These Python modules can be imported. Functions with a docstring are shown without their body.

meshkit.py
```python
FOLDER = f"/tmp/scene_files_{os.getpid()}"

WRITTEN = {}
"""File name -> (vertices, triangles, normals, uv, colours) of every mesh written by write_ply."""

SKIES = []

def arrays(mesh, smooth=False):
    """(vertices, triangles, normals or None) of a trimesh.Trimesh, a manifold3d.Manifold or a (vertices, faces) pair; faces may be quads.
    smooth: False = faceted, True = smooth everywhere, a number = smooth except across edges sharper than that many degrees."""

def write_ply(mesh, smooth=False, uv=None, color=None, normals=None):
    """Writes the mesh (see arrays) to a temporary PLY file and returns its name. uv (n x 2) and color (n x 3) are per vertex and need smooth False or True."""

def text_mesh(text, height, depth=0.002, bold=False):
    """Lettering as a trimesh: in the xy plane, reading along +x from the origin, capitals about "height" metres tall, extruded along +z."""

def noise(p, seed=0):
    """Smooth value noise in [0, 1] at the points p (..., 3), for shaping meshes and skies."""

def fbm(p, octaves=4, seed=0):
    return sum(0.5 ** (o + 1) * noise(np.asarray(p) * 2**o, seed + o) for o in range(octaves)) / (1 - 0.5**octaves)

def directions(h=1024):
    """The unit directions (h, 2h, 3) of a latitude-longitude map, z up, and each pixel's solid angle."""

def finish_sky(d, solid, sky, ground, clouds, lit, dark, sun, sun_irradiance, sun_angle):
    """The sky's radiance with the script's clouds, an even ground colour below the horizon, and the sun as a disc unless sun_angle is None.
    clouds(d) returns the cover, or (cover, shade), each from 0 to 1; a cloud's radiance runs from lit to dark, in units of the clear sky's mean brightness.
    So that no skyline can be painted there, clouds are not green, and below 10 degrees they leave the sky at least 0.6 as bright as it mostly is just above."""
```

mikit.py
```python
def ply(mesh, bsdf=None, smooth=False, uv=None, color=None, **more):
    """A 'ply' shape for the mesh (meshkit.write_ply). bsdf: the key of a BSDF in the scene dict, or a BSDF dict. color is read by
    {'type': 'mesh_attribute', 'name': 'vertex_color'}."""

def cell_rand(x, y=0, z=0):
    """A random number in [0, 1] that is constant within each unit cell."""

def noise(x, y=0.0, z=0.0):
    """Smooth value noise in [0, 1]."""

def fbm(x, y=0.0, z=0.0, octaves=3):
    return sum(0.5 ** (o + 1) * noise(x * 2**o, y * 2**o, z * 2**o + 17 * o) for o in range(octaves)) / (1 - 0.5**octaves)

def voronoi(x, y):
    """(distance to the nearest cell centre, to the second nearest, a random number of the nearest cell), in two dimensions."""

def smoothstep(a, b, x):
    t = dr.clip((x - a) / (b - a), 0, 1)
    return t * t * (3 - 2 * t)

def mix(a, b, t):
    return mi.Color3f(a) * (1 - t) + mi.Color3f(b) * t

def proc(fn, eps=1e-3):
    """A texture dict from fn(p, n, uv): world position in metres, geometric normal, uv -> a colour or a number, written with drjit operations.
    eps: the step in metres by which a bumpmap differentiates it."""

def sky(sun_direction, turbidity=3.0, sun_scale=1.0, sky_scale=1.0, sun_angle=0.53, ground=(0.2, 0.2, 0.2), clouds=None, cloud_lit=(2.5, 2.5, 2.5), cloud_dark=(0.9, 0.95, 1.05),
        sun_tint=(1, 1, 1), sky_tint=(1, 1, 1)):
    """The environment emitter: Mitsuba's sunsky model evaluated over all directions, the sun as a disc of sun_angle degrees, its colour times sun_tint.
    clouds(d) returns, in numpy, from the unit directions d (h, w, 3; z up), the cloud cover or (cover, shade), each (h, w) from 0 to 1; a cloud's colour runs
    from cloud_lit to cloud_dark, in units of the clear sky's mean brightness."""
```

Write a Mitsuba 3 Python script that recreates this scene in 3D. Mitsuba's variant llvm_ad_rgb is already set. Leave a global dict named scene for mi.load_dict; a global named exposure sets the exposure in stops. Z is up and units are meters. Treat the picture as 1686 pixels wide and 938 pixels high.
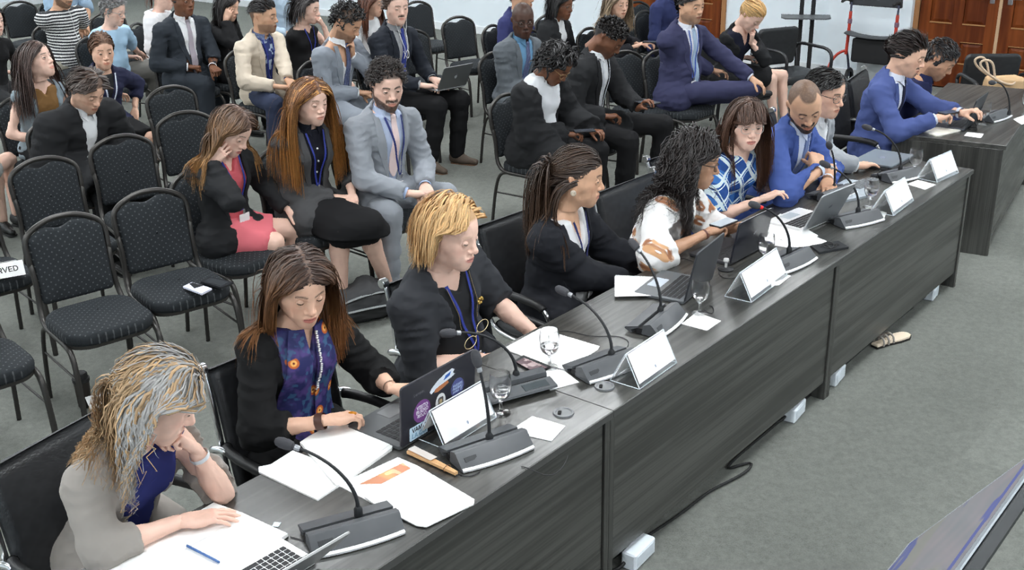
import math, random
import numpy as np, trimesh, mapbox_earcut, drjit as dr, mitsuba as mi, mikit, meshkit
T = mi.ScalarTransform4f
scene, labels = {}, {}
exposure = 0.3
# ---------------------------------------------------------------- camera
CAM = np.array([-6.6274, -1.9172, 2.5981])
_y, _p, _r = math.radians(39.5903), math.radians(21.7859), math.radians(-1.1040)
FW = np.array([math.cos(_y) * math.cos(_p), math.sin(_y) * math.cos(_p), -math.sin(_p)])
RT = np.cross(FW, [0, 0, 1.0]); RT /= np.linalg.norm(RT); UPV = np.cross(RT, FW)
UPV = -RT * math.sin(_r) + UPV * math.cos(_r)
scene['camera'] = dict(type='perspective', fov=2 * math.degrees(math.atan(843 / 1825.9)), fov_axis='x', near_clip=0.05, far_clip=100.0,
                       to_world=T().look_at(CAM.tolist(), (CAM + FW).tolist(), UPV.tolist()))
# ---------------------------------------------------------------- light: rows of fluorescent panels in the ceiling (no sky is seen)
CEIL = 3.3
LAMP_RADIANCE = (11.0, 11.4, 11.6)
LAMPS = [(x, y) for x in (-6.9, -3.6, -0.3, 3.0) for y in (-3.4, -0.4, 2.6, 5.6, 8.6, 11.6, 14.6)]
# ---------------------------------------------------------------- helpers: vectors, fields, meshes
F4 = np.float32
def V(*a): return np.array(a, float)
def nrm(v): v = np.asarray(v, float); return v / max(np.linalg.norm(v), 1e-9)
def lerp(a, b, t): return a + (b - a) * t
def rotz(a): c, s = math.cos(a), math.sin(a); return np.array([[c, -s, 0], [s, c, 0], [0, 0, 1.0]])
def rotx(a): c, s = math.cos(a), math.sin(a); return np.array([[1.0, 0, 0], [0, c, -s], [0, s, c]])
def roty(a): c, s = math.cos(a), math.sin(a); return np.array([[c, 0, s], [0, 1.0, 0], [-s, 0, c]])
D2R = math.pi / 180

def smin(a, b, k):
    h = np.clip(0.5 + 0.5 * (b - a) / k, 0, 1)
    return b * (1 - h) + a * h - k * h * (1 - h)

# a primitive: dict(a, b, ra, rb, k (blend), fd (flatten direction), ff (flatten factor), sub)
def C(a, b, ra, rb=None, k=0.03, fd=None, ff=1.0, sub=False):
    return dict(a=np.asarray(a, float), b=np.asarray(b, float), ra=ra, rb=ra if rb is None else rb, k=k, fd=None if fd is None else nrm(fd), ff=ff, sub=sub)

def prim_d(P, q, grow=0.0):
    a, b = q['a'], q['b']
    X = [P[0] - a[0], P[1] - a[1], P[2] - a[2]]
    ba = b - a
    ra, rb, s = q['ra'] + grow, q['rb'] + grow, 1.0
    if q['fd'] is not None:
        fd, m = q['fd'], 1 / q['ff'] - 1
        dt = X[0] * fd[0] + X[1] * fd[1] + X[2] * fd[2]
        X = [X[i] + fd[i] * (dt * m) for i in range(3)]
        ba = ba + fd * (ba @ fd) * m
        s = math.sqrt(min(q['ff'], 1.0))
    L2 = ba @ ba
    if L2 < 1e-10:
        return (np.sqrt(X[0] ** 2 + X[1] ** 2 + X[2] ** 2) - ra) * s
    t = np.clip((X[0] * ba[0] + X[1] * ba[1] + X[2] * ba[2]) / L2, 0, 1)
    d = np.sqrt((X[0] - t * ba[0]) ** 2 + (X[1] - t * ba[1]) ** 2 + (X[2] - t * ba[2]) ** 2)
    return (d - (ra + (rb - ra) * t)) * s

def fold(P, prims, grow=0.0):
    d = None
    for q in prims:
        e = prim_d(P, q, 0 if q['sub'] else grow)
        if d is None: d = e
        elif q['sub']: d = -smin(-d, e, q['k'])
        else: d = smin(d, e, q['k'])
    return d

def pts_d(pts, prims, grow=0.0):
    return fold([pts[:, 0], pts[:, 1], pts[:, 2]], prims, grow)

def grid_field(prims, h, grow=0.0, lo=None, hi=None):
    """the field of the primitives on a grid: (values, lower corner, axes)"""
    if lo is None:
        lo = np.min([np.minimum(q['a'], q['b']) - max(q['ra'], q['rb']) for q in prims if not q['sub']], 0) - grow - 2.5 * h
        hi = np.max([np.maximum(q['a'], q['b']) + max(q['ra'], q['rb']) for q in prims if not q['sub']], 0) + grow + 2.5 * h
    n = np.maximum(np.ceil((np.asarray(hi) - lo) / h).astype(int) + 1, 4)
    ax = [(lo[i] + h * np.arange(n[i])).astype(F4) for i in range(3)]
    G = np.full(n, 0.2, F4)
    for q in prims:
        m = max(q['ra'], q['rb']) + grow + q['k'] + 2 * h
        l, u = np.minimum(q['a'], q['b']) - m, np.maximum(q['a'], q['b']) + m
        i0 = np.clip(np.floor((l - lo) / h).astype(int), 0, n); i1 = np.clip(np.ceil((u - lo) / h).astype(int) + 1, 0, n)
        if np.any(i1 <= i0): continue
        sl = tuple(slice(i0[i], i1[i]) for i in range(3))
        P = [ax[0][sl[0]][:, None, None], ax[1][sl[1]][None, :, None], ax[2][sl[2]][None, None, :]]
        e = prim_d(P, q, 0 if q['sub'] else grow).astype(F4)
        G[sl] = -smin(-G[sl], e, q['k']) if q['sub'] else smin(G[sl], e, q['k'])
    return G, np.asarray(lo, float), ax

EDG = [(0, 1), (2, 3), (4, 5), (6, 7), (0, 2), (1, 3), (4, 6), (5, 7), (0, 4), (1, 5), (2, 6), (3, 7)]
COR = np.array([[i >> 2 & 1, i >> 1 & 1, i & 1] for i in range(8)])
def surfnet(G, lo, h):
    """naive surface nets: (vertices, triangles) of the zero level"""
    I = G < 0
    n = np.array(G.shape)
    s = I.astype(np.int8)
    c = sum(s[a:n[0] - 1 + a, b:n[1] - 1 + b, d:n[2] - 1 + d] for a, b, d in COR)
    act = (c > 0) & (c < 8)
    idx = np.argwhere(act)
    if not len(idx): return np.zeros((0, 3)), np.zeros((0, 3), int)
    vid = np.full(act.shape, -1, np.int32); vid[act] = np.arange(len(idx))
    vals = np.stack([G[idx[:, 0] + a, idx[:, 1] + b, idx[:, 2] + d] for a, b, d in COR], 1)
    acc, cnt = np.zeros((len(idx), 3)), np.zeros(len(idx))
    for i, j in EDG:
        x, y = vals[:, i], vals[:, j]
        m = (x < 0) != (y < 0)
        t = np.where(m, x / np.where(m, x - y, 1), 0)
        acc += np.where(m[:, None], COR[i] + (COR[j] - COR[i]) * t[:, None], 0); cnt += m
    v = lo + h * (idx + acc / cnt[:, None])
    quads = []
    for ax_ in range(3):
        o1, o2 = [(1, 2), (2, 0), (0, 1)][ax_]
        a = [slice(None)] * 3; b = [slice(None)] * 3
        a[ax_], b[ax_] = slice(0, -1), slice(1, None)
        ch = I[tuple(a)] != I[tuple(b)]
        e = np.argwhere(ch)
        e = e[(e[:, o1] > 0) & (e[:, o2] > 0) & (e[:, o1] < n[o1] - 1) & (e[:, o2] < n[o2] - 1)]
        if not len(e): continue
        d1, d2 = np.eye(3, dtype=int)[o1], np.eye(3, dtype=int)[o2]
        g = lambda q: vid[q[:, 0], q[:, 1], q[:, 2]]
        Q = np.stack([g(e - d1 - d2), g(e - d2), g(e), g(e - d1)], 1)
        fl = ~I[tuple(e.T)]
        Q[fl] = Q[fl][:, ::-1]
        quads.append(Q)
    Q = np.vstack(quads)
    return v, np.vstack([Q[:, [0, 1, 2]], Q[:, [0, 2, 3]]])

def vnormals(v, f):
    n = np.zeros_like(v); c = np.cross(v[f[:, 1]] - v[f[:, 0]], v[f[:, 2]] - v[f[:, 0]])
    for k in range(3): np.add.at(n, f[:, k], c)
    return n / np.maximum(np.linalg.norm(n, axis=1, keepdims=True), 1e-12)

def keep_faces(v, f, mask):
    """drops vertices outside mask (faces need all their vertices inside)"""
    f = f[mask[f].all(1)]
    used = np.zeros(len(v), bool); used[f] = True
    m = np.cumsum(used) - 1
    return v[used], m[f], used

def join(parts):
    vs, fs, o = [], [], 0
    for v, f in parts:
        vs.append(np.asarray(v, float)); fs.append(np.asarray(f) + o); o += len(v)
    return np.vstack(vs), np.vstack(fs)

# ---------------------------------------------------------------- hard-surface helpers (return (v, f))
def tri(m): return np.asarray(m.vertices, float), np.asarray(m.faces)
def box(cx, cy, cz, sx, sy, sz, R=None, bev=0.0):
    """box by centre and size, with chamfered edges when bev > 0"""
    if bev > 0:
        b = min(bev, sx * .45, sy * .45, sz * .45)
        X, Y, Z = sx / 2, sy / 2, sz / 2
        p = [(i * x, j * y, k * z) for i in (-1, 1) for j in (-1, 1) for k in (-1, 1) for x, y, z in ((X, Y - b, Z - b), (X - b, Y, Z - b), (X - b, Y - b, Z))]
        v, f = tri(trimesh.convex.convex_hull(np.array(p)))
    else:
        v, f = tri(trimesh.creation.box((sx, sy, sz)))
    if R is not None: v = v @ np.asarray(R).T
    return v + V(cx, cy, cz), f
def xf(m, R=None, t=None, s=1.0):
    v, f = m
    v = v * s
    if R is not None: v = v @ np.asarray(R).T
    if t is not None: v = v + np.asarray(t, float)
    return v, f
def mirror(m, ax=1):
    v, f = m; v = v.copy(); v[:, ax] *= -1
    return v, f[:, ::-1]
def lathe(prof, n=24):
    """(r, z) profile turned about z"""
    p = np.array(prof, float); a = np.linspace(0, 2 * np.pi, n, endpoint=False)
    v = np.stack([p[:, None, 0] * np.cos(a), p[:, None, 0] * np.sin(a), np.repeat(p[:, None, 1], n, 1)], -1).reshape(-1, 3)
    i, j = np.meshgrid(np.arange(len(p) - 1), np.arange(n), indexing='ij')
    q = np.stack([i * n + j, i * n + (j + 1) % n, (i + 1) * n + (j + 1) % n, (i + 1) * n + j], -1).reshape(-1, 4)
    return v, np.vstack([q[:, [0, 1, 2]], q[:, [0, 2, 3]]])
def smooth_path(p, n):
    p = np.asarray(p, float)
    if len(p) < 3: return np.stack([np.linspace(p[0, k], p[-1, k], n) for k in range(3)], 1)
    from scipy.interpolate import CubicSpline
    t = np.concatenate([[0], np.cumsum(np.linalg.norm(np.diff(p, axis=0), axis=1) ** .5)])
    return CubicSpline(t, p)(np.linspace(0, t[-1], n))
def tube(p, r, sides=8, caps=True, fy=1.0):
    p = np.asarray(p, float); m = len(p)
    r = np.broadcast_to(np.asarray(r, float), (m,))
    t = np.gradient(p, axis=0); t /= np.linalg.norm(t, axis=1, keepdims=True) + 1e-12
    a = np.cross(t[0], [0, 0, 1.0] if abs(t[0][2]) < .9 else [1.0, 0, 0]); a /= np.linalg.norm(a)
    A = []
    for k in range(m):
        a = a - t[k] * (a @ t[k]); a /= np.linalg.norm(a) + 1e-12; A.append(a)
    A = np.array(A); B = np.cross(t, A)
    g = np.arange(sides) * 2 * np.pi / sides
    v = (p[:, None] + r[:, None, None] * (np.cos(g)[None, :, None] * A[:, None] + fy * np.sin(g)[None, :, None] * B[:, None])).reshape(-1, 3)
    i, j = np.meshgrid(np.arange(m - 1), np.arange(sides), indexing='ij')
    q = np.stack([i * sides + j, i * sides + (j + 1) % sides, (i + 1) * sides + (j + 1) % sides, (i + 1) * sides + j], -1).reshape(-1, 4)
    f = np.vstack([q[:, [0, 1, 2]], q[:, [0, 2, 3]]])
    if caps:
        o = len(v); v = np.vstack([v, p[:1], p[-1:]])
        k = np.arange(sides); e = (m - 1) * sides
        f = np.vstack([f, np.stack([k * 0 + o, (k + 1) % sides, k], 1), np.stack([k * 0 + o + 1, e + k, e + (k + 1) % sides], 1)])
    return v, f
def ptube(pts, r, n=12, sides=8, **k): return tube(smooth_path(pts, n), r, sides, **k)
def rod(a, b, r, sides=10): return tube(np.array([a, b], float), r, sides)
def ell(c, r, sub=2, R=None):
    v, f = tri(trimesh.creation.icosphere(sub)); v = v * np.asarray(r, float)
    if R is not None: v = v @ np.asarray(R).T
    return v + np.asarray(c, float), f
def extr(poly, h, R=None, t=None):
    """polygon (list of xy or shapely) extruded along +z"""
    from shapely.geometry import Polygon
    g = poly if hasattr(poly, 'exterior') else Polygon(poly)
    return xf(tri(trimesh.creation.extrude_polygon(g, h, engine='earcut')), R, t)
def rrect(w, d, r, n=5):
    from shapely.geometry import box as sbox
    return sbox(-w / 2 + r, -d / 2 + r, w / 2 - r, d / 2 - r).buffer(r, quad_segs=n)
def rbox(w, d, h, r, e=0.0):
    """rounded slab: rounded plan, soft top and bottom edges of size e"""
    if e <= 0: return xf(extr(rrect(w, d, r), h), None, (0, 0, -h / 2))
    ps = []
    for z, i in ((-h / 2, e), (-h / 2 + e * .3, e * .3), (-h / 2 + e, 0), (h / 2 - e, 0), (h / 2 - e * .3, e * .3), (h / 2, e)):
        g = np.array(rrect(w - 2 * i, d - 2 * i, max(r - i, .002), 5).exterior.coords)[:-1]
        ps.append(np.c_[g, np.full(len(g), z)])
    return tri(trimesh.convex.convex_hull(np.vstack(ps)))
def basis(x, up=(0, 0, 1)):
    """rotation whose columns are x, y, z with z near up"""
    x = nrm(x); z = np.asarray(up, float); z = nrm(z - x * (z @ x)); return np.stack([x, np.cross(z, x), z], 1)

# ---------------------------------------------------------------- the scene dict
def numbered(name):
    if name not in USED: USED.add(name); return name
    k = 1
    while f'{name}_{k:03d}' in USED: k += 1
    USED.add(f'{name}_{k:03d}'); return f'{name}_{k:03d}'
USED = set()
def thing(name, label, cat, group=None):
    key = numbered(name); labels[key] = dict(label=label, category=cat)
    if group: labels[key]['group'] = group
    return key
def part(parent, name, mesh, bsdf, smooth=30, label=None, kind=None, **k):
    key = numbered((parent + '__' + name) if parent else name)
    if mesh is not None: scene[key] = mikit.ply(mesh, bsdf, smooth, **k)
    if label or kind: labels[key] = {a: b for a, b in (('label', label), ('kind', kind)) if b}
    return key
def part_n(parent, name, v, f, n, color, bsdf, label=None):
    """a part with given normals and vertex colours"""
    key = numbered(parent + '__' + name)
    path = meshkit.write_ply((v, f), False, None, color, n)
    scene[key] = dict(type='ply', filename=path, face_normals=False, bsdf=dict(type='ref', id=bsdf))
    if label: labels[key] = dict(label=label)
    return key
def part_at(parent, name, shape, M, label=None, **k):
    """a copy of a shape dict under its own key"""
    key = numbered(parent + '__' + name); scene[key] = {**shape, 'to_world': M, **k}
    if label: labels[key] = dict(label=label)
    return key
def one(name, mesh, bsdf, label, cat, smooth=30, group=None, **k):
    key = thing(name, label, cat, group); scene[key] = mikit.ply(mesh, bsdf, smooth, **k); return key
def struct(name, mesh, bsdf, smooth=False, **k):
    key = numbered(name); scene[key] = mikit.ply(mesh, bsdf, smooth, **k); labels[key] = dict(kind='structure'); return key
def TW(R=np.eye(3), t=(0, 0, 0)):
    M = np.eye(4); M[:3, :3] = R; M[:3, 3] = t; return T(M)
MATS = {}
def mat(rgb, rough=0.7, metal=0.0, spec=0.4, sheen=0.0, coat=0.0):
    """a plain principled material, kept once"""
    k = (tuple(np.round(rgb, 4)), rough, metal, spec, sheen, coat)
    if k not in MATS:
        MATS[k] = f'material_{len(MATS):03d}'
        d = dict(type='principled', base_color=dict(type='rgb', value=[float(x) for x in rgb]), roughness=rough, metallic=metal, specular=spec)
        if sheen: d['sheen'] = sheen
        if coat: d.update(clearcoat=coat, clearcoat_gloss=0.9)
        scene[MATS[k]] = dict(type='twosided', bsdf=d)
    return MATS[k]
def srgb(r, g, b):
    c = np.array([r, g, b]) / 255.0
    return np.where(c <= .04045, c / 12.92, ((c + .055) / 1.055) ** 2.4)
def vmat(rough=0.55, spec=0.35, sheen=0.0):
    """a material that takes its colour from the vertices"""
    k = ('v', rough, spec, sheen)
    if k not in MATS:
        MATS[k] = f'material_{len(MATS):03d}'
        d = dict(type='principled', base_color=dict(type='mesh_attribute', name='vertex_color'), roughness=rough, specular=spec)
        if sheen: d['sheen'] = sheen
        scene[MATS[k]] = dict(type='twosided', bsdf=d)
    return MATS[k]
def pmat(name, fn, rough=0.6, spec=0.4, bump=None, bscale=0.002, sheen=0.0, coat=0.0, eps=1e-3):
    """a material with a procedural colour (and relief)"""
    d = dict(type='principled', base_color=mikit.proc(fn), roughness=rough, specular=spec)
    if sheen: d['sheen'] = sheen
    if coat: d.update(clearcoat=coat, clearcoat_gloss=0.9)
    if bump is not None: d = dict(type='bumpmap', arbitrary=mikit.proc(bump, eps), scale=bscale, bsdf=d)
    scene[name] = dict(type='twosided', bsdf=d)
    return name
# ---------------------------------------------------------------- people: head and hand templates
def head_prims(fem):
    w = 0.94 if fem else 1.0
    j = 0.90 if fem else 1.0
    P = [C((-.014, 0, .034), (-.014, 0, .034), .096, k=.02, fd=(0, 1, 0), ff=.79 * w),
         C((-.002, 0, .030), (.018, 0, .040), .080, k=.03, fd=(0, 1, 0), ff=.88 * w),
         C((.030, 0, -.018), (.036, 0, -.062), .060, .047, k=.035, fd=(0, 1, 0), ff=.95 * w)]
    for s in (-1, 1):
        P += [C((-.012, s * .050 * j, -.052), (.058, s * .014 * j, -.098), .022, .017, k=.03),
              C((.052, s * .040 * w, -.026), (.030, s * .056 * w, -.024), .020, .016, k=.03),
              C((.084, s * .012, .020), (.070, s * .042 * w, .018), .009 if fem else .011, k=.018),
              C((.052, s * .030, -.060), (.052, s * .030, -.060), .022, k=.025)]
    P += [C((.068, 0, -.100), (.068, 0, -.100), .016 if fem else .019, k=.025),
          C((.062, 0, -.062), (.070, 0, -.070), .026, k=.02)]
    for s in (-1, 1):
        P.append(C((.101, s * .033, .001), (.095, s * .036, -.002), .0135, k=.016, sub=True))
    P += [C((.086, 0, .010), (.108, 0, -.030), .0075, .0105, k=.013),
          C((.109, 0, -.034), (.109, 0, -.034), .0095, k=.008)]
    for s in (-1, 1):
        P.append(C((.098, s * .0115, -.038), (.094, s * .0125, -.038), .0075, k=.006))
    # lips
    P += [C((.0905, -.017, -.0655), (.0955, 0, -.0615), .0050, .0062, k=.006), C((.0905, .017, -.0655), (.0955, 0, -.0615), .0050, .0062, k=.006),
          C((.0885, -.014, -.0720), (.0930, 0, -.0735), .0050, .0070, k=.006), C((.0885, .014, -.0720), (.0930, 0, -.0735), .0050, .0070, k=.006)]
    P += [C((.097, -.020, -.0672), (.103, 0, -.0668), .0016, k=.004, sub=True), C((.097, .020, -.0672), (.103, 0, -.0668), .0016, k=.004, sub=True)]
    for s in (-1, 1):  # ears
        y = .074 * w
        P += [C((-.018, s * (y + .004), .012), (-.004, s * (y - .003), -.024), .0150, .0085, k=.008, fd=(.35, s, 0), ff=.42),
              C((-.026, s * (y + .011), .018), (-.022, s * (y + .009), -.004), .0055, k=.006),
              C((-.010, s * (y + .012), .006), (-.008, s * (y + .010), -.006), .0065, k=.005, sub=True)]
    P += [C((-.020, 0, -.050), (-.034, 0, -.150), .057 if not fem else .050, .060 if not fem else .051, k=.035)]
    return P

HEADS = {}
def head_mesh(fem, h):
    if (fem, h) not in HEADS:
        G, lo, ax = grid_field(head_prims(fem), h)
        v, f = surfnet(G, lo, h)
        v, f, _ = keep_faces(v, f, v[:, 2] > -.142)
        HEADS[fem, h] = (v, f)
    return HEADS[fem, h]

HL_T = np.array([0, 25, 42, 58, 74, 88, 104, 118, 140, 180.0]) * D2R
HL_Z = np.array([.070, .066, .056, .034, -.004, -.018, .022, .004, -.034, -.062])
def scalp_mask(p, lift=0.0, recede=0.0):
    """> 0 on the hairy scalp (head coordinates), roughly metres from the hairline"""
    th = np.arctan2(np.abs(p[:, 1]), p[:, 0] + .010)
    z0 = np.interp(th, HL_T, HL_Z) + lift + recede * np.exp(-((th - .75) / .35) ** 2)
    return p[:, 2] - z0

def face_colors(v, fem, o):
    """per-vertex skin colour with brows, lips, beard, cropped hair"""
    skin = np.array(o['skin'])
    c = np.tile(skin, (len(v), 1))
    x, y, z = v[:, 0], v[:, 1], v[:, 2]
    ay = np.abs(y)
    n1 = meshkit.fbm(v * 55, 3, 7)[:, None]
    c = c * (0.90 + 0.2 * n1)
    def blend(m, col, a=1.0):
        nonlocal c
        m = np.clip(m, 0, 1)[:, None] * a
        c = c * (1 - m) + np.array(col) * m
    g = lambda X, Y, Z, r: np.exp(-(((x - X) ** 2 + (ay - Y) ** 2 + (z - Z) ** 2) / r ** 2))
    red = skin * np.array([1.02, .72, .68])
    blend(g(.07, .042, -.028, .022), red, .35 * o.get('blush', 1)); blend(g(.11, 0, -.034, .014), red, .35); blend(g(-.02, .08, 0, .02), red, .3)
    blend(g(.088, .033, -.016, .011), skin * .62, .45 * o.get('bags', 1))
    if o.get('old'):
        blend((np.abs(np.sin((z - .03) * 420)) ** 8) * g(.08, 0, .05, .03), skin * .75, .35); blend(g(.078, .033, -.058, .010) , skin * .68, .5)
        blend(g(.065, .030, -.082, .012), skin * .72, .45)
    lips = np.array(o.get('lips', skin * np.array([.88, .55, .52])))
    lm = np.clip(1.25 - np.sqrt((y / .022) ** 2 + ((z + .068 + .002) / .0095) ** 2), 0, .35) / .35 * (x > .078)
    blend(lm, lips, .85)
    blend((np.abs(z + .0668) < .0022) * (ay < .021) * (x > .08), lips * .35, .8)
    bz = .0215 + .004 * np.sin(np.clip((ay - .012) / .04, 0, 1) * np.pi) + (.002 if fem else -.001)
    bm = np.clip(1.3 - np.abs(z - bz) / (.0036 if fem else .0050), 0, 1) * (ay > .011) * (ay < .048) * (x > .045)
    hair = np.array(o.get('brow', np.array(o['hair']) * .7))
    blend(bm, hair, .85 * o.get('browk', 1))
    nn = meshkit.fbm(v * 260, 2, 3)
    if o.get('beard'):
        bd = np.clip((-.040 - z) / .010, 0, 1) * (x > -.012) * np.clip((z + .135) / .02, 0, 1)
        side = np.clip(1.4 - np.abs(x + .000) / .014, 0, 1) * (z > -.05) * (z < .0) * (ay > .05)
        cheek = np.clip((-.036 - z - .30 * np.clip(x - .03, 0, .1) - .45 * np.clip(.055 - ay, 0, .03)) / .012, 0, 1)
        mo = np.clip(1.7 - np.abs(z + .0530 + .1 * np.clip(ay - .015, 0, .02)) / .0085, 0, 1) * (ay < .034) * (x > .06)
        under = np.clip((-.078 - z) / .006, 0, 1)
        m = np.maximum(np.maximum(np.minimum(bd, np.maximum(cheek, under)), side), mo)
        m = m * (1 - np.clip(1.25 - np.sqrt((y / .019) ** 2 + ((z + .0685) / .0085) ** 2), 0, .25) / .25)
        blend(np.clip(m * (.55 + .9 * nn), 0, 1), o.get('beardcol', hair), o['beard'])
    if o.get('moustache'):
        mo = np.clip(1.6 - np.abs(z + .0525 + .10 * np.clip(ay - .012, 0, .03)) / .0055, 0, 1) * (ay < .026) * (x > .07)
        blend(mo, hair, o['moustache'])
    if o.get('goatee'):
        mo = np.maximum(np.clip(1.5 - np.abs(z + .0535) / .006, 0, 1) * (ay < .024), np.clip(1.4 - np.sqrt((y / .020) ** 2 + ((z + .094) / .018) ** 2), 0, 1)) * (x > .058)
        mo = mo * (1 - np.clip(1.35 - np.sqrt((y / .020) ** 2 + ((z + .068) / .0095) ** 2), 0, .3) / .3)
        blend(mo, hair, o['goatee'])
    if o.get('stubble'):
        m = np.clip((-.045 - z) / .015, 0, 1) * (x > -.02) * np.clip((z + .14) / .03, 0, 1)
        blend(m, hair, o['stubble'])
    sm = np.clip(scalp_mask(v, o.get('lift', 0), o.get('recede', 0)) / .010 + .3, 0, 1) * (v[:, 2] > -.075)
    ear = (np.abs(y) > .0715 * (.94 if fem else 1)) & (z < .034) & (z > -.055) & (x > -.050) & (x < .022)
    sm[ear] = 0
    blend(sm * np.clip(.75 + .5 * nn, 0, 1), np.array(o['hair']) * o.get('scalpk', .8), o.get('scalp', .9))
    if o.get('bald'):   # thin crown
        blend(np.exp(-(((x - o['bald']) / .055) ** 2 + (y / .040) ** 2)) * (z > .06), skin * .85, .7)
    return np.clip(c, .003, .95)

EYES = {}
def eye_mesh(open_, look=(0, 0), iris=(.10, .05, .025), skin=(.6, .4, .3)):
    """an eyeball with painted lids; open_ 0..1 ; front is +x"""
    n, m = 14, 20
    u = np.linspace(0.02, np.pi * .62, n); a = np.linspace(0, 2 * np.pi, m, endpoint=False)
    v = np.stack([np.cos(u)[:, None] * np.ones(m), np.sin(u)[:, None] * np.cos(a), np.sin(u)[:, None] * np.sin(a)], -1).reshape(-1, 3)
    i, j = np.meshgrid(np.arange(n - 1), np.arange(m), indexing='ij')
    q = np.stack([i * m + j, i * m + (j + 1) % m, (i + 1) * m + (j + 1) % m, (i + 1) * m + j], -1).reshape(-1, 4)
    f = np.vstack([q[:, [0, 1, 2]], q[:, [0, 2, 3]]])[:, ::-1]
    r = .0132
    skin = np.array(skin)
    zt = (-.22 + .62 * open_) * np.sqrt(np.clip(1 - (v[:, 1] / .95) ** 2, 0, 1)); zb = -.38 * np.sqrt(np.clip(1 - (v[:, 1] / .95) ** 2, 0, 1))
    c = np.tile(np.array([.72, .70, .68]), (len(v), 1))
    d = np.sqrt((v[:, 1] - look[0]) ** 2 + (v[:, 2] - look[1]) ** 2)
    c[d < .50] = iris; c[d < .22] = .01
    up, lo = v[:, 2] > zt, v[:, 2] < zb
    c[up] = skin * .88; c[lo] = skin * .92
    c[(np.abs(v[:, 2] - zt) < .13) & (np.abs(v[:, 1]) < .93)] = np.array([.03, .02, .015])
    rad = r * np.where(up | lo, 1.07, 1.0)
    return v * rad[:, None], f[:, ::-1], c

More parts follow.
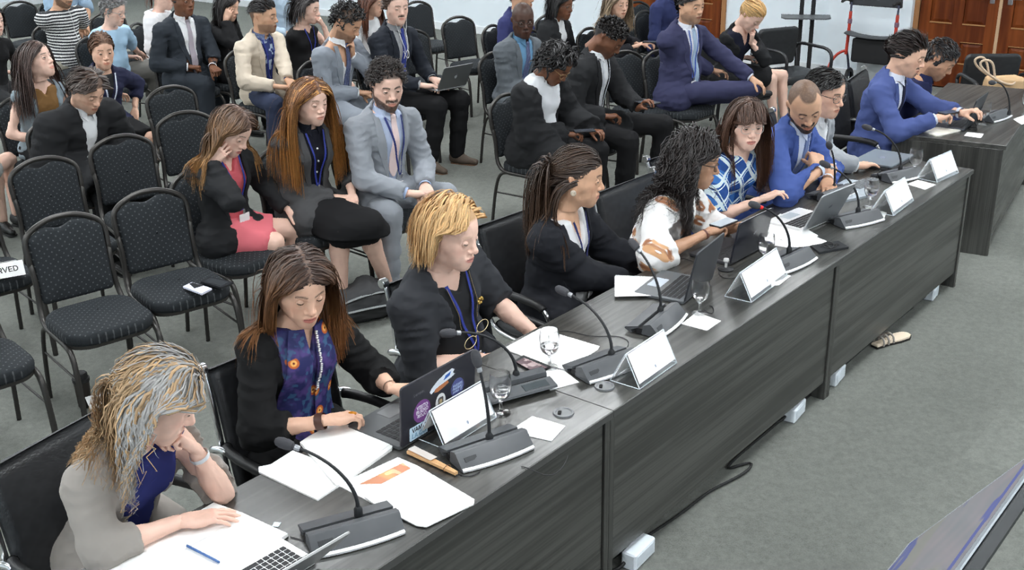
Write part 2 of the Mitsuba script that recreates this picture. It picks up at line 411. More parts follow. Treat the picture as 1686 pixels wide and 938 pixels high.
def finger(base, d, dorsal, L, r, bends):
    """three phalanges bending towards the palm"""
    out, p, ang = [], np.array(base, float), 0.0
    d = nrm(d); dn = nrm(dorsal)
    for l, b, k in zip((.46, .30, .24), bends, (1.0, .93, .85)):
        ang += b * D2R
        q = p + (d * math.cos(ang) - dn * math.sin(ang)) * L * l
        out.append(C(p, q, r * k, r * k * .92, k=.004)); p = q
    return out
POSES = dict(flat=((8, 12, 8), 18, 0), relax=((22, 32, 20), 30, .2), type=((18, 48, 28), 26, .25), grip=((48, 62, 38), 40, .6), fist=((78, 92, 55), 60, .9),
             hold=((38, 48, 30), 34, .5), chin=((62, 70, 40), 20, .4), clasp=((45, 50, 30), 35, .5), point=((30, 40, 25), 25, .35))
HANDS = {}
def hand_mesh(pose, left, h):
    if (pose, left, h) not in HANDS:
        b, th, cl = POSES[pose]
        P = []
        K = [(.088, .030), (.092, .010), (.088, -.011), (.079, -.029)]
        for (x, y) in K:
            P.append(C((.004, y * .62, 0), (x, y, .001), .0135, .0112, k=.012))
        P.append(C((-.03, 0, 0), (.01, 0, 0), .024, .024, k=.014, fd=(0, 0, 1), ff=.72))
        P.append(C((.02, .020, -.006), (.052, .030, -.008), .017, .013, k=.012)); P.append(C((.03, -.022, -.006), (.055, -.022, -.006), .013, k=.012))
        for i, ((x, y), L) in enumerate(zip(K, (.074, .082, .076, .060))):
            sp = (y * 1.6) * (1 - cl)
            bb = tuple(q * (1 + .10 * (i - 1)) for q in b)
            P += finger((x, y, .001), (1, sp * 3.2, 0), (0, 0, 1), L, (.0084, .0088, .0084, .0074)[i], bb)
        t0, t1 = V(.022, .024, -.008), V(.050, .050 - .016 * cl, -.018 - .010 * cl)
        dd = nrm(V(math.cos(th * D2R) * 1.0, math.sin(40 * D2R) * (1 - 1.1 * cl), -.25 - .7 * cl))
        P += [C(t0, t1, .0150, .0115, k=.010), C(t1, t1 + dd * .032, .0108, .0100, k=.004), C(t1 + dd * .032, t1 + dd * .030 + nrm(dd + V(.2, -.3 * cl, -.25)) * .026, .0098, .0084, k=.004)]
        G, lo, ax = grid_field(P, h)
        v, f = surfnet(G, lo, h)
        v, f, _ = keep_faces(v, f, v[:, 0] > -.034)
        m = (v, f)
        HANDS[pose, left, h] = mirror(m) if left else m
    return HANDS[pose, left, h]
def hand_colors(v, skin):
    c = np.tile(np.array(skin), (len(v), 1)) * (.93 + .14 * meshkit.fbm(v * 90, 2, 5))[:, None]
    k = np.exp(-((v[:, 0] - .088) / .008) ** 2) * (v[:, 2] > .002)
    return c * (1 - .12 * k[:, None] * np.array([.3, 1, 1]))

# ---------------------------------------------------------------- people: skeleton
def ik(a, b, l1, l2, pole):
    """the middle joint of a two-bone chain, and the reachable end"""
    d = b - a; L = np.linalg.norm(d)
    if L > (l1 + l2) * .995: b = a + d / L * (l1 + l2) * .995; d = b - a; L = np.linalg.norm(d)
    if L < abs(l1 - l2) + .06: b = a + d / max(L, 1e-6) * (abs(l1 - l2) + .06); d = b - a; L = np.linalg.norm(d)
    x = d / L; ca = (l1 * l1 + L * L - l2 * l2) / (2 * l1 * L)
    p = np.asarray(pole, float); p = nrm(p - x * (p @ x))
    return a + x * l1 * ca + p * l1 * math.sqrt(max(1 - ca * ca, 0)), b

class Fig:
    """the joints of a seated person"""
    def __init__(s, o):
        s.o = o
        s.fem = o.get('fem', False); s.sc = o.get('scale', .96 if s.fem else 1.02); k = s.sc
        s.yaw = o['yaw'] * D2R; s.fat = o.get('fat', 1.0)
        s.F, s.L = V(math.cos(s.yaw), math.sin(s.yaw), 0), V(-math.sin(s.yaw), math.cos(s.yaw), 0)
        s.pel = V(*o['pel']); s.head = V(*o['head'])
        hy, hp, hr = o.get('hyaw', o['yaw']), o.get('hpitch', 0), o.get('hroll', 0)
        s.RH = rotz(hy * D2R) @ roty(hp * D2R) @ rotx(hr * D2R)
        s.hs = o.get('hs', (1.06 if s.fem else 1.11))
        s.nk1 = s.head + s.RH @ V(-.024, 0, -.075) * s.hs
        up0 = nrm(s.head - s.pel)
        s.neck = s.nk1 + V(0, 0, -.068) * k - .022 * s.F * k - up0 * .012 + o.get('neckoff', 0) * s.F
        sp = s.neck - s.pel
        s.UP = nrm(sp)
        s.Fc = nrm(s.F - s.UP * (s.F @ s.UP)); tw = o.get('twist', 0) * D2R
        s.Fc, s.Lc = nrm(s.Fc * math.cos(tw) + np.cross(s.UP, s.Fc) * math.sin(tw)), None
        s.Lc = np.cross(s.UP, s.Fc)
        Ls = np.linalg.norm(sp)
        bow = o.get('bow', .025)
        s.waist = s.pel + sp * .36 - s.Fc * (bow * .6) + s.Fc * .005
        s.chest = s.pel + sp * .72 - s.Fc * (bow * .5)
        s.top = s.pel + sp * .90 - s.Fc * .012
        sw = o.get('sw', (.164 if s.fem else .198)) * k
        shz = o.get('shrug', 0)
        s.sh = {i: s.pel + sp * .835 + s.Lc * i * sw - s.Fc * .005 + V(0, 0, shz) for i in (1, -1)}
        s.hip = {i: s.pel + s.L * i * .085 * k + s.F * .03 for i in (1, -1)}
        s.el, s.wr, s.hx, s.hz = {}, {}, {}, {}
        for i, n in ((1, 'L'), (-1, 'R')):
            t = o.get('wr' + n)
            if t is None: t = s.pel + s.F * .27 * k + s.L * i * .10 + V(0, 0, .10)
            t = s.head + s.RH @ V(*t[1]) * s.hs if t[0] == 'H' else V(*t)
            e = o.get('el' + n)
            s.sh[i] = s.sh[i] + s.Fc * o.get('reach' + n, 0)
            pole = V(*e) if e is not None else s.L * i * .75 - s.F * .45 - V(0, 0, .75)
            s.el[i], s.wr[i] = ik(s.sh[i], t, .285 * k, .255 * k, pole)
            if o.get('ej' + n) is not None: s.el[i], s.wr[i] = V(*o['ej' + n]), t
            hx = o.get('hx' + n); s.hx[i] = nrm(s.wr[i] - s.el[i]) if hx is None else nrm(s.RH @ V(*hx[1]) if hx[0] == 'H' else V(*hx))
            hz = o.get('hz' + n); s.hz[i] = (s.RH @ V(*hz[1]) if hz[0] == 'H' else V(*hz)) if hz is not None else V(0, 0, 1) - s.Fc * .1
        s.kn, s.an, s.tf = {}, {}, {}
        for i, n in ((1, 'L'), (-1, 'R')):
            kn = o.get('kn' + n)
            s.kn[i] = V(*kn) if kn is not None else s.hip[i] + s.F * .42 * k + s.L * i * o.get('spread', .05) + V(0, 0, .01 - s.hip[i][2] + .50)
            an = o.get('an' + n)
            s.an[i] = V(*an) if an is not None else V(*(s.kn[i] - s.F * o.get('tuck', .04))[:2], .095)
            tf = o.get('tf' + n)
            s.tf[i] = nrm(V(*tf)) if tf is not None else nrm(s.F + s.L * i * .15)

    def body_prims(s):
        k, ft = s.sc, s.fat; r = lambda x: x * k * (1 + (ft - 1) * .8)
        P = [C(s.hip[1], s.hip[-1], r(.098), k=.05), C(s.pel, s.waist, r(.118), r(.112 if s.fem else .120), k=.05, fd=s.Fc, ff=.80),
             C(s.waist, s.chest, r(.112 if s.fem else .120), r(.128 if s.fem else .142), k=.05, fd=s.Fc, ff=.78),
             C(s.chest, s.top, r(.128 if s.fem else .142), r(.085), k=.05, fd=s.Fc, ff=.76)]
        if ft > 1.08: P.append(C(s.waist + s.Fc * .055, s.pel + s.UP * .08 + s.Fc * .05, r(.105), k=.06))
        for i in (1, -1):
            P.append(C(s.top - s.UP * .02, s.sh[i] - s.Lc * i * .012, r(.058), r(.046), k=.05))
            if s.fem: P.append(C(s.chest + s.Lc * i * .062 * k + s.Fc * .062 * k - s.UP * .01, s.chest + s.Lc * i * .062 * k + s.Fc * .062 * k - s.UP * .01, r(s.o.get('bust', .052)), k=.04))
            P.append(C(s.neck + s.Lc * i * .015 - s.Fc * .01, s.sh[i] - s.Lc * i * .045 + s.UP * .016, .034 * k, .026 * k, k=.05))
        P.append(C(s.top, s.nk1 - V(0, 0, .01), .058 * k if not s.fem else .050 * k, .055 * k if not s.fem else .047 * k, k=.035))
        return P
    def arm_prims(s, i, a=1.0):
        k = s.sc * (1 + (s.fat - 1) * .7) * (.90 if s.fem else 1.0)
        m = s.el[i] + (s.wr[i] - s.el[i]) * .3
        return [C(s.sh[i], s.el[i], .046 * k * a, .038 * k * a, k=.03), C(s.el[i], m, .039 * k * a, .041 * k * a, k=.02), C(m, s.wr[i], .041 * k * a, .0275 * k * a, k=.02)]
    def leg_prims(s, i):
        k = s.sc * (1 + (s.fat - 1) * .6)
        m = s.kn[i] + (s.an[i] - s.kn[i]) * .3 - nrm(s.tf[i]) * .015
        return [C(s.hip[i], s.kn[i], .088 * k, .057 * k, k=.04), C(s.kn[i], m, .055 * k, .056 * k, k=.02), C(m, s.an[i], .055 * k, .036 * k, k=.02)]
    def to_head(s, p): return (p - s.head) @ s.RH / s.hs
    def coords(s, p):
        """torso coordinates: across, along the spine from the pelvis, forward"""
        q = p - s.pel
        return q @ s.Lc, q @ s.UP, q @ s.Fc
    @property
    def H(s): return float(np.linalg.norm(s.neck - s.pel))
# ---------------------------------------------------------------- people: clothes, hair, assembling
def ring_band(c0, c1, r0, r1, fd, ff, a0, a1, thick, n=28):
    """an open band (a collar): angles a0..a1 about the axis c0->c1, measured from the front fd"""
    ax = nrm(c1 - c0); x = nrm(fd - ax * (fd @ ax)); y = np.cross(ax, x)
    a = np.linspace(a0, a1, n)
    rows = []
    for c, r in ((c0, r0), (c1, r1), (c1, r1 - thick), (c0, r0 - thick)):
        rows.append(c + (np.cos(a)[:, None] * x * ff + np.sin(a)[:, None] * y) * r)
    v = np.vstack(rows); q = []
    for k in range(4):
        i = np.arange(n - 1); A, B = k * n, ((k + 1) % 4) * n
        q.append(np.stack([A + i, A + i + 1, B + i + 1, B + i], 1))
    q = np.vstack(q)
    caps = [[0, n, 2 * n, 3 * n], [3 * n + n - 1, 2 * n + n - 1, n + n - 1, n - 1]]
    q = np.vstack([q, caps])
    return v, np.vstack([q[:, [0, 1, 2]], q[:, [0, 2, 3]]])

def cloth_noise(v, n, amp, seed, f=14.0):
    q = meshkit.fbm(v * f, 3, seed) - .5
    w = v + .05 * (np.stack([meshkit.noise(v * f * .35, seed + 3 + i) for i in range(3)], 1) - .5) * 2
    r = np.abs(meshkit.noise(w * np.array([f * .55, f * .55, f * 1.5]), seed + 9) - .5)
    r2 = np.abs(meshkit.noise(w * np.array([f * 1.2, f * .6, f * 2.2]), seed + 19) - .5)
    return v + n * ((q * 1.0 - r * 1.3 - r2 * .5 + .42) * amp)[:, None]

def garment(s, key, name, prims, h, grow, bsdf, cut=None, lift=None, amp=.004, seed=1, uvmap=False, vcol=None, label=None, f=14.0, keep=None):
    G, lo, ax = grid_field(prims, h, grow)
    if cut is not None or lift is not None:
        near = np.argwhere(np.abs(G) < 3.2 * h + .02)
        p = lo + near * h
        g = G[tuple(near.T)].astype(float) - (0 if grow is None else 0)
        u, w, d = s.coords(p)
        if lift is not None: g = g - lift(u, w, d, p)
        if cut is not None: g = np.maximum(g, cut(u, w, d, p))
        G[tuple(near.T)] = g
    v, f_ = surfnet(G, lo, h)
    if keep is not None: v, f_, _ = keep_faces(v, f_, keep(v))
    n = vnormals(v, f_)
    v = cloth_noise(v, n, amp, seed, f)
    kw = {}
    if uvmap:
        u, w, d = s.coords(v); kw['uv'] = np.stack([u, w], 1)
    if vcol is not None: kw['color'] = vcol(v, n)
    part(key, name, (v, f_), bsdf, True, label, **kw)
    return v, f_

def waist_cut(s, p, top):
    q = p - s.pel
    return np.where(q @ s.F < .16, np.maximum(q[:, 2] - top, -1), -1.0)

def front_surface(s, prims, grow, us, ws, off=.004, back=False):
    """points on the front of the clothed torso at torso coordinates (u, w)"""
    us, ws = np.asarray(us, float), np.asarray(ws, float)
    st = np.arange(.34, -.12, -.005)
    base = s.pel + us[:, None] * s.Lc + ws[:, None] * s.UP
    P = base[:, None] + s.Fc * st[None, :, None]
    d = pts_d(P.reshape(-1, 3), prims, grow).reshape(len(us), len(st)) - off
    hit = d < 0
    i = np.where(hit.any(1), hit.argmax(1), len(st) - 1)
    return base + s.Fc * st[i][:, None], i > 0

def strip(s, prims, grow, us, ws, width, off=.004, thick=.003):
    """a ribbon lying on the front of the torso along (us, ws)"""
    us, ws = np.asarray(us, float), np.asarray(ws, float); width = np.broadcast_to(width, us.shape)
    du, dw = np.gradient(us), np.gradient(ws); l = np.hypot(du, dw) + 1e-9
    nu, nw = -dw / l, du / l
    cols = []
    for k in (-.5, 0, .5):
        p, _ = front_surface(s, prims, grow, us + nu * width * k, ws + nw * width * k, off + (.002 if k == 0 else 0)); cols.append(p)
    for c in cols:
        c[1:-1] = (c[:-2] + 2 * c[1:-1] + c[2:]) / 4
    n = len(us)
    top = np.stack(cols, 1); bot = top - s.Fc * thick
    v = np.concatenate([top.reshape(-1, 3), bot.reshape(-1, 3)])
    q = []
    for i in range(n - 1):
        for j in range(2):
            a = i * 3 + j; q.append([a, a + 1, a + 4, a + 3]); q.append([x + 3 * n for x in (a + 3, a + 4, a + 1, a)])
        for j, sg in ((0, 1), (2, -1)):
            a = i * 3 + j; e = [a, a + 3, a + 3 + 3 * n, a + 3 * n]; q.append(e if sg > 0 else e[::-1])
    q = np.array(q)
    return v, np.vstack([q[:, [0, 1, 2]], q[:, [0, 2, 3]]])

def grow_hair(s, o, cloth, far):
    """strands combed from the scalp, falling over head, neck and shoulders; returns (v, f, colours)"""
    st = o['style']; rng = np.random.RandomState(o.get('seed', 5))
    hv, hf = head_mesh(s.fem, .0056)
    m = scalp_mask(hv, o.get('lift', 0), o.get('recede', 0)) > o.get('inset', -.002)
    m &= ~((np.abs(hv[:, 1]) > .077) & (hv[:, 2] < .035)) & (hv[:, 2] > -.075)
    if 'mask' in st: m &= st['mask'](hv)
    cand = np.argwhere(m)[:, 0]
    N = int(st.get('n', 900) * (.5 if far else 1))
    r = st.get('r', .0028) * (1.45 if far else 1)
    root = hv[rng.choice(cand, N)] + rng.normal(0, .002, (N, 3))
    nr = nrm0(root * np.array([1, 1.25, 1]) - V(-.01, 0, .02))
    part_y = st.get('part', 0.0)
    x, y, z = root.T
    sgn = np.where(y - part_y > 0, 1.0, -1.0)
    comb = st['comb'](root, sgn, rng)
    comb = comb - nr * (comb * nr).sum(1, keepdims=True); comb = nrm0(comb)
    lift = st.get('up', .25)
    d = nrm0(comb + nr * lift)
    L = st['len'](root, sgn, rng) if callable(st['len']) else np.full(N, st['len']) * rng.uniform(.85, 1.05, N)
    M = st.get('m', 12) if not far else max(6, st.get('m', 12) - 3)
    ds = L / (M - 1)
    p = root @ s.RH.T * s.hs + s.head
    d = d @ s.RH.T
    gr = V(0, 0, -1) * st.get('grav', .35)
    cl = rng.uniform(.2, 1, N) ** 1.0 * st.get('thick', .018) + .002
    cl = np.where(rng.rand(N) < .5, cl * .4, cl)
    hp = head_prims(s.fem)[:3] + [head_prims(s.fem)[-1]]
    hp = [dict(q, k=.03) for q in hp]
    tie = st.get('tie')
    if tie is not None: tie = s.head + s.RH @ V(*tie) * s.hs
    tied = np.zeros(N, bool) if tie is None else (st['tied'](root) if 'tied' in st else np.ones(N, bool))
    passed = np.zeros(N, bool)
    path = [p.copy()]
    tgt = st.get('fall')
    for k in range(M - 1):
        g = gr[None] * np.clip((k + 1) / 3, .3, 1)
        if tgt is not None: g = g + (s.RH @ V(*tgt))[None] * .0 + (s.F * tgt[0] + s.L * tgt[1])[None]
        d = nrm0(d + g * np.clip(ds / .02, .3, 2)[:, None])
        if tie is not None:
            near = np.linalg.norm(p - tie, axis=1)
            passed |= tied & (near < .030)
            go = tied & ~passed
            d[go] = nrm0(.35 * d[go] + nrm0(tie - p[go]))
            just = tied & passed
            d[just] = nrm0(d[just] + V(0, 0, -.45) + s.F * -.05)
        p = p + d * ds[:, None]
        q = s.to_head(p)
        # keep hair off the face
        zmin = st.get('facez', .066)
        w = st.get('facew', .066)
        face = (q[:, 0] > .018) & (np.abs(q[:, 1]) < w) & (q[:, 2] < zmin) & (q[:, 2] > -.16)
        if face.any():
            side = np.where(y[face] - part_y >= 0, 1, -1)
            q[face, 1] = side * np.maximum(np.abs(q[face, 1]), w * .92 + .012 * rng.rand(face.sum()))
            p = np.where(face[:, None], q @ s.RH.T * s.hs + s.head, p)
        bx = st.get('behind', .035)
        back = (q[:, 0] > bx) & (q[:, 2] < st.get('behindz', .045)) & (q[:, 2] > -.17) & (np.abs(q[:, 1]) < .16)
        if back.any():
            q[back, 0] = bx - .012 * rng.rand(back.sum())
            q[back, 1] = np.where(q[back, 1] - part_y >= 0, 1, -1) * np.maximum(np.abs(q[back, 1]), .070)
            p = np.where(back[:, None], q @ s.RH.T * s.hs + s.head, p)
        for prims, gw, hd in ((hp, 0, True), (cloth, .004, False)):
            for _ in range(2):
                qq = s.to_head(p) if hd else p
                dd = pts_d(qq, prims, 0) * (s.hs if hd else 1) - gw - cl
                bad = dd < 0
                if not bad.any(): break
                e = .004
                gq = np.stack([pts_d(qq[bad] + np.eye(3)[i] * e, prims, 0) - pts_d(qq[bad] - np.eye(3)[i] * e, prims, 0) for i in range(3)], 1)
                gq = nrm0(gq)
                if hd: gq = gq @ s.RH.T
                p[bad] -= gq * dd[bad][:, None]
                d[bad] = nrm0(d[bad] - gq * np.minimum((d[bad] * gq).sum(1, keepdims=True), 0))
        path.append(p.copy())
    P = np.stack(path, 1)                                           # N, M, 3
    P[:, 1:-1] = (P[:, :-2] + 2 * P[:, 1:-1] + P[:, 2:]) / 4
    q = s.to_head(P.reshape(-1, 3)).reshape(N, M, 3)
    ok = ~((q[..., 0] > st.get('maxx', .098)) & (q[..., 2] < .10) & (q[..., 2] > -.14) & (np.abs(q[..., 1]) < .09)).any(1)
    ok &= ~((q[..., 0] > .06) & (q[..., 2] < .02) & (q[..., 2] > -.10) & (np.abs(q[..., 1]) < .055)).any(1)
    ok &= ~((q[..., 0] > st.get('maxx', .098) + .006) & (q[..., 2] > -.14)).any(1)
    P, L, root = P[ok], L[ok], root[ok]; N = len(P)
    amp = st.get('curl', 0.0)
    tt = np.linspace(0, 1, M)
    if amp:
        ph = rng.rand(N, 1) * 6.28; fr = st.get('freq', 4.0) * rng.uniform(.8, 1.2, (N, 1)) * (L[:, None] / .3)
        env = amp * np.clip(tt * st.get('curl_in', 3), 0, 1) ** 1.5 * rng.uniform(.6, 1.3, (N, 1))
        ax = s.RH.T if False else np.eye(3)
        P = P + (np.cos(ph + fr * 6.28 * tt)[..., None] * V(1, 0, 0) + np.sin(ph + fr * 6.28 * tt)[..., None] * V(0, 1, 0)) * env[..., None] + (np.sin(1.3 * ph + fr * 6.28 * tt) * env * .5)[..., None] * V(0, 0, 1)
    t = np.gradient(P, axis=1); t /= np.linalg.norm(t, axis=2, keepdims=True) + 1e-9
    out = P - s.head
    A = np.cross(t, out); A /= np.linalg.norm(A, axis=2, keepdims=True) + 1e-9
    B = np.cross(t, A)
    rr = r * (1 - .75 * tt ** st.get('taper', 2.0)) * rng.uniform(.6, 1.3, (N, 1))
    ribbon = st.get('wide', 1.9) > 1.5
    if ribbon:       # flat locks, shaded as if rounded
        S = 2
        v = np.stack([P - A * (rr * 1.9)[..., None], P + A * (rr * 1.9)[..., None]], 2)
        i = np.arange(M - 1)
        q = np.stack([i * 2, i * 2 + 1, i * 2 + 3, i * 2 + 2], -1)
    else:
        S = 3
        g = np.arange(S) * 2 * np.pi / S + .6
        fl = st.get('flat', .40)
        v = P[:, :, None] + rr[:, :, None, None] * (np.cos(g)[None, None, :, None] * A[:, :, None] * st.get('wide', 1.9) + fl * np.sin(g)[None, None, :, None] * B[:, :, None])
        i, j = np.meshgrid(np.arange(M - 1), np.arange(S), indexing='ij')
        q = np.stack([i * S + j, i * S + (j + 1) % S, (i + 1) * S + (j + 1) % S, (i + 1) * S + j], -1).reshape(-1, 4)
    q = (q[None] + (np.arange(N) * M * S)[:, None, None]).reshape(-1, 4)
    f = np.vstack([q[:, [0, 1, 2]], q[:, [0, 2, 3]]])
    c0, c1 = np.array(o['hair']), np.array(st.get('tip', o['hair']))
    rc = rng.normal(0, st.get('vary', .22), (N, 1, 1))
    col = (c0 + (c1 - c0) * np.clip((tt * L[:, None] / max(L.max(), .01)) ** 1.2, 0, 1)[..., None]) * np.exp(rc)
    if 'streak' in st:
        sm = (rng.rand(N) < st['streak'][1]) if len(st['streak']) < 3 else st['streak'][2](root, rng)
        col[sm] = np.array(st['streak'][0]) * np.exp(rc[sm] * .7)
    col = np.repeat(col[:, :, None], S, 2)
    v = v.reshape(-1, 3); n = vnormals(v, f)
    o_ = np.repeat(P - s.head + V(0, 0, .02), S, 1).reshape(-1, 3); tt_ = np.repeat(t, S, 1).reshape(-1, 3)
    o_ = nrm0(o_ - tt_ * (o_ * tt_).sum(1, keepdims=True))
    k = st.get('soft', .62)
    if ribbon: n = nrm0(o_ + np.stack([-A, A], 2).reshape(-1, 3) * .75)
    else: n = nrm0(n * (1 - k) + o_ * k)
    return v, f, n, np.clip(col.reshape(-1, 3), .002, .9)
def nrm0(a): return a / np.maximum(np.linalg.norm(a, axis=-1, keepdims=True), 1e-9)

# comb directions (head coordinates)
def comb_part(root, sgn, rng):      # sideways and back from the parting, then down
    return np.stack([-.25 - .2 * (root[:, 0] < 0), sgn * 1.0, -.25 + 0 * sgn], 1) + rng.normal(0, .12, root.shape)
def comb_back(root, sgn, rng):
    return np.stack([-1 + 0 * sgn, .10 * sgn, .15 + 0 * sgn], 1) + rng.normal(0, .10, root.shape)
def comb_side(root, sgn, rng):
    return np.stack([.10 - .5 * (root[:, 0] < .03), .9 * np.sign(sgn) , -.1 + 0 * sgn], 1) + rng.normal(0, .15, root.shape)
def comb_fwd(root, sgn, rng):
    return np.stack([np.where(root[:, 2] > .03, .7, -.1), .35 * sgn, -.7 * (root[:, 2] < .06) - .1], 1) + rng.normal(0, .2, root.shape)
def comb_messy(root, sgn, rng):
    return rng.normal(0, 1, root.shape) + np.array([.1, 0, -.2])
def comb_down(root, sgn, rng):
    return np.stack([-.35 + 0 * sgn, .35 * sgn, -1 + 0 * sgn], 1) + rng.normal(0, .12, root.shape)
def comb_bangs(root, sgn, rng):
    f = root[:, 0] > .045
    return np.where(f[:, None], np.stack([1 + 0 * sgn, .25 * np.sign(root[:, 1]), -.3 + 0 * sgn], 1), comb_part(root, sgn, rng)) + rng.normal(0, .08, root.shape)

def wedge(v0, v1, w0, w1, pw=1.0):
    """the open front of a jacket: half width w0 at height v0 growing to w1 at v1"""
    def half(w): t = np.clip((w - v0) / (v1 - v0), 0, 1.4); return np.where(w < v0, -.05, w0 + (w1 - w0) * t ** pw)
    return half

def lapels(s, key, prims, grow, w0, w1, half, lw, bs):
    n, m = 20, 5
    ws = np.linspace(w0 + .01, w1, n); t = np.linspace(0, 1, n)
    W = lw * np.clip(.10 + 1.45 * t, 0, 1) * np.where(t > .80, .74 - .8 * (t - .8), 1); W[(t > .71) & (t < .77)] *= .55
    for i in (1, -1):
        hf = half(ws)
        U = (hf[:, None] - .003 + W[:, None] * np.linspace(0, 1, m)) * i
        p, ok = front_surface(s, prims, grow, U.ravel(), np.repeat(ws, m), .011)
        top = p.reshape(n, m, 3).copy()
        top[1:-1] = (top[:-2] + 2 * top[1:-1] + top[2:]) / 4
        top[:, 0] -= s.Fc * .004
        v = np.concatenate([top.reshape(-1, 3), (top - s.Fc * .007).reshape(-1, 3)])
        q = []
        N_ = n * m
        for a in range(n - 1):
            for b in range(m - 1):
                k = a * m + b; e = [k, k + 1, k + m + 1, k + m]; q.append(e); q.append([x + N_ for x in e[::-1]])
            for b in (0, m - 1):
                k = a * m + b; q.append([k, k + m, k + m + N_, k + N_])
        for b in range(m - 1):
            for a in (0, n - 1):
                k = a * m + b; q.append([k, k + 1, k + 1 + N_, k + N_])
        q = np.array(q)
        part(key, 'lapel', (v, np.vstack([q[:, [0, 1, 2]], q[:, [0, 2, 3]]])), bs, 45)

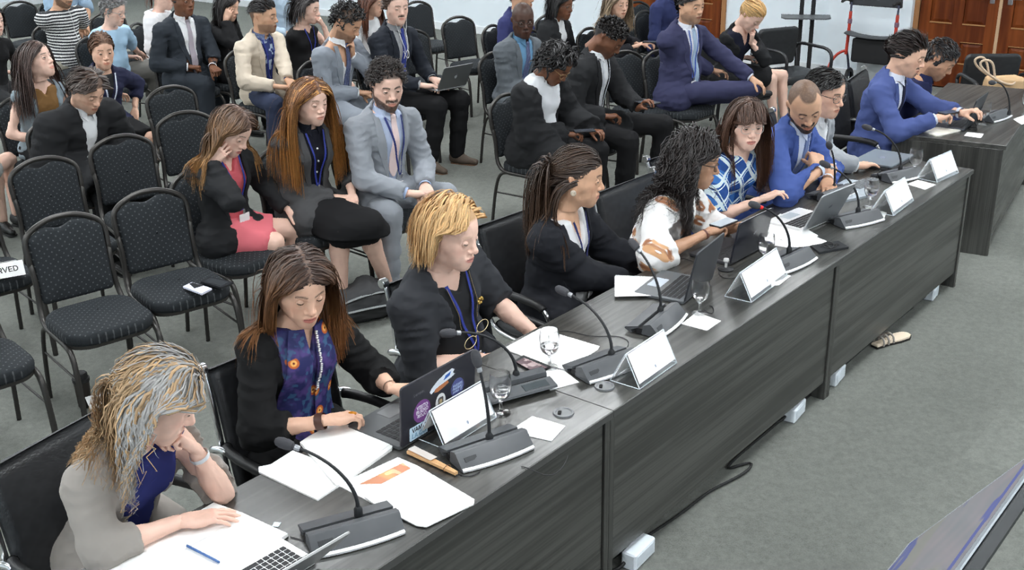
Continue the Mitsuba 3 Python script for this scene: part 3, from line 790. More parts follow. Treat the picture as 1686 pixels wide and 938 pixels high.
def person(o, label, group=None):
    s = Fig(o); far = o.get('far', 0)
    h = (.0098, .0140, .019)[far]
    key = thing('person', label, 'person', group)
    s.key = key
    seed = o.get('seed', 5)
    body, arms = s.body_prims(), {i: s.arm_prims(i) for i in (1, -1)}
    legs = {i: s.leg_prims(i) for i in (1, -1)}
    skin = np.array(o['skin'])
    # --- one skin mesh: head, trunk, limbs, hands
    hh = (.0045, .0065, .009)[far]
    hv, hf = head_mesh(s.fem, hh)
    hc = face_colors(hv, s.fem, o)
    hw = hv * V(1, o.get('facew', 1.0), o.get('facel', 1.0))
    parts_, cols = [(hw @ s.RH.T * s.hs + s.head, hf)], [hc]
    bare = [dict(q, ra=max(q['ra'] - .010, .01), rb=max(q['rb'] - .010, .01)) for q in body[:-1]] + body[-1:] if not o.get('bare') else body
    G, lo, _ = grid_field(bare + arms[1] + arms[-1] + legs[1] + legs[-1], (.021, .028, .034)[far])
    bv, bf = surfnet(G, lo, (.021, .028, .034)[far])
    parts_.append((bv, bf)); cols.append(np.tile(skin, (len(bv), 1)) * (.93 + .14 * meshkit.fbm(bv * 40, 2, 5))[:, None])
    for i, n in ((1, 'L'), (-1, 'R')):
        m = hand_mesh(o.get('hand' + n, 'relax'), i == 1, (.0048, .0066, .0085)[far])
        R = basis(s.hx[i], s.hz[i]); k = s.sc * (.93 if s.fem else 1.02) * o.get('handk', 1.04)
        parts_.append(xf(m, R, s.wr[i] + s.hx[i] * .012, k)); cols.append(hand_colors(m[0], skin))
    part(key, 'body', join(parts_), vmat(.5, .4), True, color=np.vstack(cols))
    # --- eyes
    if not o.get('noeyes'):
        for sg in (1, -1):
            ev, ef, ec = eye_mesh(o.get('eye', .4), o.get('look', (0, -.1)), o.get('iris', (.06, .035, .02)), skin)
            w = (.94 if s.fem else 1.0)
            ev = (ev + V(.0795, sg * .0325 * w, .0005)) * V(1, o.get('facew', 1.0), 1)
            part(key, 'eye', (ev @ s.RH.T * s.hs + s.head, ef), vmat(.35, .5), True, color=ec)
    # --- shoes
    sh = o.get('shoes', dict(col=(.012, .012, .012)))
    if sh:
        for i in (1, -1):
            shoe(s, key, i, sh)
    outer, grow = body, .004
    prims_all = None
    H = s.H
    for g in o.get('wear', []):
        kind = g['kind']
        gc = np.asarray(g['col'], float) if g.get('col') is not None else np.ones(3)
        gc = gc * .80 + gc.mean() * .20
        bs = g.get('mat') or mat(gc * (.62 if gc.max() < .22 else .82 if gc.max() < .5 else .90), g.get('rough', .85), 0, .25, g.get('sheen', .0) * .3)
        nm, lb, sd = g.get('name', kind), g.get('label'), seed + len(kind)
        kw = dict(uvmap=g.get('uv', False), label=lb, seed=sd, vcol=g.get('vcol'))
        slv = g.get('sleeve', 1.0)     # 1 wrist, .6 below the elbow, .3 short, 0 none
        def arm_cloth(fat):
            out = []
            for i in (1, -1):
                ca = (1.0 + (s.fat - 1) * .6) * (.92 if s.fem else 1.0)
                fat_i = fat
                if slv <= 0: continue
                if slv <= .45:
                    e = s.sh[i] + (s.el[i] - s.sh[i]) * (slv / .45)
                    out.append(C(s.sh[i], e, (.050 + fat_i) * ca, (.046 + fat_i) * ca, k=.03))
                else:
                    q = s.el[i] + (s.wr[i] - s.el[i]) * min((slv - .45) / .55, 1.0) * .96
                    out += [C(s.sh[i], s.el[i], (.048 + fat_i) * ca, (.041 + fat_i) * ca, k=.03), C(s.el[i], q, (.041 + fat_i) * ca, (.031 + fat_i + g.get('cuff', 0)) * ca, k=.025)]
            return out
        def sleeve_end(p):
            """positive beyond the sleeve's end, so that cuffs end flat"""
            out = np.full(len(p), -1.0)
            for i in (1, -1):
                if slv <= 0: continue
                a, b = (s.sh[i], s.el[i]) if slv <= .45 else (s.el[i], s.wr[i])
                t = slv / .45 if slv <= .45 else min((slv - .45) / .55, 1.0) * .97
                x = nrm(b - a); e = a + (b - a) * t
                q = p - e; ax = q @ x
                rad = np.linalg.norm(q - ax[:, None] * x, axis=1)
                out = np.maximum(out, np.where((rad < .11) & (ax > -.02), ax, -1))
            return out
        if kind in ('shirt', 'blouse', 'top', 'dress', 'robe', 'jacket', 'cardigan', 'coat', 'scarf'):
            fat = g.get('fat', .000)
            gr = g.get('grow', .009 if kind in ('shirt', 'blouse', 'top', 'dress') else .017)
            P = [dict(q) for q in body[:-1]] + [C(s.top, s.top + (s.nk1 - s.top) * .55, body[-1]['ra'] + .002, body[-1]['rb'] + .004, k=.035)]
            ac = arm_cloth(fat + (0.004 if gr > .01 else 0))
            if slv < .9 and slv > 0: pass
            neckz = g.get('neck', 1.0 if gr < .01 else 1.12)     # neckline height (fraction of the spine)
            hem = g.get('hem', -.02)
            skirt = []
            if g.get('skirt') is not None:     # jackets and robes hang over the hips
                d_ = g['skirt']
                for i in (1, -1):
                    skirt.append(C(s.hip[i] + s.L * i * .015, s.hip[i] + s.F * d_ + s.L * i * (.02 + d_ * .10), .100 * s.sc * s.fat, .092 * s.sc, k=.05))
                skirt.append(C(s.pel, s.pel + s.F * d_ * .8, .105 * s.sc * s.fat, .095, k=.04))
            prims = P + ac + skirt + g.get('extra', lambda s: [])(s)
            vn = g.get('vneck')                # (depth fraction, half width at the top)
            half = wedge(H * vn[0], H * 1.0, vn[2] if len(vn) > 2 else .0, vn[1], vn[3] if len(vn) > 3 else 1.0) if vn else None
            gap = g.get('gap')                 # open below the button, too
            lw = g.get('lapel', 0)
            low_arm = [C(s.el[i] + (s.sh[i] - s.el[i]) * .6, s.el[i], .06) for i in (1, -1)] + [C(s.el[i], s.wr[i], .055) for i in (1, -1)]
            def near_arm(p): return pts_d(p, low_arm) < (.012 + fat) if slv > 0 else np.zeros(len(p), bool)
            def cut(u, w, d, p):
                c = np.maximum(w - H * neckz - .02 * (np.abs(u) / .10) ** 2 * g.get('scoop', 0) * -8, -1)
                hole = -(prim_d([p[:, 0], p[:, 1], p[:, 2]], C(s.neck + (s.nk1 - s.neck) * .25, s.nk1 + (s.nk1 - s.neck) * .6, .01)) - (g.get('hole', .064 if not s.fem else .057) + (.010 if gr > .011 else 0)) * s.sc + .01)
                c = np.maximum(c, np.where(w > H * .88, np.minimum(hole, .03), -1))
                c = np.maximum(c, sleeve_end(p))
                if half is not None:
                    hf = half(w)
                    if gap is not None: hf = np.where(w < H * vn[0], np.maximum(gap * (H * vn[0] - w) / .3 + (vn[2] if len(vn) > 2 else 0), vn[2] if len(vn) > 2 else 0), hf)
                    c = np.maximum(c, np.where((d > -.02) & (w > -.10) & ~near_arm(p), np.minimum(hf - np.abs(u), .03), -1))
                hm = g.get('hemw')
                if hm is not None: c = np.maximum(c, hm - w)
                return c
            covered = kind == 'shirt' and any(q['kind'] in ('jacket', 'robe') for q in o['wear'])
            garment(s, key, nm, prims, h * (1.8 if covered else 1), gr, bs, cut, None, amp=g.get('amp', .017 if gr > .01 else .005), f=g.get('f', 17.0), **kw)
            outer, grow = P, gr
            prims_all = [dict(q, ra=q['ra'] + .012, rb=q['rb'] + .012) for q in ac]
            if lw: lapels(s, key, P, gr, H * vn[0], H * .985, half, lw, g.get('lapelmat') or bs)
            if g.get('collar'):
                cc = g['collar']; rn = .066 * s.sc if not s.fem else .058 * s.sc
                ax = nrm(s.nk1 - s.neck)
                c0 = s.neck + ax * .004 + s.Fc * .004; c1 = c0 + ax * .034
                m1 = ring_band(c0, c1, rn + .006, rn - .002, s.Fc, 1.0, cc, 2 * np.pi - cc, .003)
                m2 = ring_band(c0 - ax * .004, c1 + ax * .002, rn + .015, rn + .003, s.Fc, 1.0, cc * .8, 2 * np.pi - cc * .8, .003)
                tips = []
                for i in (1, -1):
                    x0 = nrm(s.Fc); 
                    a = cc * .8 * i
                    bt = c1 + ax * .002 + (x0 * math.cos(a) + s.Lc * math.sin(a)) * (rn + .003)
                    bb = c0 - ax * .004 + (x0 * math.cos(a) + s.Lc * math.sin(a)) * (rn + .015)
                    a2 = a + .55 * i
                    b2 = c0 - ax * .004 + (x0 * math.cos(a2) + s.Lc * math.sin(a2)) * (rn + .016)
                    tp = bb - s.UP * .030 + s.Fc * .016 + s.Lc * i * .006
                    vv = np.array([bt, bb, tp, b2, (bt + b2) / 2 + x0 * .004])
                    tips.append((np.vstack([vv, vv - s.Fc * .003]), np.array([[0, 1, 3], [1, 2, 3], [5, 8, 6], [6, 8, 7], [0, 5, 6], [0, 6, 1], [1, 6, 7], [1, 7, 2], [2, 7, 8], [2, 8, 3]])))
                part(key, 'collar', join([m1, m2] + tips), g.get('collarmat') or bs, 40)
            if g.get('cuffcol') is not None:
                for i in (1, -1):
                    x = nrm(s.wr[i] - s.el[i]); c = s.wr[i] - x * .016
                    part(key, 'shirt_cuff', tube(np.array([c, c + x * .012, c + x * .024]), np.array([.036, .037, .0365]) * s.sc * (.92 if s.fem else 1), 16, caps=False), mat(np.asarray(g['cuffcol']) * .9, .8), True)
        elif kind == 'tie':
            top = H * .985; n = 16
            ws = np.linspace(top, H * g.get('to', .25), n); us = np.linspace(0, g.get('du', 0), n) ** 1
            wd = np.interp(np.linspace(0, 1, n), [0, .1, .14, .9, 1], [.036, .030, .038, .075, .012]) * g.get('w', 1)
            part(key, 'tie', strip(s, outer, grow, us, ws, wd, .013, .010), bs, 50, lb)
            kp, _ = front_surface(s, outer, grow, [0.0], [top - .004], .006)
            part(key, 'tie_knot', ell(kp[0] , (.012, .019, .019), 2, np.stack([s.Fc, s.Lc, s.UP], 1)), bs, True)
        elif kind == 'lanyard':
            n = 14; to = H * g.get('to', .38)
            ms = []
            for i in (1, -1):
                us = np.linspace(.062 * i, .006 * i + g.get('du', 0), n); ws = np.linspace(H * .985, to, n)
                ms.append(strip(s, g.get('over') or outer, g.get('ogrow', grow), us, ws, .012, .010, .002))
            part(key, 'lanyard', join(ms), bs, 50, lb)
            bp, _ = front_surface(s, outer, grow, [g.get('du', 0)], [to - .055], .016)
            R = np.stack([s.Lc, s.UP, s.Fc], 1)
            bw = g.get('bw', .075)
            part(key, 'badge', box(*bp[0], bw, bw * 1.15, .004, R, .001), mat(g.get('badge', (.85, .85, .85)), .5), False, g.get('blabel', 'white card badge'))
            part(key, 'badge_clip', box(*(bp[0] + s.UP * .052), .014, .03, .006, R, .002), mat((.6, .6, .62), .3, 1.0), False)
        elif kind == 'trousers':
            P = [dict(q) for q in body[:2]]
            for i in (1, -1):
                k = s.sc * (1 + (s.fat - 1) * .6)
                m = s.kn[i] + (s.an[i] - s.kn[i]) * .5
                P += [C(s.hip[i], s.kn[i], .094 * k, .068 * k, k=.04), C(s.kn[i], m, .067 * k, .062 * k, k=.02), C(m, s.an[i] + V(0, 0, .0), .062 * k, .056 * k, k=.02)]
            top = g.get('top', .10)
            garment(s, key, nm, P, h * 1.5, .006, bs, lambda u, w, d, p: waist_cut(s, p, top), amp=.012, f=14.0, **kw)
        elif kind == 'skirt':
            P = [dict(q) for q in body[:2]]; t = g.get('to', .95); r_ = g.get('r', .10)
            K = {i: s.hip[i] + (s.kn[i] - s.hip[i]) * min(t, 1.0) for i in (1, -1)}
            mid = (K[1] + K[-1]) / 2
            for i in (1, -1):
                P.append(C(s.hip[i], K[i], .100 * s.sc * s.fat, .074 * s.sc, k=.06))
            P.append(C(s.pel, mid, .105, .075, k=.06))
            if t > 1.0:
                for i in (1, -1):
                    q = s.kn[i] + (s.an[i] - s.kn[i]) * (t - 1.0)
                    P.append(C(s.kn[i], q, .078, r_, k=.06))
                P.append(C((s.kn[1] + s.kn[-1]) / 2, (s.kn[1] + (s.an[1] - s.kn[1]) * (t - 1.0) + s.kn[-1] + (s.an[-1] - s.kn[-1]) * (t - 1.0)) / 2, .08, r_, k=.06))
            xk = nrm(mid - s.pel)
            end = (lambda p: np.maximum((p - mid) @ xk - .01, -1)) if t <= 1.0 else (lambda p: np.maximum(((s.kn[1] + s.kn[-1]) / 2 * 0 + (s.kn[1][2] + s.kn[-1][2]) / 2 + ((s.an[1][2] + s.an[-1][2]) / 2 - (s.kn[1][2] + s.kn[-1][2]) / 2) * (t - 1)) - p[:, 2], -1) if False else np.maximum(((s.kn[1][2] + s.kn[-1][2]) / 2 + ((s.an[1][2] + s.an[-1][2]) / 2 - (s.kn[1][2] + s.kn[-1][2]) / 2) * (t - 1)) - p[:, 2], -1))
            garment(s, key, nm, P, h, .008, bs, lambda u, w, d, p: np.maximum(waist_cut(s, p, .12), end(p)), amp=.010, f=10.0, **kw)
        elif kind == 'glasses':
            glasses(s, key, bs, g)
        elif kind == 'buttons':
            for q in np.linspace(*g['at']):
                bp, _ = front_surface(s, outer, grow, [g.get('u', 0.0)], [H * q], .004)
                part(key, 'button', xf(lathe([(0, -.002), (.006, -.002), (.006, .002), (0, .002)], 10), np.stack([s.Lc, s.UP, s.Fc], 1), bp[0]), bs, 30)
    if o.get('style'):
        v, f, n, c = grow_hair(s, o, outer + (prims_all or []), far)
        part_n(key, 'hair', v, f, n, c, vmat(o.get('hrough', .45), .4))
    for n, fn in (o.get('more') or {}).items():
        fn(s, key)
    return s

def shoe(s, key, i, sh):
    a, x = s.an[i], s.tf[i]
    z = V(0, 0, 1) if abs(x[2]) < .9 else s.UP
    R = basis(x, sh.get('up', (0, 0, 1)) if not s.o.get('shup' + ('L' if i == 1 else 'R')) else s.o['shup' + ('L' if i == 1 else 'R')])
    k = s.sc * (.92 if s.fem else 1.03)
    P = [C((-.035, 0, -.055), (.06, 0, -.058), .032, .034, k=.02), C((.06, 0, -.058), (.155, .006 * i, -.066), .036, .028, k=.03, fd=(0, 0, 1), ff=.85), C((-.02, 0, -.02), (.03, 0, -.04), .036, .036, k=.03)]
    if sh.get('boot'): P.append(C((-.005, 0, -.03), (-.005, 0, .05), .042, .046, k=.02))
    P2 = dict()
    G, lo, ax = grid_field(P, .013)
    v, f = surfnet(G, lo, .013)
    v[:, 2] = np.maximum(v[:, 2], -.086)
    part(key, 'shoe', xf((v, f), R, a, k), mat(sh['col'], sh.get('rough', .45)), True)
    so = extr(rrect(.225, .075, .036), .012, None, (.058, 0, -.097))
    part(key, 'shoe_sole', xf(so, R, a, k), mat(sh.get('sole', (.02, .02, .02)), .7), 30)

def glasses(s, key, bs, g):
    dz = g.get('dz', 0.0)
    ms = []
    for sg in (1, -1):
        a = np.linspace(0, 2 * np.pi, 21)
        w, hgt = g.get('w', .025), g.get('h', .019)
        ex = 2.6
        ring = np.stack([.104 - .004 * np.abs(np.cos(a)) - .016 * (sg * (np.sign(np.cos(a)) * np.abs(np.cos(a)) ** (2 / ex)) > 0) * np.abs(np.cos(a)) * .5, sg * .0325 + w * np.sign(np.cos(a)) * np.abs(np.cos(a)) ** (2 / ex), dz - .003 + hgt * np.sign(np.sin(a)) * np.abs(np.sin(a)) ** (2 / ex)], 1)
        ms.append(tube(ring, g.get('r', .0013), 6, caps=False))
        ms.append(tube(np.array([[.093, sg * (.0325 + w), dz + .004], [.05, sg * .072, dz + .006], [-.01, sg * .080, dz + .010], [-.03, sg * .079, dz - .002]]), g.get('r', .0013), 6))
    ms.append(tube(np.array([[.104, .0085, dz + .002], [.110, 0, dz + .004], [.104, -.0085, dz + .002]]), g.get('r', .0013), 6))
    m = join(ms)
    part(key, 'glasses', (m[0] @ s.RH.T * s.hs + s.head, m[1]), bs, True, g.get('label', 'glasses'))
# ---------------------------------------------------------------- the room
smoothstep, mixc, noise, fbm = mikit.smoothstep, mikit.mix, mikit.noise, mikit.fbm
X0, X1, Y0, Y1 = -9.0, 5.75, -5.5, 17.9

def carpet_fn(p, n, uv):
    f = fbm(p.x * 240, p.y * 240, 0.0, octaves=2)
    g = fbm(p.x * 46, p.y * 46, 3.0, octaves=3)
    b = noise(p.x * 1.6, p.y * 1.6, 5.0)
    tile = mikit.cell_rand((p.x + .2) / .61, (p.y + .1) / .61, 2)
    k = .62 + .34 * f + .34 * g + .14 * b + .10 * tile
    return mi.Color3f(.150, .156, .142) * k
pmat('carpet', carpet_fn, .95, .1, lambda p, n, uv: fbm(p.x * 260, p.y * 260, 1.0, octaves=2), .004)
def wood_fn(kind):
    def fn(p, n, uv):
        if kind == 'x': a, b, c = p.x * 1.1, p.y * 42, p.z * 42
        elif kind == 'y': a, b, c = p.y * 1.1, p.x * 42, p.z * 42
        else: a, b, c = p.z * 1.3, p.x * 46, p.y * 46
        w = fbm(a, b, c, octaves=3)
        w2 = noise(a * .8 + 9, b * .24, c * .24)
        s = noise(a * 3.1, b * 3.6, c * 3.6)
        t = dr.clip(.55 * w + .40 * w2 + .16 * s - .06, 0, 1)
        t = smoothstep(.30, .75, t)
        return mixc((.017, .0165, .0145), (.055, .054, .049), t)
    return fn
pmat('wood_long', wood_fn('x'), .33, 1.0, coat=1.0)
pmat('wood_upright', wood_fn('z'), .33, 1.0, coat=1.0)
pmat('wood_panel', wood_fn('x'), .33, 1.0, coat=1.0)
mat_edge = mat((.060, .060, .057), .45, 0, .4)
pmat('wall_paint', lambda p, n, uv: mi.Color3f(.76, .83, .88) * (.97 + .05 * noise(p.y * 3, p.z * 3, p.x * 3)), .8, .2)
pmat('ceiling_paint', lambda p, n, uv: mi.Color3f(.80, .80, .79) * (.96 + .08 * noise(p.x * 60, p.y * 60)), .9, .1)
def door_fn(p, n, uv):
    w = fbm(p.z * 2.2, p.y * 34, p.x * 20, octaves=3); w2 = noise(p.z * 1.2, p.y * 9)
    return mixc((.085, .016, .003), (.185, .045, .009), smoothstep(.25, .75, .6 * w + .4 * w2))
pmat('door_wood', door_fn, .5, .2)

struct('floor', box((X0 + X1) / 2, (Y0 + Y1) / 2, -.05, X1 - X0, Y1 - Y0, .1), 'carpet')
struct('ceiling', box((X0 + X1) / 2, (Y0 + Y1) / 2, CEIL + .05, X1 - X0, Y1 - Y0, .1), 'ceiling_paint')
struct('wall_back', box((X0 + X1) / 2, Y1 + .06, CEIL / 2, X1 - X0, .12, CEIL), 'wall_paint')
struct('wall_front', box((X0 + X1) / 2, Y0 - .06, CEIL / 2, X1 - X0, .12, CEIL), 'wall_paint')
struct('wall_left', box(X0 - .06, (Y0 + Y1) / 2, CEIL / 2, .12, Y1 - Y0, CEIL), 'wall_paint')
D1, D2 = (.76, 2.48), (4.87, 6.55)            # door openings in the right wall
DH = 2.15
ws = []
for a, b in ((Y0, D1[0]), (D1[1], D2[0]), (D2[1], Y1)):
    ws.append(box(X1 + .06, (a + b) / 2, CEIL / 2, .12, b - a, CEIL))
for a, b in (D1, D2): ws.append(box(X1 + .06, (a + b) / 2, (DH + CEIL) / 2, .12, b - a, CEIL - DH))
struct('wall_right', join(ws), 'wall_paint')
# a shallow boxed-out pier right of the corner line seen behind the walker
struct('wall_pier', box(X1 - .05, 2.99, CEIL / 2, .10, .95, CEIL), 'wall_paint')
for a, b in ((D1[1] + .12, D2[0] - .12), (D2[1] + .12, Y1), (Y0, D1[0] - .12)):
    struct('baseboard_right', box(X1 - .008, (a + b) / 2, .055, .016, b - a, .11, None, .003), mat((.74, .77, .79), .5))
struct('baseboard_pier', box(X1 - .108, 2.99, .055, .016, .966, .11, None, .003), mat((.74, .77, .79), .5))
struct('baseboard_back', box((X0 + X1) / 2, Y1 - .008, .055, X1 - X0, .016, .11, None, .003), mat((.74, .77, .79), .5))

def panel_leaf(y0, y1, name, handle):
    """one door leaf with raised-and-fielded panels; returns its key"""
    key = struct(name, None, None) if False else numbered(name)
    labels[key] = dict(kind='structure')
    w = y1 - y0
    xs = X1 + .012
    st, z = .115, [(.0, .26), (.50, .68), (1.02, 1.16), (2.0, 2.13)]
    rails = [box(xs, y0 + st / 2, DH / 2, .045, st, DH - .02, None, .003), box(xs, y1 - st / 2, DH / 2, .045, st, DH - .02, None, .003), box(xs, (y0 + y1) / 2, DH / 2, .043, .11, DH - .03, None, .003)]
    part(key, 'stiles', join(rails), 'door_wood', False)
    for a, b in z: part(key, 'rail', box(xs, (y0 + y1) / 2, (a + b) / 2 + .01, .0435, w - 2 * st + .01, b - a, None, .003), 'door_wood', False)
    cols = [(y0 + st, (y0 + y1) / 2 - .055), ((y0 + y1) / 2 + .055, y1 - st)]
    for k in range(3):
        za, zb = z[k][1] + .01, z[k + 1][0] + .01
        for a, b in cols:
            v = []
            for x, e in ((xs + .015, .0), (xs - .004, .004), (xs - .004, .012), (xs - .018, .045)):
                v += [(x, a + e, za + e), (x, b - e, za + e), (x, b - e, zb - e), (x, a + e, zb - e)]
            v += [(xs - .018, (a + b) / 2, (za + zb) / 2)]
            f = []
            for r in range(3):
                for q in range(4):
                    i, j = r * 4 + q, r * 4 + (q + 1) % 4
                    f += [[i, j, j + 4], [i, j + 4, i + 4]]
            f += [[12 + q, 12 + (q + 1) % 4, 16] for q in range(4)]
            part(key, 'panel', (np.array(v), np.array(f)), 'door_wood', False)
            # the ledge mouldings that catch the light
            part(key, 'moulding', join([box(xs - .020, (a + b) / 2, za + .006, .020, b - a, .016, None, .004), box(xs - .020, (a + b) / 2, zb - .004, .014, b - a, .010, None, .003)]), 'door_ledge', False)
    if handle is not None:
        hy = handle
        m = [box(xs - .03, hy, 1.01, .012, .05, .16, None, .004), rod((xs - .03, hy, 1.0), (xs - .075, hy, 1.0), .009), box(xs - .078, hy + (.055 if hy < (y0 + y1) / 2 else -.055), 1.0, .018, .14, .022, None, .006)]
        part(key, 'handle', join(m), mat((.75, .75, .76), .22, 1.0), 30)
    return key
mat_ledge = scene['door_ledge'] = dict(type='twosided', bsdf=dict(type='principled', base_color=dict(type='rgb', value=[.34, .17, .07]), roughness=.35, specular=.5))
panel_leaf(1.635, 2.455, 'door_1', 1.71)
panel_leaf(.785, 1.605, 'door_2', 1.53)
panel_leaf(4.90, 5.70, 'door_3', 5.62)
panel_leaf(5.72, 6.52, 'door_4', 5.80)
struct('trim_1', box(X1 - .012, 1.62, DH / 2, .018, .034, DH - .01, None, .004), mat((.50, .33, .20), .35))   # the pale meeting strip between the leaves
for (a, b) in (D1, D2):
    for k, y in enumerate((a - .012, b + .012)):
        struct('trim_2', box(X1 - .012, y, DH / 2, .03, .06, DH, None, .006), mat((.36, .17, .07), .4))
    struct('trim_3', box(X1 - .012, (a + b) / 2, DH + .03, .03, b - a + .084, .06, None, .006), mat((.36, .17, .07), .4))
# floor bolt at the foot of the meeting strip
one('door_bolt', join([box(X1 - .03, 1.645, .33, .02, .05, .10, None, .004), rod((X1 - .034, 1.645, .28), (X1 - .034, 1.645, .40), .012)]), mat((.03, .03, .03), .4), 'small black bolt low on the seam between the wooden doors', 'door bolt')

# ceiling panels
lamp_frame = mikit.ply(join([box(sx * .6, 0, 0, .03, 1.23, .04) for sx in (-1, 1)] + [box(0, sy * .6, 0, 1.2, .03, .04) for sy in (-1, 1)]), mat((.8, .8, .8), .5))
for x, y in LAMPS:
    k = thing('ceiling_light', 'square white fluorescent panel set in the white ceiling', 'ceiling light', 'fluorescent panels in the ceiling')
    part_at(k, 'frame', lamp_frame, TW(np.eye(3), (x, y, CEIL - .01)))
    scene[numbered(k + '__diffuser')] = dict(type='rectangle', to_world=T().translate([x, y, CEIL - .012]) @ T().rotate([1, 0, 0], 180) @ T().scale([.585, .585, 1]),
        emitter=dict(type='area', radiance=dict(type='rgb', value=list(LAMP_RADIANCE))), bsdf=dict(type='ref', id=mat((.8, .8, .8), .5)))

# ---------------------------------------------------------------- desks
def desk(origin, rot, L, label, W=.65, grommets=(), side_grain='wood_upright'):
    """front edge along +x from the origin, going back along +y; front panel on the -y side"""
    R = rotz(rot); o = V(*origin)
    key = thing('desk', label, 'desk', None)
    put = lambda m: xf(m, R, o)
    top = box(L / 2, W / 2, .7355, L - .002, W, .029, None, .002)
    part(key, 'tabletop', put(top), 'wood_long', False)
    part(key, 'edge_band', put(box(L / 2, -.0008, .7355, L - .003, .0022, .025)), mat_edge, False)
    part(key, 'front_panel', put(box(L / 2, .030, .405, L - .07, .020, .612, None, .001)), 'wood_panel', False)
    for x in (.0155, L - .0155):
        part(key, 'end_panel', put(box(x, W / 2 + .006, .3605, .029, W - .012, .721, None, .0015)), side_grain, False)
    for gx, gy in grommets:
        g = lathe([(0, .003), (.026, .003), (.030, .006), (.036, .006), (.038, 0), (.0, 0)], 28)
        gk = part(key, 'grommet', put(xf(g, None, (gx, gy, .750))), mat((.12, .125, .13), .35, 0, .5), 30, 'round grey plastic cable grommet')
        hole = extr(rrect(.026, .012, .005), .0015)
        part(gk, 'slot', put(xf(hole, rotz(.5), (gx - .012, gy + .008, .7556))), mat((.004, .004, .004), .8), False)
    return key
desk((-1.858, 0, 0), 0, 1.858, 'dark grey wood desk segment at the far end, next to the separate desk')
desk((-3.767, 0, 0), 0, 1.909, 'dark grey wood desk segment in the middle, with a phone seam at each end', grommets=((.13, .128),))
desk((-5.640, 0, 0), 0, 1.873, 'nearest dark grey wood desk segment, under the sticker covered laptop', grommets=((1.752, .127),))
desk((.651, .012, 0), 8.5 * D2R, 1.86, 'dark grey wood desk standing apart at the right, by the wooden doors', W=.70)
labels['desk_001']['label'] = 'middle dark grey wood desk segment, behind the black blazer woman\'s goblet and napkin'
# white power units and cable on the floor below the desks
for k, (x0, y0, L, ang, lb) in enumerate(((-3.555, .015, .16, .06, 'white power box on the carpet below the near seam of the desks'), (-2.13, .055, .15, .1, 'white power box under the middle desk, left of the far seam'),
                                         (-1.655, .060, .15, .1, 'white power box just right of the far desk seam'), (-.27, .07, .12, .1, 'white power box under the far end of the desk row'))):
    k_ = thing('power_box', lb, 'power box')
    part(k_, 'case', xf(box(0, 0, .038, L, .062, .074, None, .006), rotz(ang), (x0, y0, 0)), mat((.72, .77, .82), .4), False)
    part(k_, 'socket_cover', xf(box(0, -.032, .042, L * .8, .004, .045, None, .0015), rotz(ang), (x0, y0, 0)), mat((.62, .67, .72), .4), False)
    part(k_, 'cord', ptube([(x0 - L * .5, y0 + .01, .03), (x0 - L * .5 - .05, y0 + .03, .012), (x0 - .22, y0 + .10, .008), (x0 - .5, y0 + .16, .008)], .007, 14), mat((.01, .01, .01), .6), True)
one('floor_cable', ptube([(-5.5, .13, .012), (-4.6, .10, .010), (-3.9, .12, .010), (-3.2, .045, .010), (-2.95, .03, .010), (-2.72, -.012, .010), (-2.66, .01, .010), (-2.75, .06, .010), (-2.4, .08, .010), (-1.4, .09, .010), (-.5, .09, .010)], .006, 90), mat((.008, .008, .008), .6), 'thin black cable lying on the carpet along the desk fronts', 'cable')
# ---------------------------------------------------------------- banquet chairs (origin on the floor under the seat, facing -y)
def fabric_fn(p, n, uv):
    u, v = uv.x / .036, uv.y / .036
    a, b = u + v, u - v
    fa, fb = a - dr.floor(a) - .5, b - dr.floor(b) - .5
    d = dr.sqrt(fa * fa + fb * fb)
    dot = 1 - smoothstep(.08, .20, d)
    g = .8 + .4 * noise(uv.x * 700, uv.y * 700)
    return mixc(mi.Color3f(.0185, .0215, .0245) * g, (.095, .10, .105), dot * .7)
pmat('chair_fabric', fabric_fn, .85, .2, sheen=.4)
M_FRAME = mat((.050, .047, .044), .36, .55, .5)
def cushion(w, d, h, r, crown, nx=14):
    """a padded slab with a domed top, in local xy, resting on z = 0"""
    from shapely.geometry import Point
    g = rrect(w, d, r, 6); out = np.array(g.exterior.coords)[:-1]
    rings, rows = [], []
    for t, z in ((1.0, 0.0), (1.012, .2), (1.02, .5), (1.0, .78), (.955, .93), (.87, 1.0), (.6, 1.0 + crown * .7), (.3, 1 + crown * .95), (.02, 1 + crown)):
        rows.append(np.c_[out * t, np.full(len(out), z * h)])
    v = np.vstack(rows); n = len(out); q = []
    for k in range(len(rows) - 1):
        i = np.arange(n); q.append(np.stack([k * n + i, k * n + (i + 1) % n, (k + 1) * n + (i + 1) % n, (k + 1) * n + i], 1))
    q = np.vstack(q)
    f = np.vstack([q[:, [0, 1, 2]], q[:, [0, 2, 3]], [[0, (i + 1), i] for i in range(1, n - 1)]])
    return v, f
BC = {}
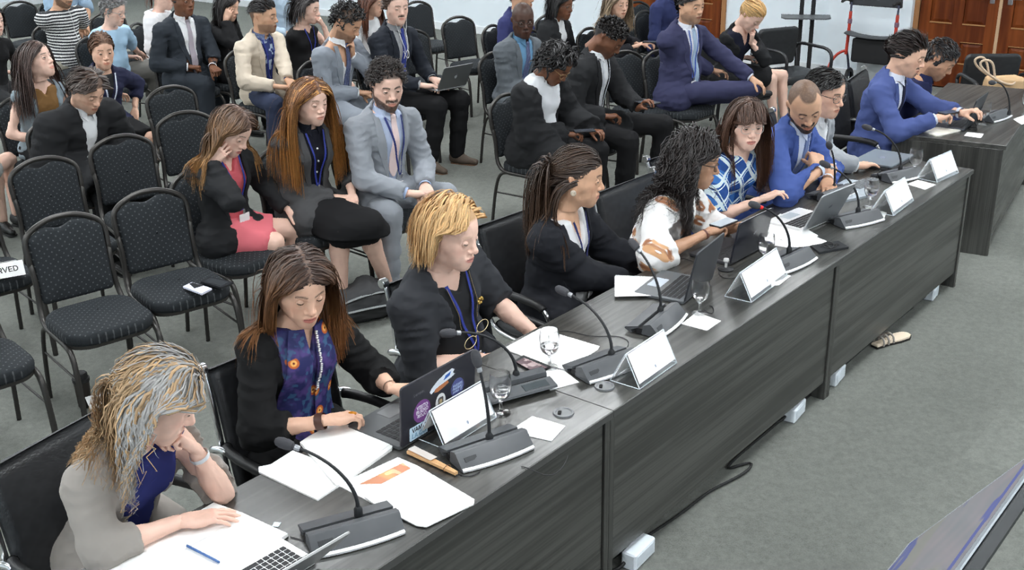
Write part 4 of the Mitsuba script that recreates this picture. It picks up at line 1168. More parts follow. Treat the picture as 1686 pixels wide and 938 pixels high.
def build_banquet():
    m = cushion(.43, .44, .062, .12, .35); m = (m[0] + V(0, -.03, .432), m[1])
    BC['seat'] = mikit.ply(m, 'chair_fabric', True, uv=m[0][:, :2])
    BC['seat_rail'] = mikit.ply(join([xf(extr(rrect(.42, .42, .11), .022), None, (0, -.03, .411))]), M_FRAME, 30)
    # back pad outline in (x, s) with a scooped top
    from shapely.geometry import Polygon
    xs = np.linspace(-.183, .183, 47)
    top = np.interp(np.abs(xs), [0, .05, .11, .176, .19], [.413, .410, .392, .352, .325]) - .016 - .036 * np.exp(-((xs + .02) / .060) ** 2)
    poly = Polygon([(-.178, 0), (.178, 0)] + [(x, t) for x, t in zip(xs[::-1], top[::-1])]).buffer(-.02).buffer(.02)
    out = np.array(poly.simplify(.0012).exterior.coords)[:-1]; c = V(0, .19)
    rows = [np.c_[c + (out - c) * k, np.full(len(out), z)] for k, z in ((.97, -.014), (1, -.006), (1.0, .008), (.965, .019), (.88, .026), (.5, .032), (.02, .034))]
    n = len(out); v = np.vstack(rows); q = []
    for k in range(len(rows) - 1):
        i = np.arange(n); q.append(np.stack([k * n + i, k * n + (i + 1) % n, (k + 1) * n + (i + 1) % n, (k + 1) * n + i], 1))
    q = np.vstack(q); f = np.vstack([q[:, [0, 1, 2]], q[:, [0, 2, 3]]])
    back = xf(extr(poly.buffer(-.004), .010), None, (0, 0, -.020))
    w = join([(v, f), back])
    A = V(0, .205, .515); S = nrm(V(0, .062, .36)); N = -np.cross(V(1, 0, 0), S); N = N if N[1] < 0 else -N
    P = A + w[0][:, :1] * V(1, 0, 0) + w[0][:, 1:2] * S + w[0][:, 2:3] * N
    BC['backrest'] = mikit.ply((P, w[1] if np.linalg.det(np.stack([V(1, 0, 0), S, N])) > 0 else w[1][:, ::-1]), 'chair_fabric', True, uv=w[0][:, :2])
    B = lambda x, s_: tuple(A + V(x, 0, 0) + S * s_)
    arch = [B(-.196, .20), B(-.198, .30), B(-.176, .352), B(-.110, .392), B(-.05, .410), B(0, .413), B(.05, .410), B(.110, .392), B(.176, .352), B(.198, .30), B(.196, .20)]
    side = lambda s_: [B(s_ * .196, .21), B(s_ * .193, .05), (s_ * .200, .196, .485), (s_ * .206, .150, .437), (s_ * .210, .05, .425), (s_ * .210, -.12, .418), (s_ * .212, -.195, .398), (s_ * .214, -.232, .32), (s_ * .217, -.250, .15), (s_ * .218, -.255, 0)]
    BC['back_frame'] = mikit.ply(ptube(arch, .0145, 40, 8), M_FRAME, True)
    for k, s_ in enumerate((-1, 1)):
        BC[f'front_leg{k}'] = mikit.ply(ptube(side(s_), .0142, 44, 8), M_FRAME, True)
        BC[f'rear_leg{k}'] = mikit.ply(ptube([(s_ * .209, .11, .425), (s_ * .211, .165, .405), (s_ * .213, .20, .33), (s_ * .216, .235, .12), (s_ * .217, .25, 0)], .0115, 22, 8), M_FRAME, True)
        BC[f'stretcher{k}'] = mikit.ply(rod((s_ * .213, .212, .27), (s_ * .214, -.238, .27), .006, 6), M_FRAME, True)
build_banquet()
BANQ = ('seat', 'seat_rail', 'backrest', 'back_frame', 'front_leg0', 'front_leg1', 'rear_leg0', 'rear_leg1', 'stretcher0', 'stretcher1')
def banquet(x, y, rot, label, group=None):
    k = thing('banquet_chair', label, 'chair', group); M = TW(rotz(rot * D2R), (x, y, 0))
    for n in BANQ: part_at(k, n.rstrip('01'), BC[n], M)
    return k

# ---------------------------------------------------------------- leather conference chairs at the desks
def leather_fn(p, n, uv): return mi.Color3f(.018, .019, .021) * (.8 + .5 * fbm(p.x * 40, p.y * 40, p.z * 40))
pmat('leather', leather_fn, .42, .45, lambda p, n, uv: fbm(p.x * 180, p.y * 180, p.z * 180, octaves=2), .0015)
M_CHROME = mat((.78, .79, .80), .16, 1.0)
M_BLACK = mat((.012, .012, .013), .45, 0, .4)
CC = {}
def build_conf():
    def pad(path, w, th, n=24):
        """upholstery along a (y, z) profile, w wide"""
        p = smooth_path(np.array([(0, a, b) for a, b in path]), n); t = np.gradient(p, axis=0); t /= np.linalg.norm(t, axis=1, keepdims=True)
        nn = np.cross(V(1, 0, 0), t)
        sec = np.array(rrect(w, th, th * .45, 4).exterior.coords)[:-1]
        e = np.interp(np.linspace(0, 1, n), [0, .03, .97, 1], [.6, 1, 1, .6])
        v = (p[:, None] + sec[None, :, :1] * V(1, 0, 0) + (sec[None, :, 1:] * e[:, None, None]) * nn[:, None]).reshape(-1, 3)
        m = len(sec); i, j = np.meshgrid(np.arange(n - 1), np.arange(m), indexing='ij')
        q = np.stack([i * m + j, i * m + (j + 1) % m, (i + 1) * m + (j + 1) % m, (i + 1) * m + j], -1).reshape(-1, 4)
        f = np.vstack([q[:, [0, 1, 2]], q[:, [0, 2, 3]], [[0, k, k + 1] for k in range(1, m - 1)], [[(n - 1) * m, (n - 1) * m + k + 1, (n - 1) * m + k] for k in range(1, m - 1)]])
        return v, f
    CC['backrest'] = (pad([(.195, .50), (.218, .60), (.248, .76), (.292, .935)], .50, .058), 'leather', True)
    CC['seat'] = (pad([(.19, .465), (.05, .452), (-.15, .460), (-.245, .44)], .50, .07), 'leather', True)
    rail = lambda s_: [(s_ * .262, .300, .935), (s_ * .262, .262, .77), (s_ * .262, .238, .60), (s_ * .262, .195, .475), (s_ * .262, .10, .435), (s_ * .262, -.15, .435), (s_ * .262, -.245, .425)]
    for k, s_ in enumerate((-1, 1)):
        CC[f'side_rail{k}'] = (ptube(rail(s_), .011, 36, 8), M_CHROME, True)
        CC[f'rail_cap{k}'] = (xf(lathe([(0, -.016), (.018, -.016), (.021, -.012), (.021, .012), (.018, .016), (0, .016)], 18), roty(math.pi / 2), (s_ * .268, .302, .940)), M_CHROME, 30)
        CC[f'armrest{k}'] = (ptube([(s_ * .262, .215, .665), (s_ * .290, .10, .668), (s_ * .290, -.10, .665), (s_ * .286, -.16, .645)], .019, 18, 10), M_BLACK, True)
        CC[f'arm_bracket{k}'] = (ptube([(s_ * .262, .245, .640), (s_ * .290, .262, .650), (s_ * .292, .235, .662), (s_ * .288, .18, .664)], .0125, 14, 8), M_CHROME, True)
        CC[f'arm_support{k}'] = (ptube([(s_ * .287, -.15, .65), (s_ * .284, -.19, .60), (s_ * .268, -.17, .45)], .011, 14, 8), M_CHROME, True)
    CC['column'] = (join([xf(lathe([(.028, .10), (.028, .30), (.019, .30), (.019, .43), (0, .43)], 16), None, (0, -.02, 0)), box(0, -.02, .425, .26, .26, .02)]), M_CHROME, 30)
    CC['base'] = (join([ptube([(0, -.02, .115), (.14 * math.cos(a), -.02 + .14 * math.sin(a), .105), (.275 * math.cos(a), -.02 + .275 * math.sin(a), .075)], [.030 - .0012 * i for i in range(12)], 12, 8) for a in np.arange(5) * 2 * math.pi / 5 + .3]), M_CHROME, True)
    for i, a in enumerate(np.arange(5) * 2 * math.pi / 5 + .3):
        CC[f'caster{i}'] = (join([xf(lathe([(0, -.012), (.028, -.012), (.030, 0), (.028, .012), (0, .012)], 14), rotz(a) @ roty(math.pi / 2), (.275 * math.cos(a) + d * math.sin(a), -.02 + .275 * math.sin(a) - d * math.cos(a), .030)) for d in (-.016, .016)] + [rod((.275 * math.cos(a), -.02 + .275 * math.sin(a), .03), (.275 * math.cos(a), -.02 + .275 * math.sin(a), .08), .008)]), M_BLACK, 30)
build_conf()
CCP = {k: mikit.ply(m, b, s_) for k, (m, b, s_) in CC.items()}
def conference(x, y, rot, label, group=None, tilt=0):
    k = thing('conference_chair', label, 'chair', group); M = TW(rotz(rot * D2R), (x, y, 0))
    for n in CCP: part_at(k, n.rstrip('01234'), CCP[n], M)
    return k

def guest_chair(x, y, rot, label):
    """padded chair with bent tube arms"""
    k = thing('guest_armchair', label, 'armchair'); R = rotz(rot * D2R); o = V(x, y, 0); put = lambda m: xf(m, R, o)
    m = cushion(.48, .48, .085, .06, .18); part(k, 'seat', put((m[0] + V(0, -.03, .36), m[1])), 'leather', True)
    b = xf(rbox(.47, .38, .065, .05, .025), basis((1, 0, 0), (0, -1, -.16)), (0, .265, .64)); part(k, 'backrest', put(b), 'leather', 40)
    for s_ in (-1, 1):
        part(k, 'arm_leg', put(ptube([(s_ * .262, .30, .60), (s_ * .262, .22, .655), (s_ * .262, 0, .665), (s_ * .262, -.20, .660), (s_ * .262, -.275, .61), (s_ * .262, -.262, .40), (s_ * .262, -.29, 0)], .016, 36, 8)), mat((.02, .02, .022), .35, .2, .5), True)
        part(k, 'rear_leg', put(ptube([(s_ * .262, .30, .61), (s_ * .262, .27, .40), (s_ * .262, .33, 0)], .016, 16, 8)), mat((.02, .02, .022), .35, .2, .5), True)
    part(k, 'crossbar', put(join([rod((-.262, -.20, .39), (.262, -.20, .39), .012), rod((-.262, .22, .39), (.262, .22, .39), .012)])), mat((.02, .02, .022), .35, .2, .5), True)
    return k
# empty seats and the seats people use
EMPTY = 'empty black fabric banquet chair '
banquet(-4.06, 2.86, -10, EMPTY + 'in the front row, left of the chair holding two phones')
banquet(-3.576, 2.877, -13, 'black fabric banquet chair in the front row with two phones on its seat')
banquet(-4.70, 2.83, -8, EMPTY + 'at the left edge, only its seat in view')
banquet(-3.55, 3.97, -11, EMPTY + 'in the second row, straight behind the leftmost whole chair')
banquet(-2.99, 4.07, -15, EMPTY + 'in the second row, behind the chair holding two phones')
banquet(-2.37, 4.30, -19, EMPTY + 'in the second row, behind the woman in the coral dress')
banquet(-4.12, 3.88, -8, 'black fabric banquet chair at the left edge with white reserved cards on its seat')
banquet(-1.86, 5.12, -8, EMPTY + 'just right of the man in the black robe')
conference(-5.17, .80, 10, 'black leather conference chair of the woman in the taupe cardigan')
conference(-4.41, .78, -2, 'black leather conference chair of the woman in the floral scarf')
conference(-3.48, .84, -4, 'black leather conference chair of the blond woman with hanging glasses')
conference(-2.72, 1.02, -5, 'black leather conference chair of the woman in the dark blazer and white blouse')
conference(-1.97, .88, -3, 'black leather conference chair of the curly haired woman in the floral blouse')
conference(-1.27, 1.0, -4, 'black leather conference chair of the woman in the geometric dress')
conference(-.76, .98, 2, 'black leather conference chair of the bearded man in bright blue')
conference(-.30, 1.0, 0, 'black leather conference chair of the man in light grey at the far end')
# ---------------------------------------------------------------- things on the desks
TOPZ = .7505
M_PAPER = mat((.80, .80, .79), .75, 0, .2)
M_MIC = mat((.070, .074, .080), .42, 0, .45)
M_DARK = mat((.016, .017, .019), .5, 0, .4)
scene['glass'] = dict(type='dielectric', int_ior=1.5, ext_ior=1.0)
scene['water'] = dict(type='dielectric', int_ior=1.33, ext_ior=1.0)
scene['acrylic'] = dict(type='thindielectric', int_ior=1.49, ext_ior=1.0)

def microphone(cx, cy, rot, stem, head, label, screen=False, light=False, z=TOPZ, cap=True, group=None):
    """conference unit: folded shell, chrome front strip, slot, gooseneck to a head position (world)"""
    k = thing('conference_microphone', label, 'microphone', group)
    R = rotz(rot * D2R); o = V(cx, cy, z); put = lambda m: xf(m, R, o)
    W = .272
    def shell(prof, w, bulge=0.0, n=9):
        xs = np.linspace(-w / 2, w / 2, n); p = np.array(prof); m = len(p)
        v = np.array([[x, a - bulge * (1 - (2 * x / w) ** 2) * (1 if a < -.05 else 0), b] for x in xs for a, b in p])
        i, j = np.meshgrid(np.arange(n - 1), np.arange(m), indexing='ij')
        q = np.stack([i * m + j, (i + 1) * m + j, (i + 1) * m + (j + 1) % m, i * m + (j + 1) % m], -1).reshape(-1, 4)
        tr_ = mapbox_earcut.triangulate_float64(p, np.array([m], np.uint32)).reshape(-1, 3).astype(int)
        return v, np.vstack([q[:, [0, 1, 2]], q[:, [0, 2, 3]], tr_[:, ::-1], tr_ + (n - 1) * m])
    part(k, 'front_shell', put(shell([(-.070, .002), (-.067, .010), (-.028, .050), (-.020, .052), (.006, .044), (.008, .036), (.012, .004)], W, .012)), M_MIC, 30)
    part(k, 'back_flap', put(shell([(.030, .036), (.085, .024), (.088, .017), (.060, .003), (.055, .003), (.060, .016), (.030, .028)], W)), M_MIC, 30)
    part(k, 'tray', put(box(0, .022, .015, W - .004, .030, .024)), mat((.006, .006, .007), .6), False)
    part(k, 'chrome_strip', put(shell([(-.0755, .0105), (-.0735, .0030), (-.066, .004), (-.066, .0145)], W - .004, .012)), mat((.78, .79, .80), .35, .2, .6), 30)
    part(k, 'call_button', put(box(-W * .34, -.048, .0305, .045, .016, .004, rotx(.80), .001)), mat((.035, .037, .04), .5), False)
    if screen:
        part(k, 'display', put(box(-.06, .058, .0308, .10, .034, .002, rotx(-.215), .0005)), mat((.035, .045, .05), .25, 0, .6), False)
    s0 = V(*stem); h = V(*head)
    s0 = V(s0[0], s0[1], z + .045)
    part(k, 'stem_socket', xf(lathe([(.013, -.01), (.013, .012), (.008, .022), (0, .022)], 12), None, s0), M_DARK, 30)
    d = h - s0; mid = s0 + d * .45 + V(0, 0, .075 * np.linalg.norm(d) / .3)
    path = smooth_path([s0 + V(0, 0, .01), s0 + V(0, 0, .07) + d * .10, mid, h], 26)
    part(k, 'gooseneck', tube(path, np.linspace(.0062, .0042, 26), 8), M_DARK, True)
    t = nrm(path[-1] - path[-4])
    if cap:
        Rm = basis(t, (0, 0, 1)); prof = [(.0045, -.016), (.0075, -.012), (.0085, 0), (.014, .004), (.0165, .018), (.0165, .036), (.013, .050), (.006, .057), (0, .058)]
        Rz = np.stack([Rm[:, 1], Rm[:, 2], Rm[:, 0]], 1)
        part(k, 'windscreen', xf(lathe(prof, 16), Rz, h), mat((.050, .050, .056), .9), 40)
        part(k, 'collar', xf(lathe([(.0062, -.020), (.0088, -.018), (.0088, -.004), (.0062, -.002)], 14), Rz, h), (mat((.9, .02, .02), .4) if light else mat((.35, .36, .38), .35, .5)), True, 'red collar ring' if light else None)
    return k
MICW = 'black conference microphone '
microphone(-4.84, .175, -25, (-4.80, .19, 0), (-4.887, 0.346, 1.000), MICW + 'nearest the camera, its stem bent over the white papers')
microphone(-4.25, .165, -18, (-4.24, .165, 0), (-4.239, 0.203, 1.045), MICW + 'with an upright stem in front of the stickered laptop')
microphone(-3.86, .375, 158, (-3.83, .385, 0), (-4.016, 0.504, 1.000), MICW + 'turned with its small display to the camera, between goblet and folder papers', screen=True)
microphone(-3.51, .215, -14, (-3.475, .21, 0), (-3.487, 0.405, 1.000), MICW + 'behind the acrylic name holder at the middle of the row')
microphone(-3.04, .275, 8, (-3.01, .285, 0), (-2.986, 0.418, 1.030), MICW + 'beside the notebook of the woman in the dark blazer')
microphone(-2.085, .165, -6, (-2.045, .185, 0), (-2.182, 0.285, 1.030), MICW + 'with a glowing red ring, right of the white sheet and goblet', light=True)
microphone(-1.33, .165, -22, (-1.29, .17, 0), (-1.374, 0.309, 1.030), MICW + 'in front of the silver laptop')
microphone(-.985, .44, -10, (-.98, .44, 0), (-1.097, 0.433, 1.050), MICW + 'behind the silver laptop, its head before the bearded man in blue')
microphone(-.43, .285, -20, (-.395, .295, 0), (-0.500, 0.450, 1.030), MICW + 'at the far end of the row, in front of the closed laptop')
microphone(1.35, .31, -8, (1.365, 0.215, 0.790), (1.138, 0.277, 1.040), MICW + 'on the separate desk at the right')

GOB_OUT = [(0, 0), (.033, 0), (.034, .002), (.030, .004), (.010, .008), (.0055, .014), (.0050, .040), (.007, .050), (.018, .058), (.030, .070), (.0365, .088), (.0385, .108), (.0375, .130), (.0345, .155)]
GOB_IN = [(.0335, .155), (.0362, .130), (.0370, .108), (.0350, .089), (.0285, .0725), (.016, .061), (0, .0585)]
gob_mesh = lathe(GOB_OUT + GOB_IN, 32)
def goblet(x, y, fill, label, z=TOPZ):
    k = thing('water_goblet', label, 'glass')
    part(k, 'goblet', xf(gob_mesh, None, (x, y, z)), 'glass', True)
    if fill > 0:
        zz = .0585 + fill * .085
        inn = [(r - .0006, h) for r, h in GOB_IN[::-1]]
        hs = np.linspace(.0592, zz, 9); rs = np.interp(hs, [h for r, h in inn], [max(r, .0) for r, h in inn])
        part(k, 'water', xf(lathe([(0, .0592)] + list(zip(rs, hs)) + [(0, zz)], 32), None, (x, y, z)), 'water', True)
G = 'stemmed water goblet '
goblet(-4.02, .300, .42, G + 'beside the stickered laptop and acrylic holder')
goblet(-3.63, .385, .40, G + 'standing on the white folder papers of the blond woman')
goblet(-2.845, .195, .30, G + 'behind a square napkin near the dark blazer woman\'s laptop', TOPZ)
goblet(-2.185, .235, .62, G + 'beside the microphone with the red ring')
goblet(-1.055, .200, .62, G + 'in front of the silver keyboard, right of the silver laptop')
goblet(-.315, .240, .10, 'nearly empty stemmed goblet at the far end, by the closed laptop')
goblet(1.135, .310, .40, G + 'on the separate desk, beside the folded sunglasses')
goblet(1.60, .165, .40, G + 'at the right edge of the photo on the separate desk')

def sheet(pts, thick, name, label, cat, z=TOPZ, m=None, curl=0.0, group=None, uvbox=None):
    """a flat stack with the given outline (world xy)"""
    from shapely.geometry import Polygon
    P = Polygon([p[:2] for p in pts]).buffer(0)
    v, f = extr(P, thick, None, (0, 0, z))
    return one(name, (v, f), m or M_PAPER, label, cat, False, group)
def page(parent, pts, thick, z, m, name='page', label=None):
    from shapely.geometry import Polygon
    return part(parent, name, extr(Polygon([p[:2] for p in pts]).buffer(0), thick, None, (0, 0, z)), m, False, label)

# papers in front of the woman in the taupe cardigan
k = thing('open_notebook', 'large open white notebook with a blue pen, under the cardigan woman\'s forearm', 'notebook')
page(k, [(-5.423, 0.592, 0.752), (-5.306, 0.613, 0.752), (-4.991, 0.625, 0.752), (-4.972, 0.509, 0.752), (-4.965, 0.311, 0.752), (-5.173, 0.292, 0.752), (-5.352, 0.330, 0.752)], .003, TOPZ, M_DARK, 'cover')
page(k, [(-5.426, 0.578, 0.760), (-5.310, 0.601, 0.760), (-4.998, 0.614, 0.760), (-4.979, 0.499, 0.760), (-4.967, 0.310, 0.760), (-5.176, 0.290, 0.760), (-5.350, 0.331, 0.760)], .011, TOPZ + .003, M_PAPER, 'page_block')
page(k, [(-5.396, 0.571, 0.766), (-5.269, 0.590, 0.766), (-5.012, 0.600, 0.766), (-5.000, 0.552, 0.766), (-4.995, 0.473, 0.766), (-5.184, 0.481, 0.766), (-5.356, 0.431, 0.766)], .0015, TOPZ + .0142, M_PAPER, 'loose_sheet')
part(k, 'tab', box(*(-4.946, 0.387, 0.752), .022, .02, .0012, rotz(.5)), mat((.62, .74, .78), .6), False, 'pale blue index tab')
one('pen', rod((-5.187, 0.482, 0.771), (-5.179, 0.346, 0.771), .0035, 8), mat(srgb(70, 105, 160), .4), 'thin blue pen lying on the open notebook', 'pen', True)
# left bundle
sheet([(-4.793, 0.658, 0.752), (-4.774, 0.682, 0.752), (-4.740, 0.663, 0.752), (-4.639, 0.675, 0.752), (-4.626, 0.519, 0.752), (-4.698, 0.394, 0.752), (-4.787, 0.387, 0.752)], .006, 'paper_stack', 'white stack of sheets lying left of the bent microphone stem', 'papers')
k = thing('paper_stack', 'tall white stack of documents beside the typing woman\'s wrist', 'papers')
page(k, [(-4.593, 0.692, 0.752), (-4.542, 0.699, 0.752), (-4.443, 0.700, 0.752), (-4.419, 0.675, 0.752), (-4.389, 0.453, 0.752), (-4.435, 0.421, 0.752), (-4.646, 0.396, 0.752), (-4.702, 0.393, 0.752)], .010, TOPZ, M_PAPER, 'document')
page(k, [(-4.598, 0.678, 0.764), (-4.454, 0.686, 0.764), (-4.429, 0.659, 0.764), (-4.401, 0.446, 0.764), (-4.643, 0.400, 0.764), (-4.703, 0.398, 0.764)], .002, TOPZ + .0102, M_PAPER, 'loose_sheet')
k = thing('brochure', 'open white brochure with an orange brown picture, lying at the desk front', 'brochure')
page(k, [(-4.690, 0.401, 0.752), (-4.643, 0.398, 0.752), (-4.456, 0.372, 0.752), (-4.455, 0.278, 0.752), (-4.683, 0.187, 0.752), (-4.696, 0.230, 0.752), (-4.692, 0.335, 0.752)], .003, TOPZ + .0002, M_PAPER)
page(k, [(-4.646, 0.351, 0.756), (-4.473, 0.334, 0.756), (-4.482, 0.290, 0.756), (-4.602, 0.299, 0.756)], .0006, TOPZ + .0034, 'brochure_print', 'picture', 'orange and brown picture')
page(k, [(-4.691, 0.282, 0.757), (-4.619, 0.290, 0.757), (-4.461, 0.278, 0.757), (-4.497, 0.008, 0.757), (-4.518, -0.008, 0.757), (-4.691, 0.024, 0.757), (-4.704, 0.051, 0.757), (-4.704, 0.117, 0.757), (-4.681, 0.183, 0.757), (-4.701, 0.225, 0.757)], .004, TOPZ + .0042, M_PAPER)
pmat('brochure_print', lambda p, n, uv: mixc((.72, .36, .16), (.55, .24, .14), smoothstep(.4, .6, noise(p.x * 18, p.y * 18))) + mi.Color3f(.25, .22, .14) * smoothstep(.62, .72, noise(p.x * 40 + 3, p.y * 40)), .5, .3)
# folded hand fan in clear wrap
k = thing('folded_fan', 'folded wooden hand fan lying beside the brochure', 'hand fan')
a, b = V(*(-4.408, 0.362, 0.758)), V(*(-4.422, 0.147, 0.758)); d = b - a; L = float(np.linalg.norm(d)); R = basis(d, (0, 0, 1))
for i in range(9):
    u = (i - 4) / 4
    part(k, 'blade', xf(box(L / 2, u * .010 * (1 if True else 1), .002 + .0006 * (4 - abs(i - 4)), L, .004, .011, rotz(-u * .05), .0008), R, a), mat((.62, .36, .17), .45), False)
part(k, 'paper_leaf', xf(box(L * .27, 0, .0145, L * .5, .030, .001, None, .0003), R, a), mat((.55, .50, .46), .3, 0, .6), False, 'printed grey paper leaf')
part(k, 'elastic', xf(tube(np.array([[L * .80, .016 * math.cos(t), .004 + .010 * math.sin(t)] for t in np.linspace(0, 6.28, 17)]), .0012, 5), R, a), mat((.2, .1, .05), .6), True)
# papers before the blond woman
k = thing('paper_stack', 'white folder papers before the blond woman, under a goblet', 'papers')
page(k, [(-3.612, 0.629, 0.752), (-3.372, 0.631, 0.752), (-3.366, 0.340, 0.752), (-3.398, 0.327, 0.752), (-3.615, 0.321, 0.752), (-3.626, 0.388, 0.752)], .003, TOPZ + .0001, M_PAPER, 'document')
sheet([(-3.730, 0.388, 0.752), (-3.639, 0.370, 0.752), (-3.619, 0.327, 0.752), (-3.665, 0.221, 0.752), (-3.780, 0.267, 0.752)], .0022, 'paper_napkin', 'white napkin at the corner of the folder papers, right of the display microphone', 'napkin')
sheet([(-4.060, 0.197, 0.752), (-3.974, 0.198, 0.752), (-3.965, 0.137, 0.752), (-3.959, 0.066, 0.752), (-4.070, 0.041, 0.752), (-4.099, 0.160, 0.752)], .0022, 'paper_napkin', 'white napkin alone beside the cable grommet of the nearest desk', 'napkin')
sheet([(-2.845, 0.209, 0.752), (-2.863, 0.084, 0.752), (-2.982, 0.081, 0.752), (-2.986, 0.198, 0.752)], .0022, 'paper_napkin', 'square white napkin touching the chrome strip of a microphone, below a goblet', 'napkin')
sheet([(-2.316, 0.226, 0.752), (-2.194, 0.204, 0.752), (-2.229, 0.083, 0.752), (-2.361, 0.074, 0.752), (-2.432, 0.135, 0.752)], .0022, 'paper_napkin', 'white napkin between an acrylic holder and the red ringed microphone', 'napkin')
sheet([(-1.080, 0.170, 0.752), (-1.098, 0.090, 0.752), (-1.204, 0.064, 0.752), (-1.220, 0.119, 0.752)], .0022, 'paper_napkin', 'small white napkin under the goblet right of the silver laptop', 'napkin')
sheet([(-0.531, 0.196, 0.752), (-0.415, 0.181, 0.752), (-0.450, 0.064, 0.752), (-0.578, 0.079, 0.752)], .0022, 'paper_napkin', 'white napkin at the far end of the row, under the nearly empty goblet', 'napkin')
k = thing('smartphone', 'phone with a bright photo on its screen, beside the blond woman\'s folder papers', 'phone')
page(k, [(-3.679, 0.519, 0.752), (-3.619, 0.520, 0.752), (-3.632, 0.378, 0.752), (-3.711, 0.389, 0.752)], .008, TOPZ, M_DARK, 'case')
page(k, [(-3.684, 0.504, 0.760), (-3.637, 0.504, 0.760), (-3.647, 0.381, 0.760), (-3.711, 0.389, 0.759)], .0008, TOPZ + .008, 'photo_print', 'screen')
pmat('photo_print', lambda p, n, uv: mixc((.08, .03, .04), (.42, .30, .30), smoothstep(.35, .65, noise(p.x * 60, p.y * 60))), .2, .5)
# the dark blazer woman's notebook, the curly haired woman's phone, loose sheets
k = thing('notebook', 'white covered notebook between the dark blazer woman and a microphone stem', 'notebook')
page(k, [(-2.905, 0.580, 0.752), (-2.713, 0.710, 0.752), (-2.598, 0.505, 0.752), (-2.756, 0.404, 0.752)], .012, TOPZ, mat((.62, .62, .61), .7), 'page_block')
page(k, [(-2.930, 0.566, 0.764), (-2.734, 0.700, 0.764), (-2.616, 0.491, 0.764), (-2.780, 0.387, 0.764)], .002, TOPZ + .0122, M_PAPER, 'cover')
k = thing('smartphone', 'black phone with a white card on it, beside the curly haired woman\'s forearm', 'phone')
page(k, [(-2.247, 0.590, 0.752), (-2.125, 0.598, 0.752), (-2.122, 0.549, 0.752), (-2.249, 0.523, 0.752)], .009, TOPZ, M_DARK, 'case')
page(k, [(-2.244, 0.582, 0.760), (-2.154, 0.582, 0.761), (-2.150, 0.540, 0.760), (-2.253, 0.524, 0.760)], .0012, TOPZ + .009, M_PAPER, 'card')
k = thing('earphone_stand', 'small black disc foot with a short stem, behind the middle acrylic holder', 'stand')
b = V(*(-2.328, 0.359, 0.752))
part(k, 'disc_foot', xf(lathe([(0, 0), (.036, 0), (.037, .003), (.030, .006), (.008, .010), (0, .010)], 24), None, b), M_DARK, 30)
part(k, 'stem', xf(lathe([(.006, .009), (.006, .03), (.014, .042), (.012, .052), (0, .054)], 14), None, b), mat((.55, .55, .55), .35), 30)
k = thing('paper_stack', 'fanned white sheets in front of the silver laptop', 'papers')
page(k, [(-1.614, 0.509, 0.752), (-1.442, 0.527, 0.752), (-1.649, 0.220, 0.752), (-1.756, 0.214, 0.752), (-1.894, 0.225, 0.752), (-1.913, 0.382, 0.752)], .004, TOPZ, M_PAPER, 'document')
page(k, [(-1.608, 0.394, 0.757), (-1.705, 0.150, 0.757), (-1.746, 0.131, 0.757), (-1.860, 0.213, 0.757), (-1.813, 0.358, 0.757)], .0015, TOPZ + .0042, M_PAPER, 'loose_sheet')
k = thing('smartphone', 'black phone wrapped in earphone wire, lying near the far desk seam', 'phone')
page(k, [(-1.827, 0.178, 0.752), (-1.683, 0.100, 0.752), (-1.735, 0.024, 0.752), (-1.888, 0.103, 0.752)], .011, TOPZ, M_DARK, 'case')
o = V(*(-1.783, 0.100, 0.762)); rng = np.random.RandomState(4)
part(k, 'earphone_wire', tube(smooth_path([o + V(rng.uniform(-.045, .045), rng.uniform(-.03, .03), .003 + .004 * rng.rand()) for _ in range(13)], 80), .0017, 5), mat((.03, .03, .03), .5), True)
k = thing('paper_pad', 'cream paper pad with a pen on the corner of the separate desk', 'notepad')
page(k, [(0.750, 0.665, 0.752), (0.892, 0.643, 0.752), (1.082, 0.620, 0.752), (0.980, 0.367, 0.752), (0.853, 0.372, 0.752), (0.647, 0.436, 0.752), (0.634, 0.455, 0.752)], .008, TOPZ, mat((.76, .74, .66), .7), 'page_block')
part(k, 'pen', rod((0.868, 0.636, 0.762), (0.839, 0.526, 0.762), .003, 6), M_DARK, True)
sheet([(0.755, 0.311, 0.752), (0.866, 0.325, 0.752), (0.877, 0.222, 0.752), (0.754, 0.202, 0.752)], .001, 'paper_card', 'small white card lying beside the sunglasses', 'card')
sheet([(1.401, 0.192, 0.752), (1.602, 0.161, 0.752), (1.403, 0.065, 0.752), (1.272, 0.099, 0.752)], .002, 'paper_napkin', 'white napkin at the right edge of the photo on the separate desk', 'napkin')
def folded_glasses(pt, rot, label, s=1.0):
    k = thing('sunglasses', label, 'glasses'); R = rotz(rot); o = V(*pt)
    for sg in (-1, 1):
        a = np.linspace(0, 2 * np.pi, 17)
        part(k, 'lens', xf(extr(np.c_[sg * .033 + .027 * np.cos(a), .020 * np.sin(a)], .003, rotx(1.25), (0, 0, .02)), R, o), mat((.012, .012, .014), .15, 0, .6), False)
        part(k, 'temple', xf(ptube([(sg * .062, 0, .030), (sg * .055, .03, .02), (-sg * .02, .045, .006), (-sg * .05, .035, .004)], .0025, 12, 6), R, o), M_DARK, True)
    part(k, 'bridge', xf(rod((-.010, -.004, .026), (.010, -.004, .026), .0025, 6), R, o), M_DARK, True)
folded_glasses((0.978, 0.310, 0.752), .4, 'black sunglasses beside a goblet on the separate desk')
folded_glasses((-0.508, 0.373, 0.752), .2, 'black spectacles under the hand of the man in light grey')

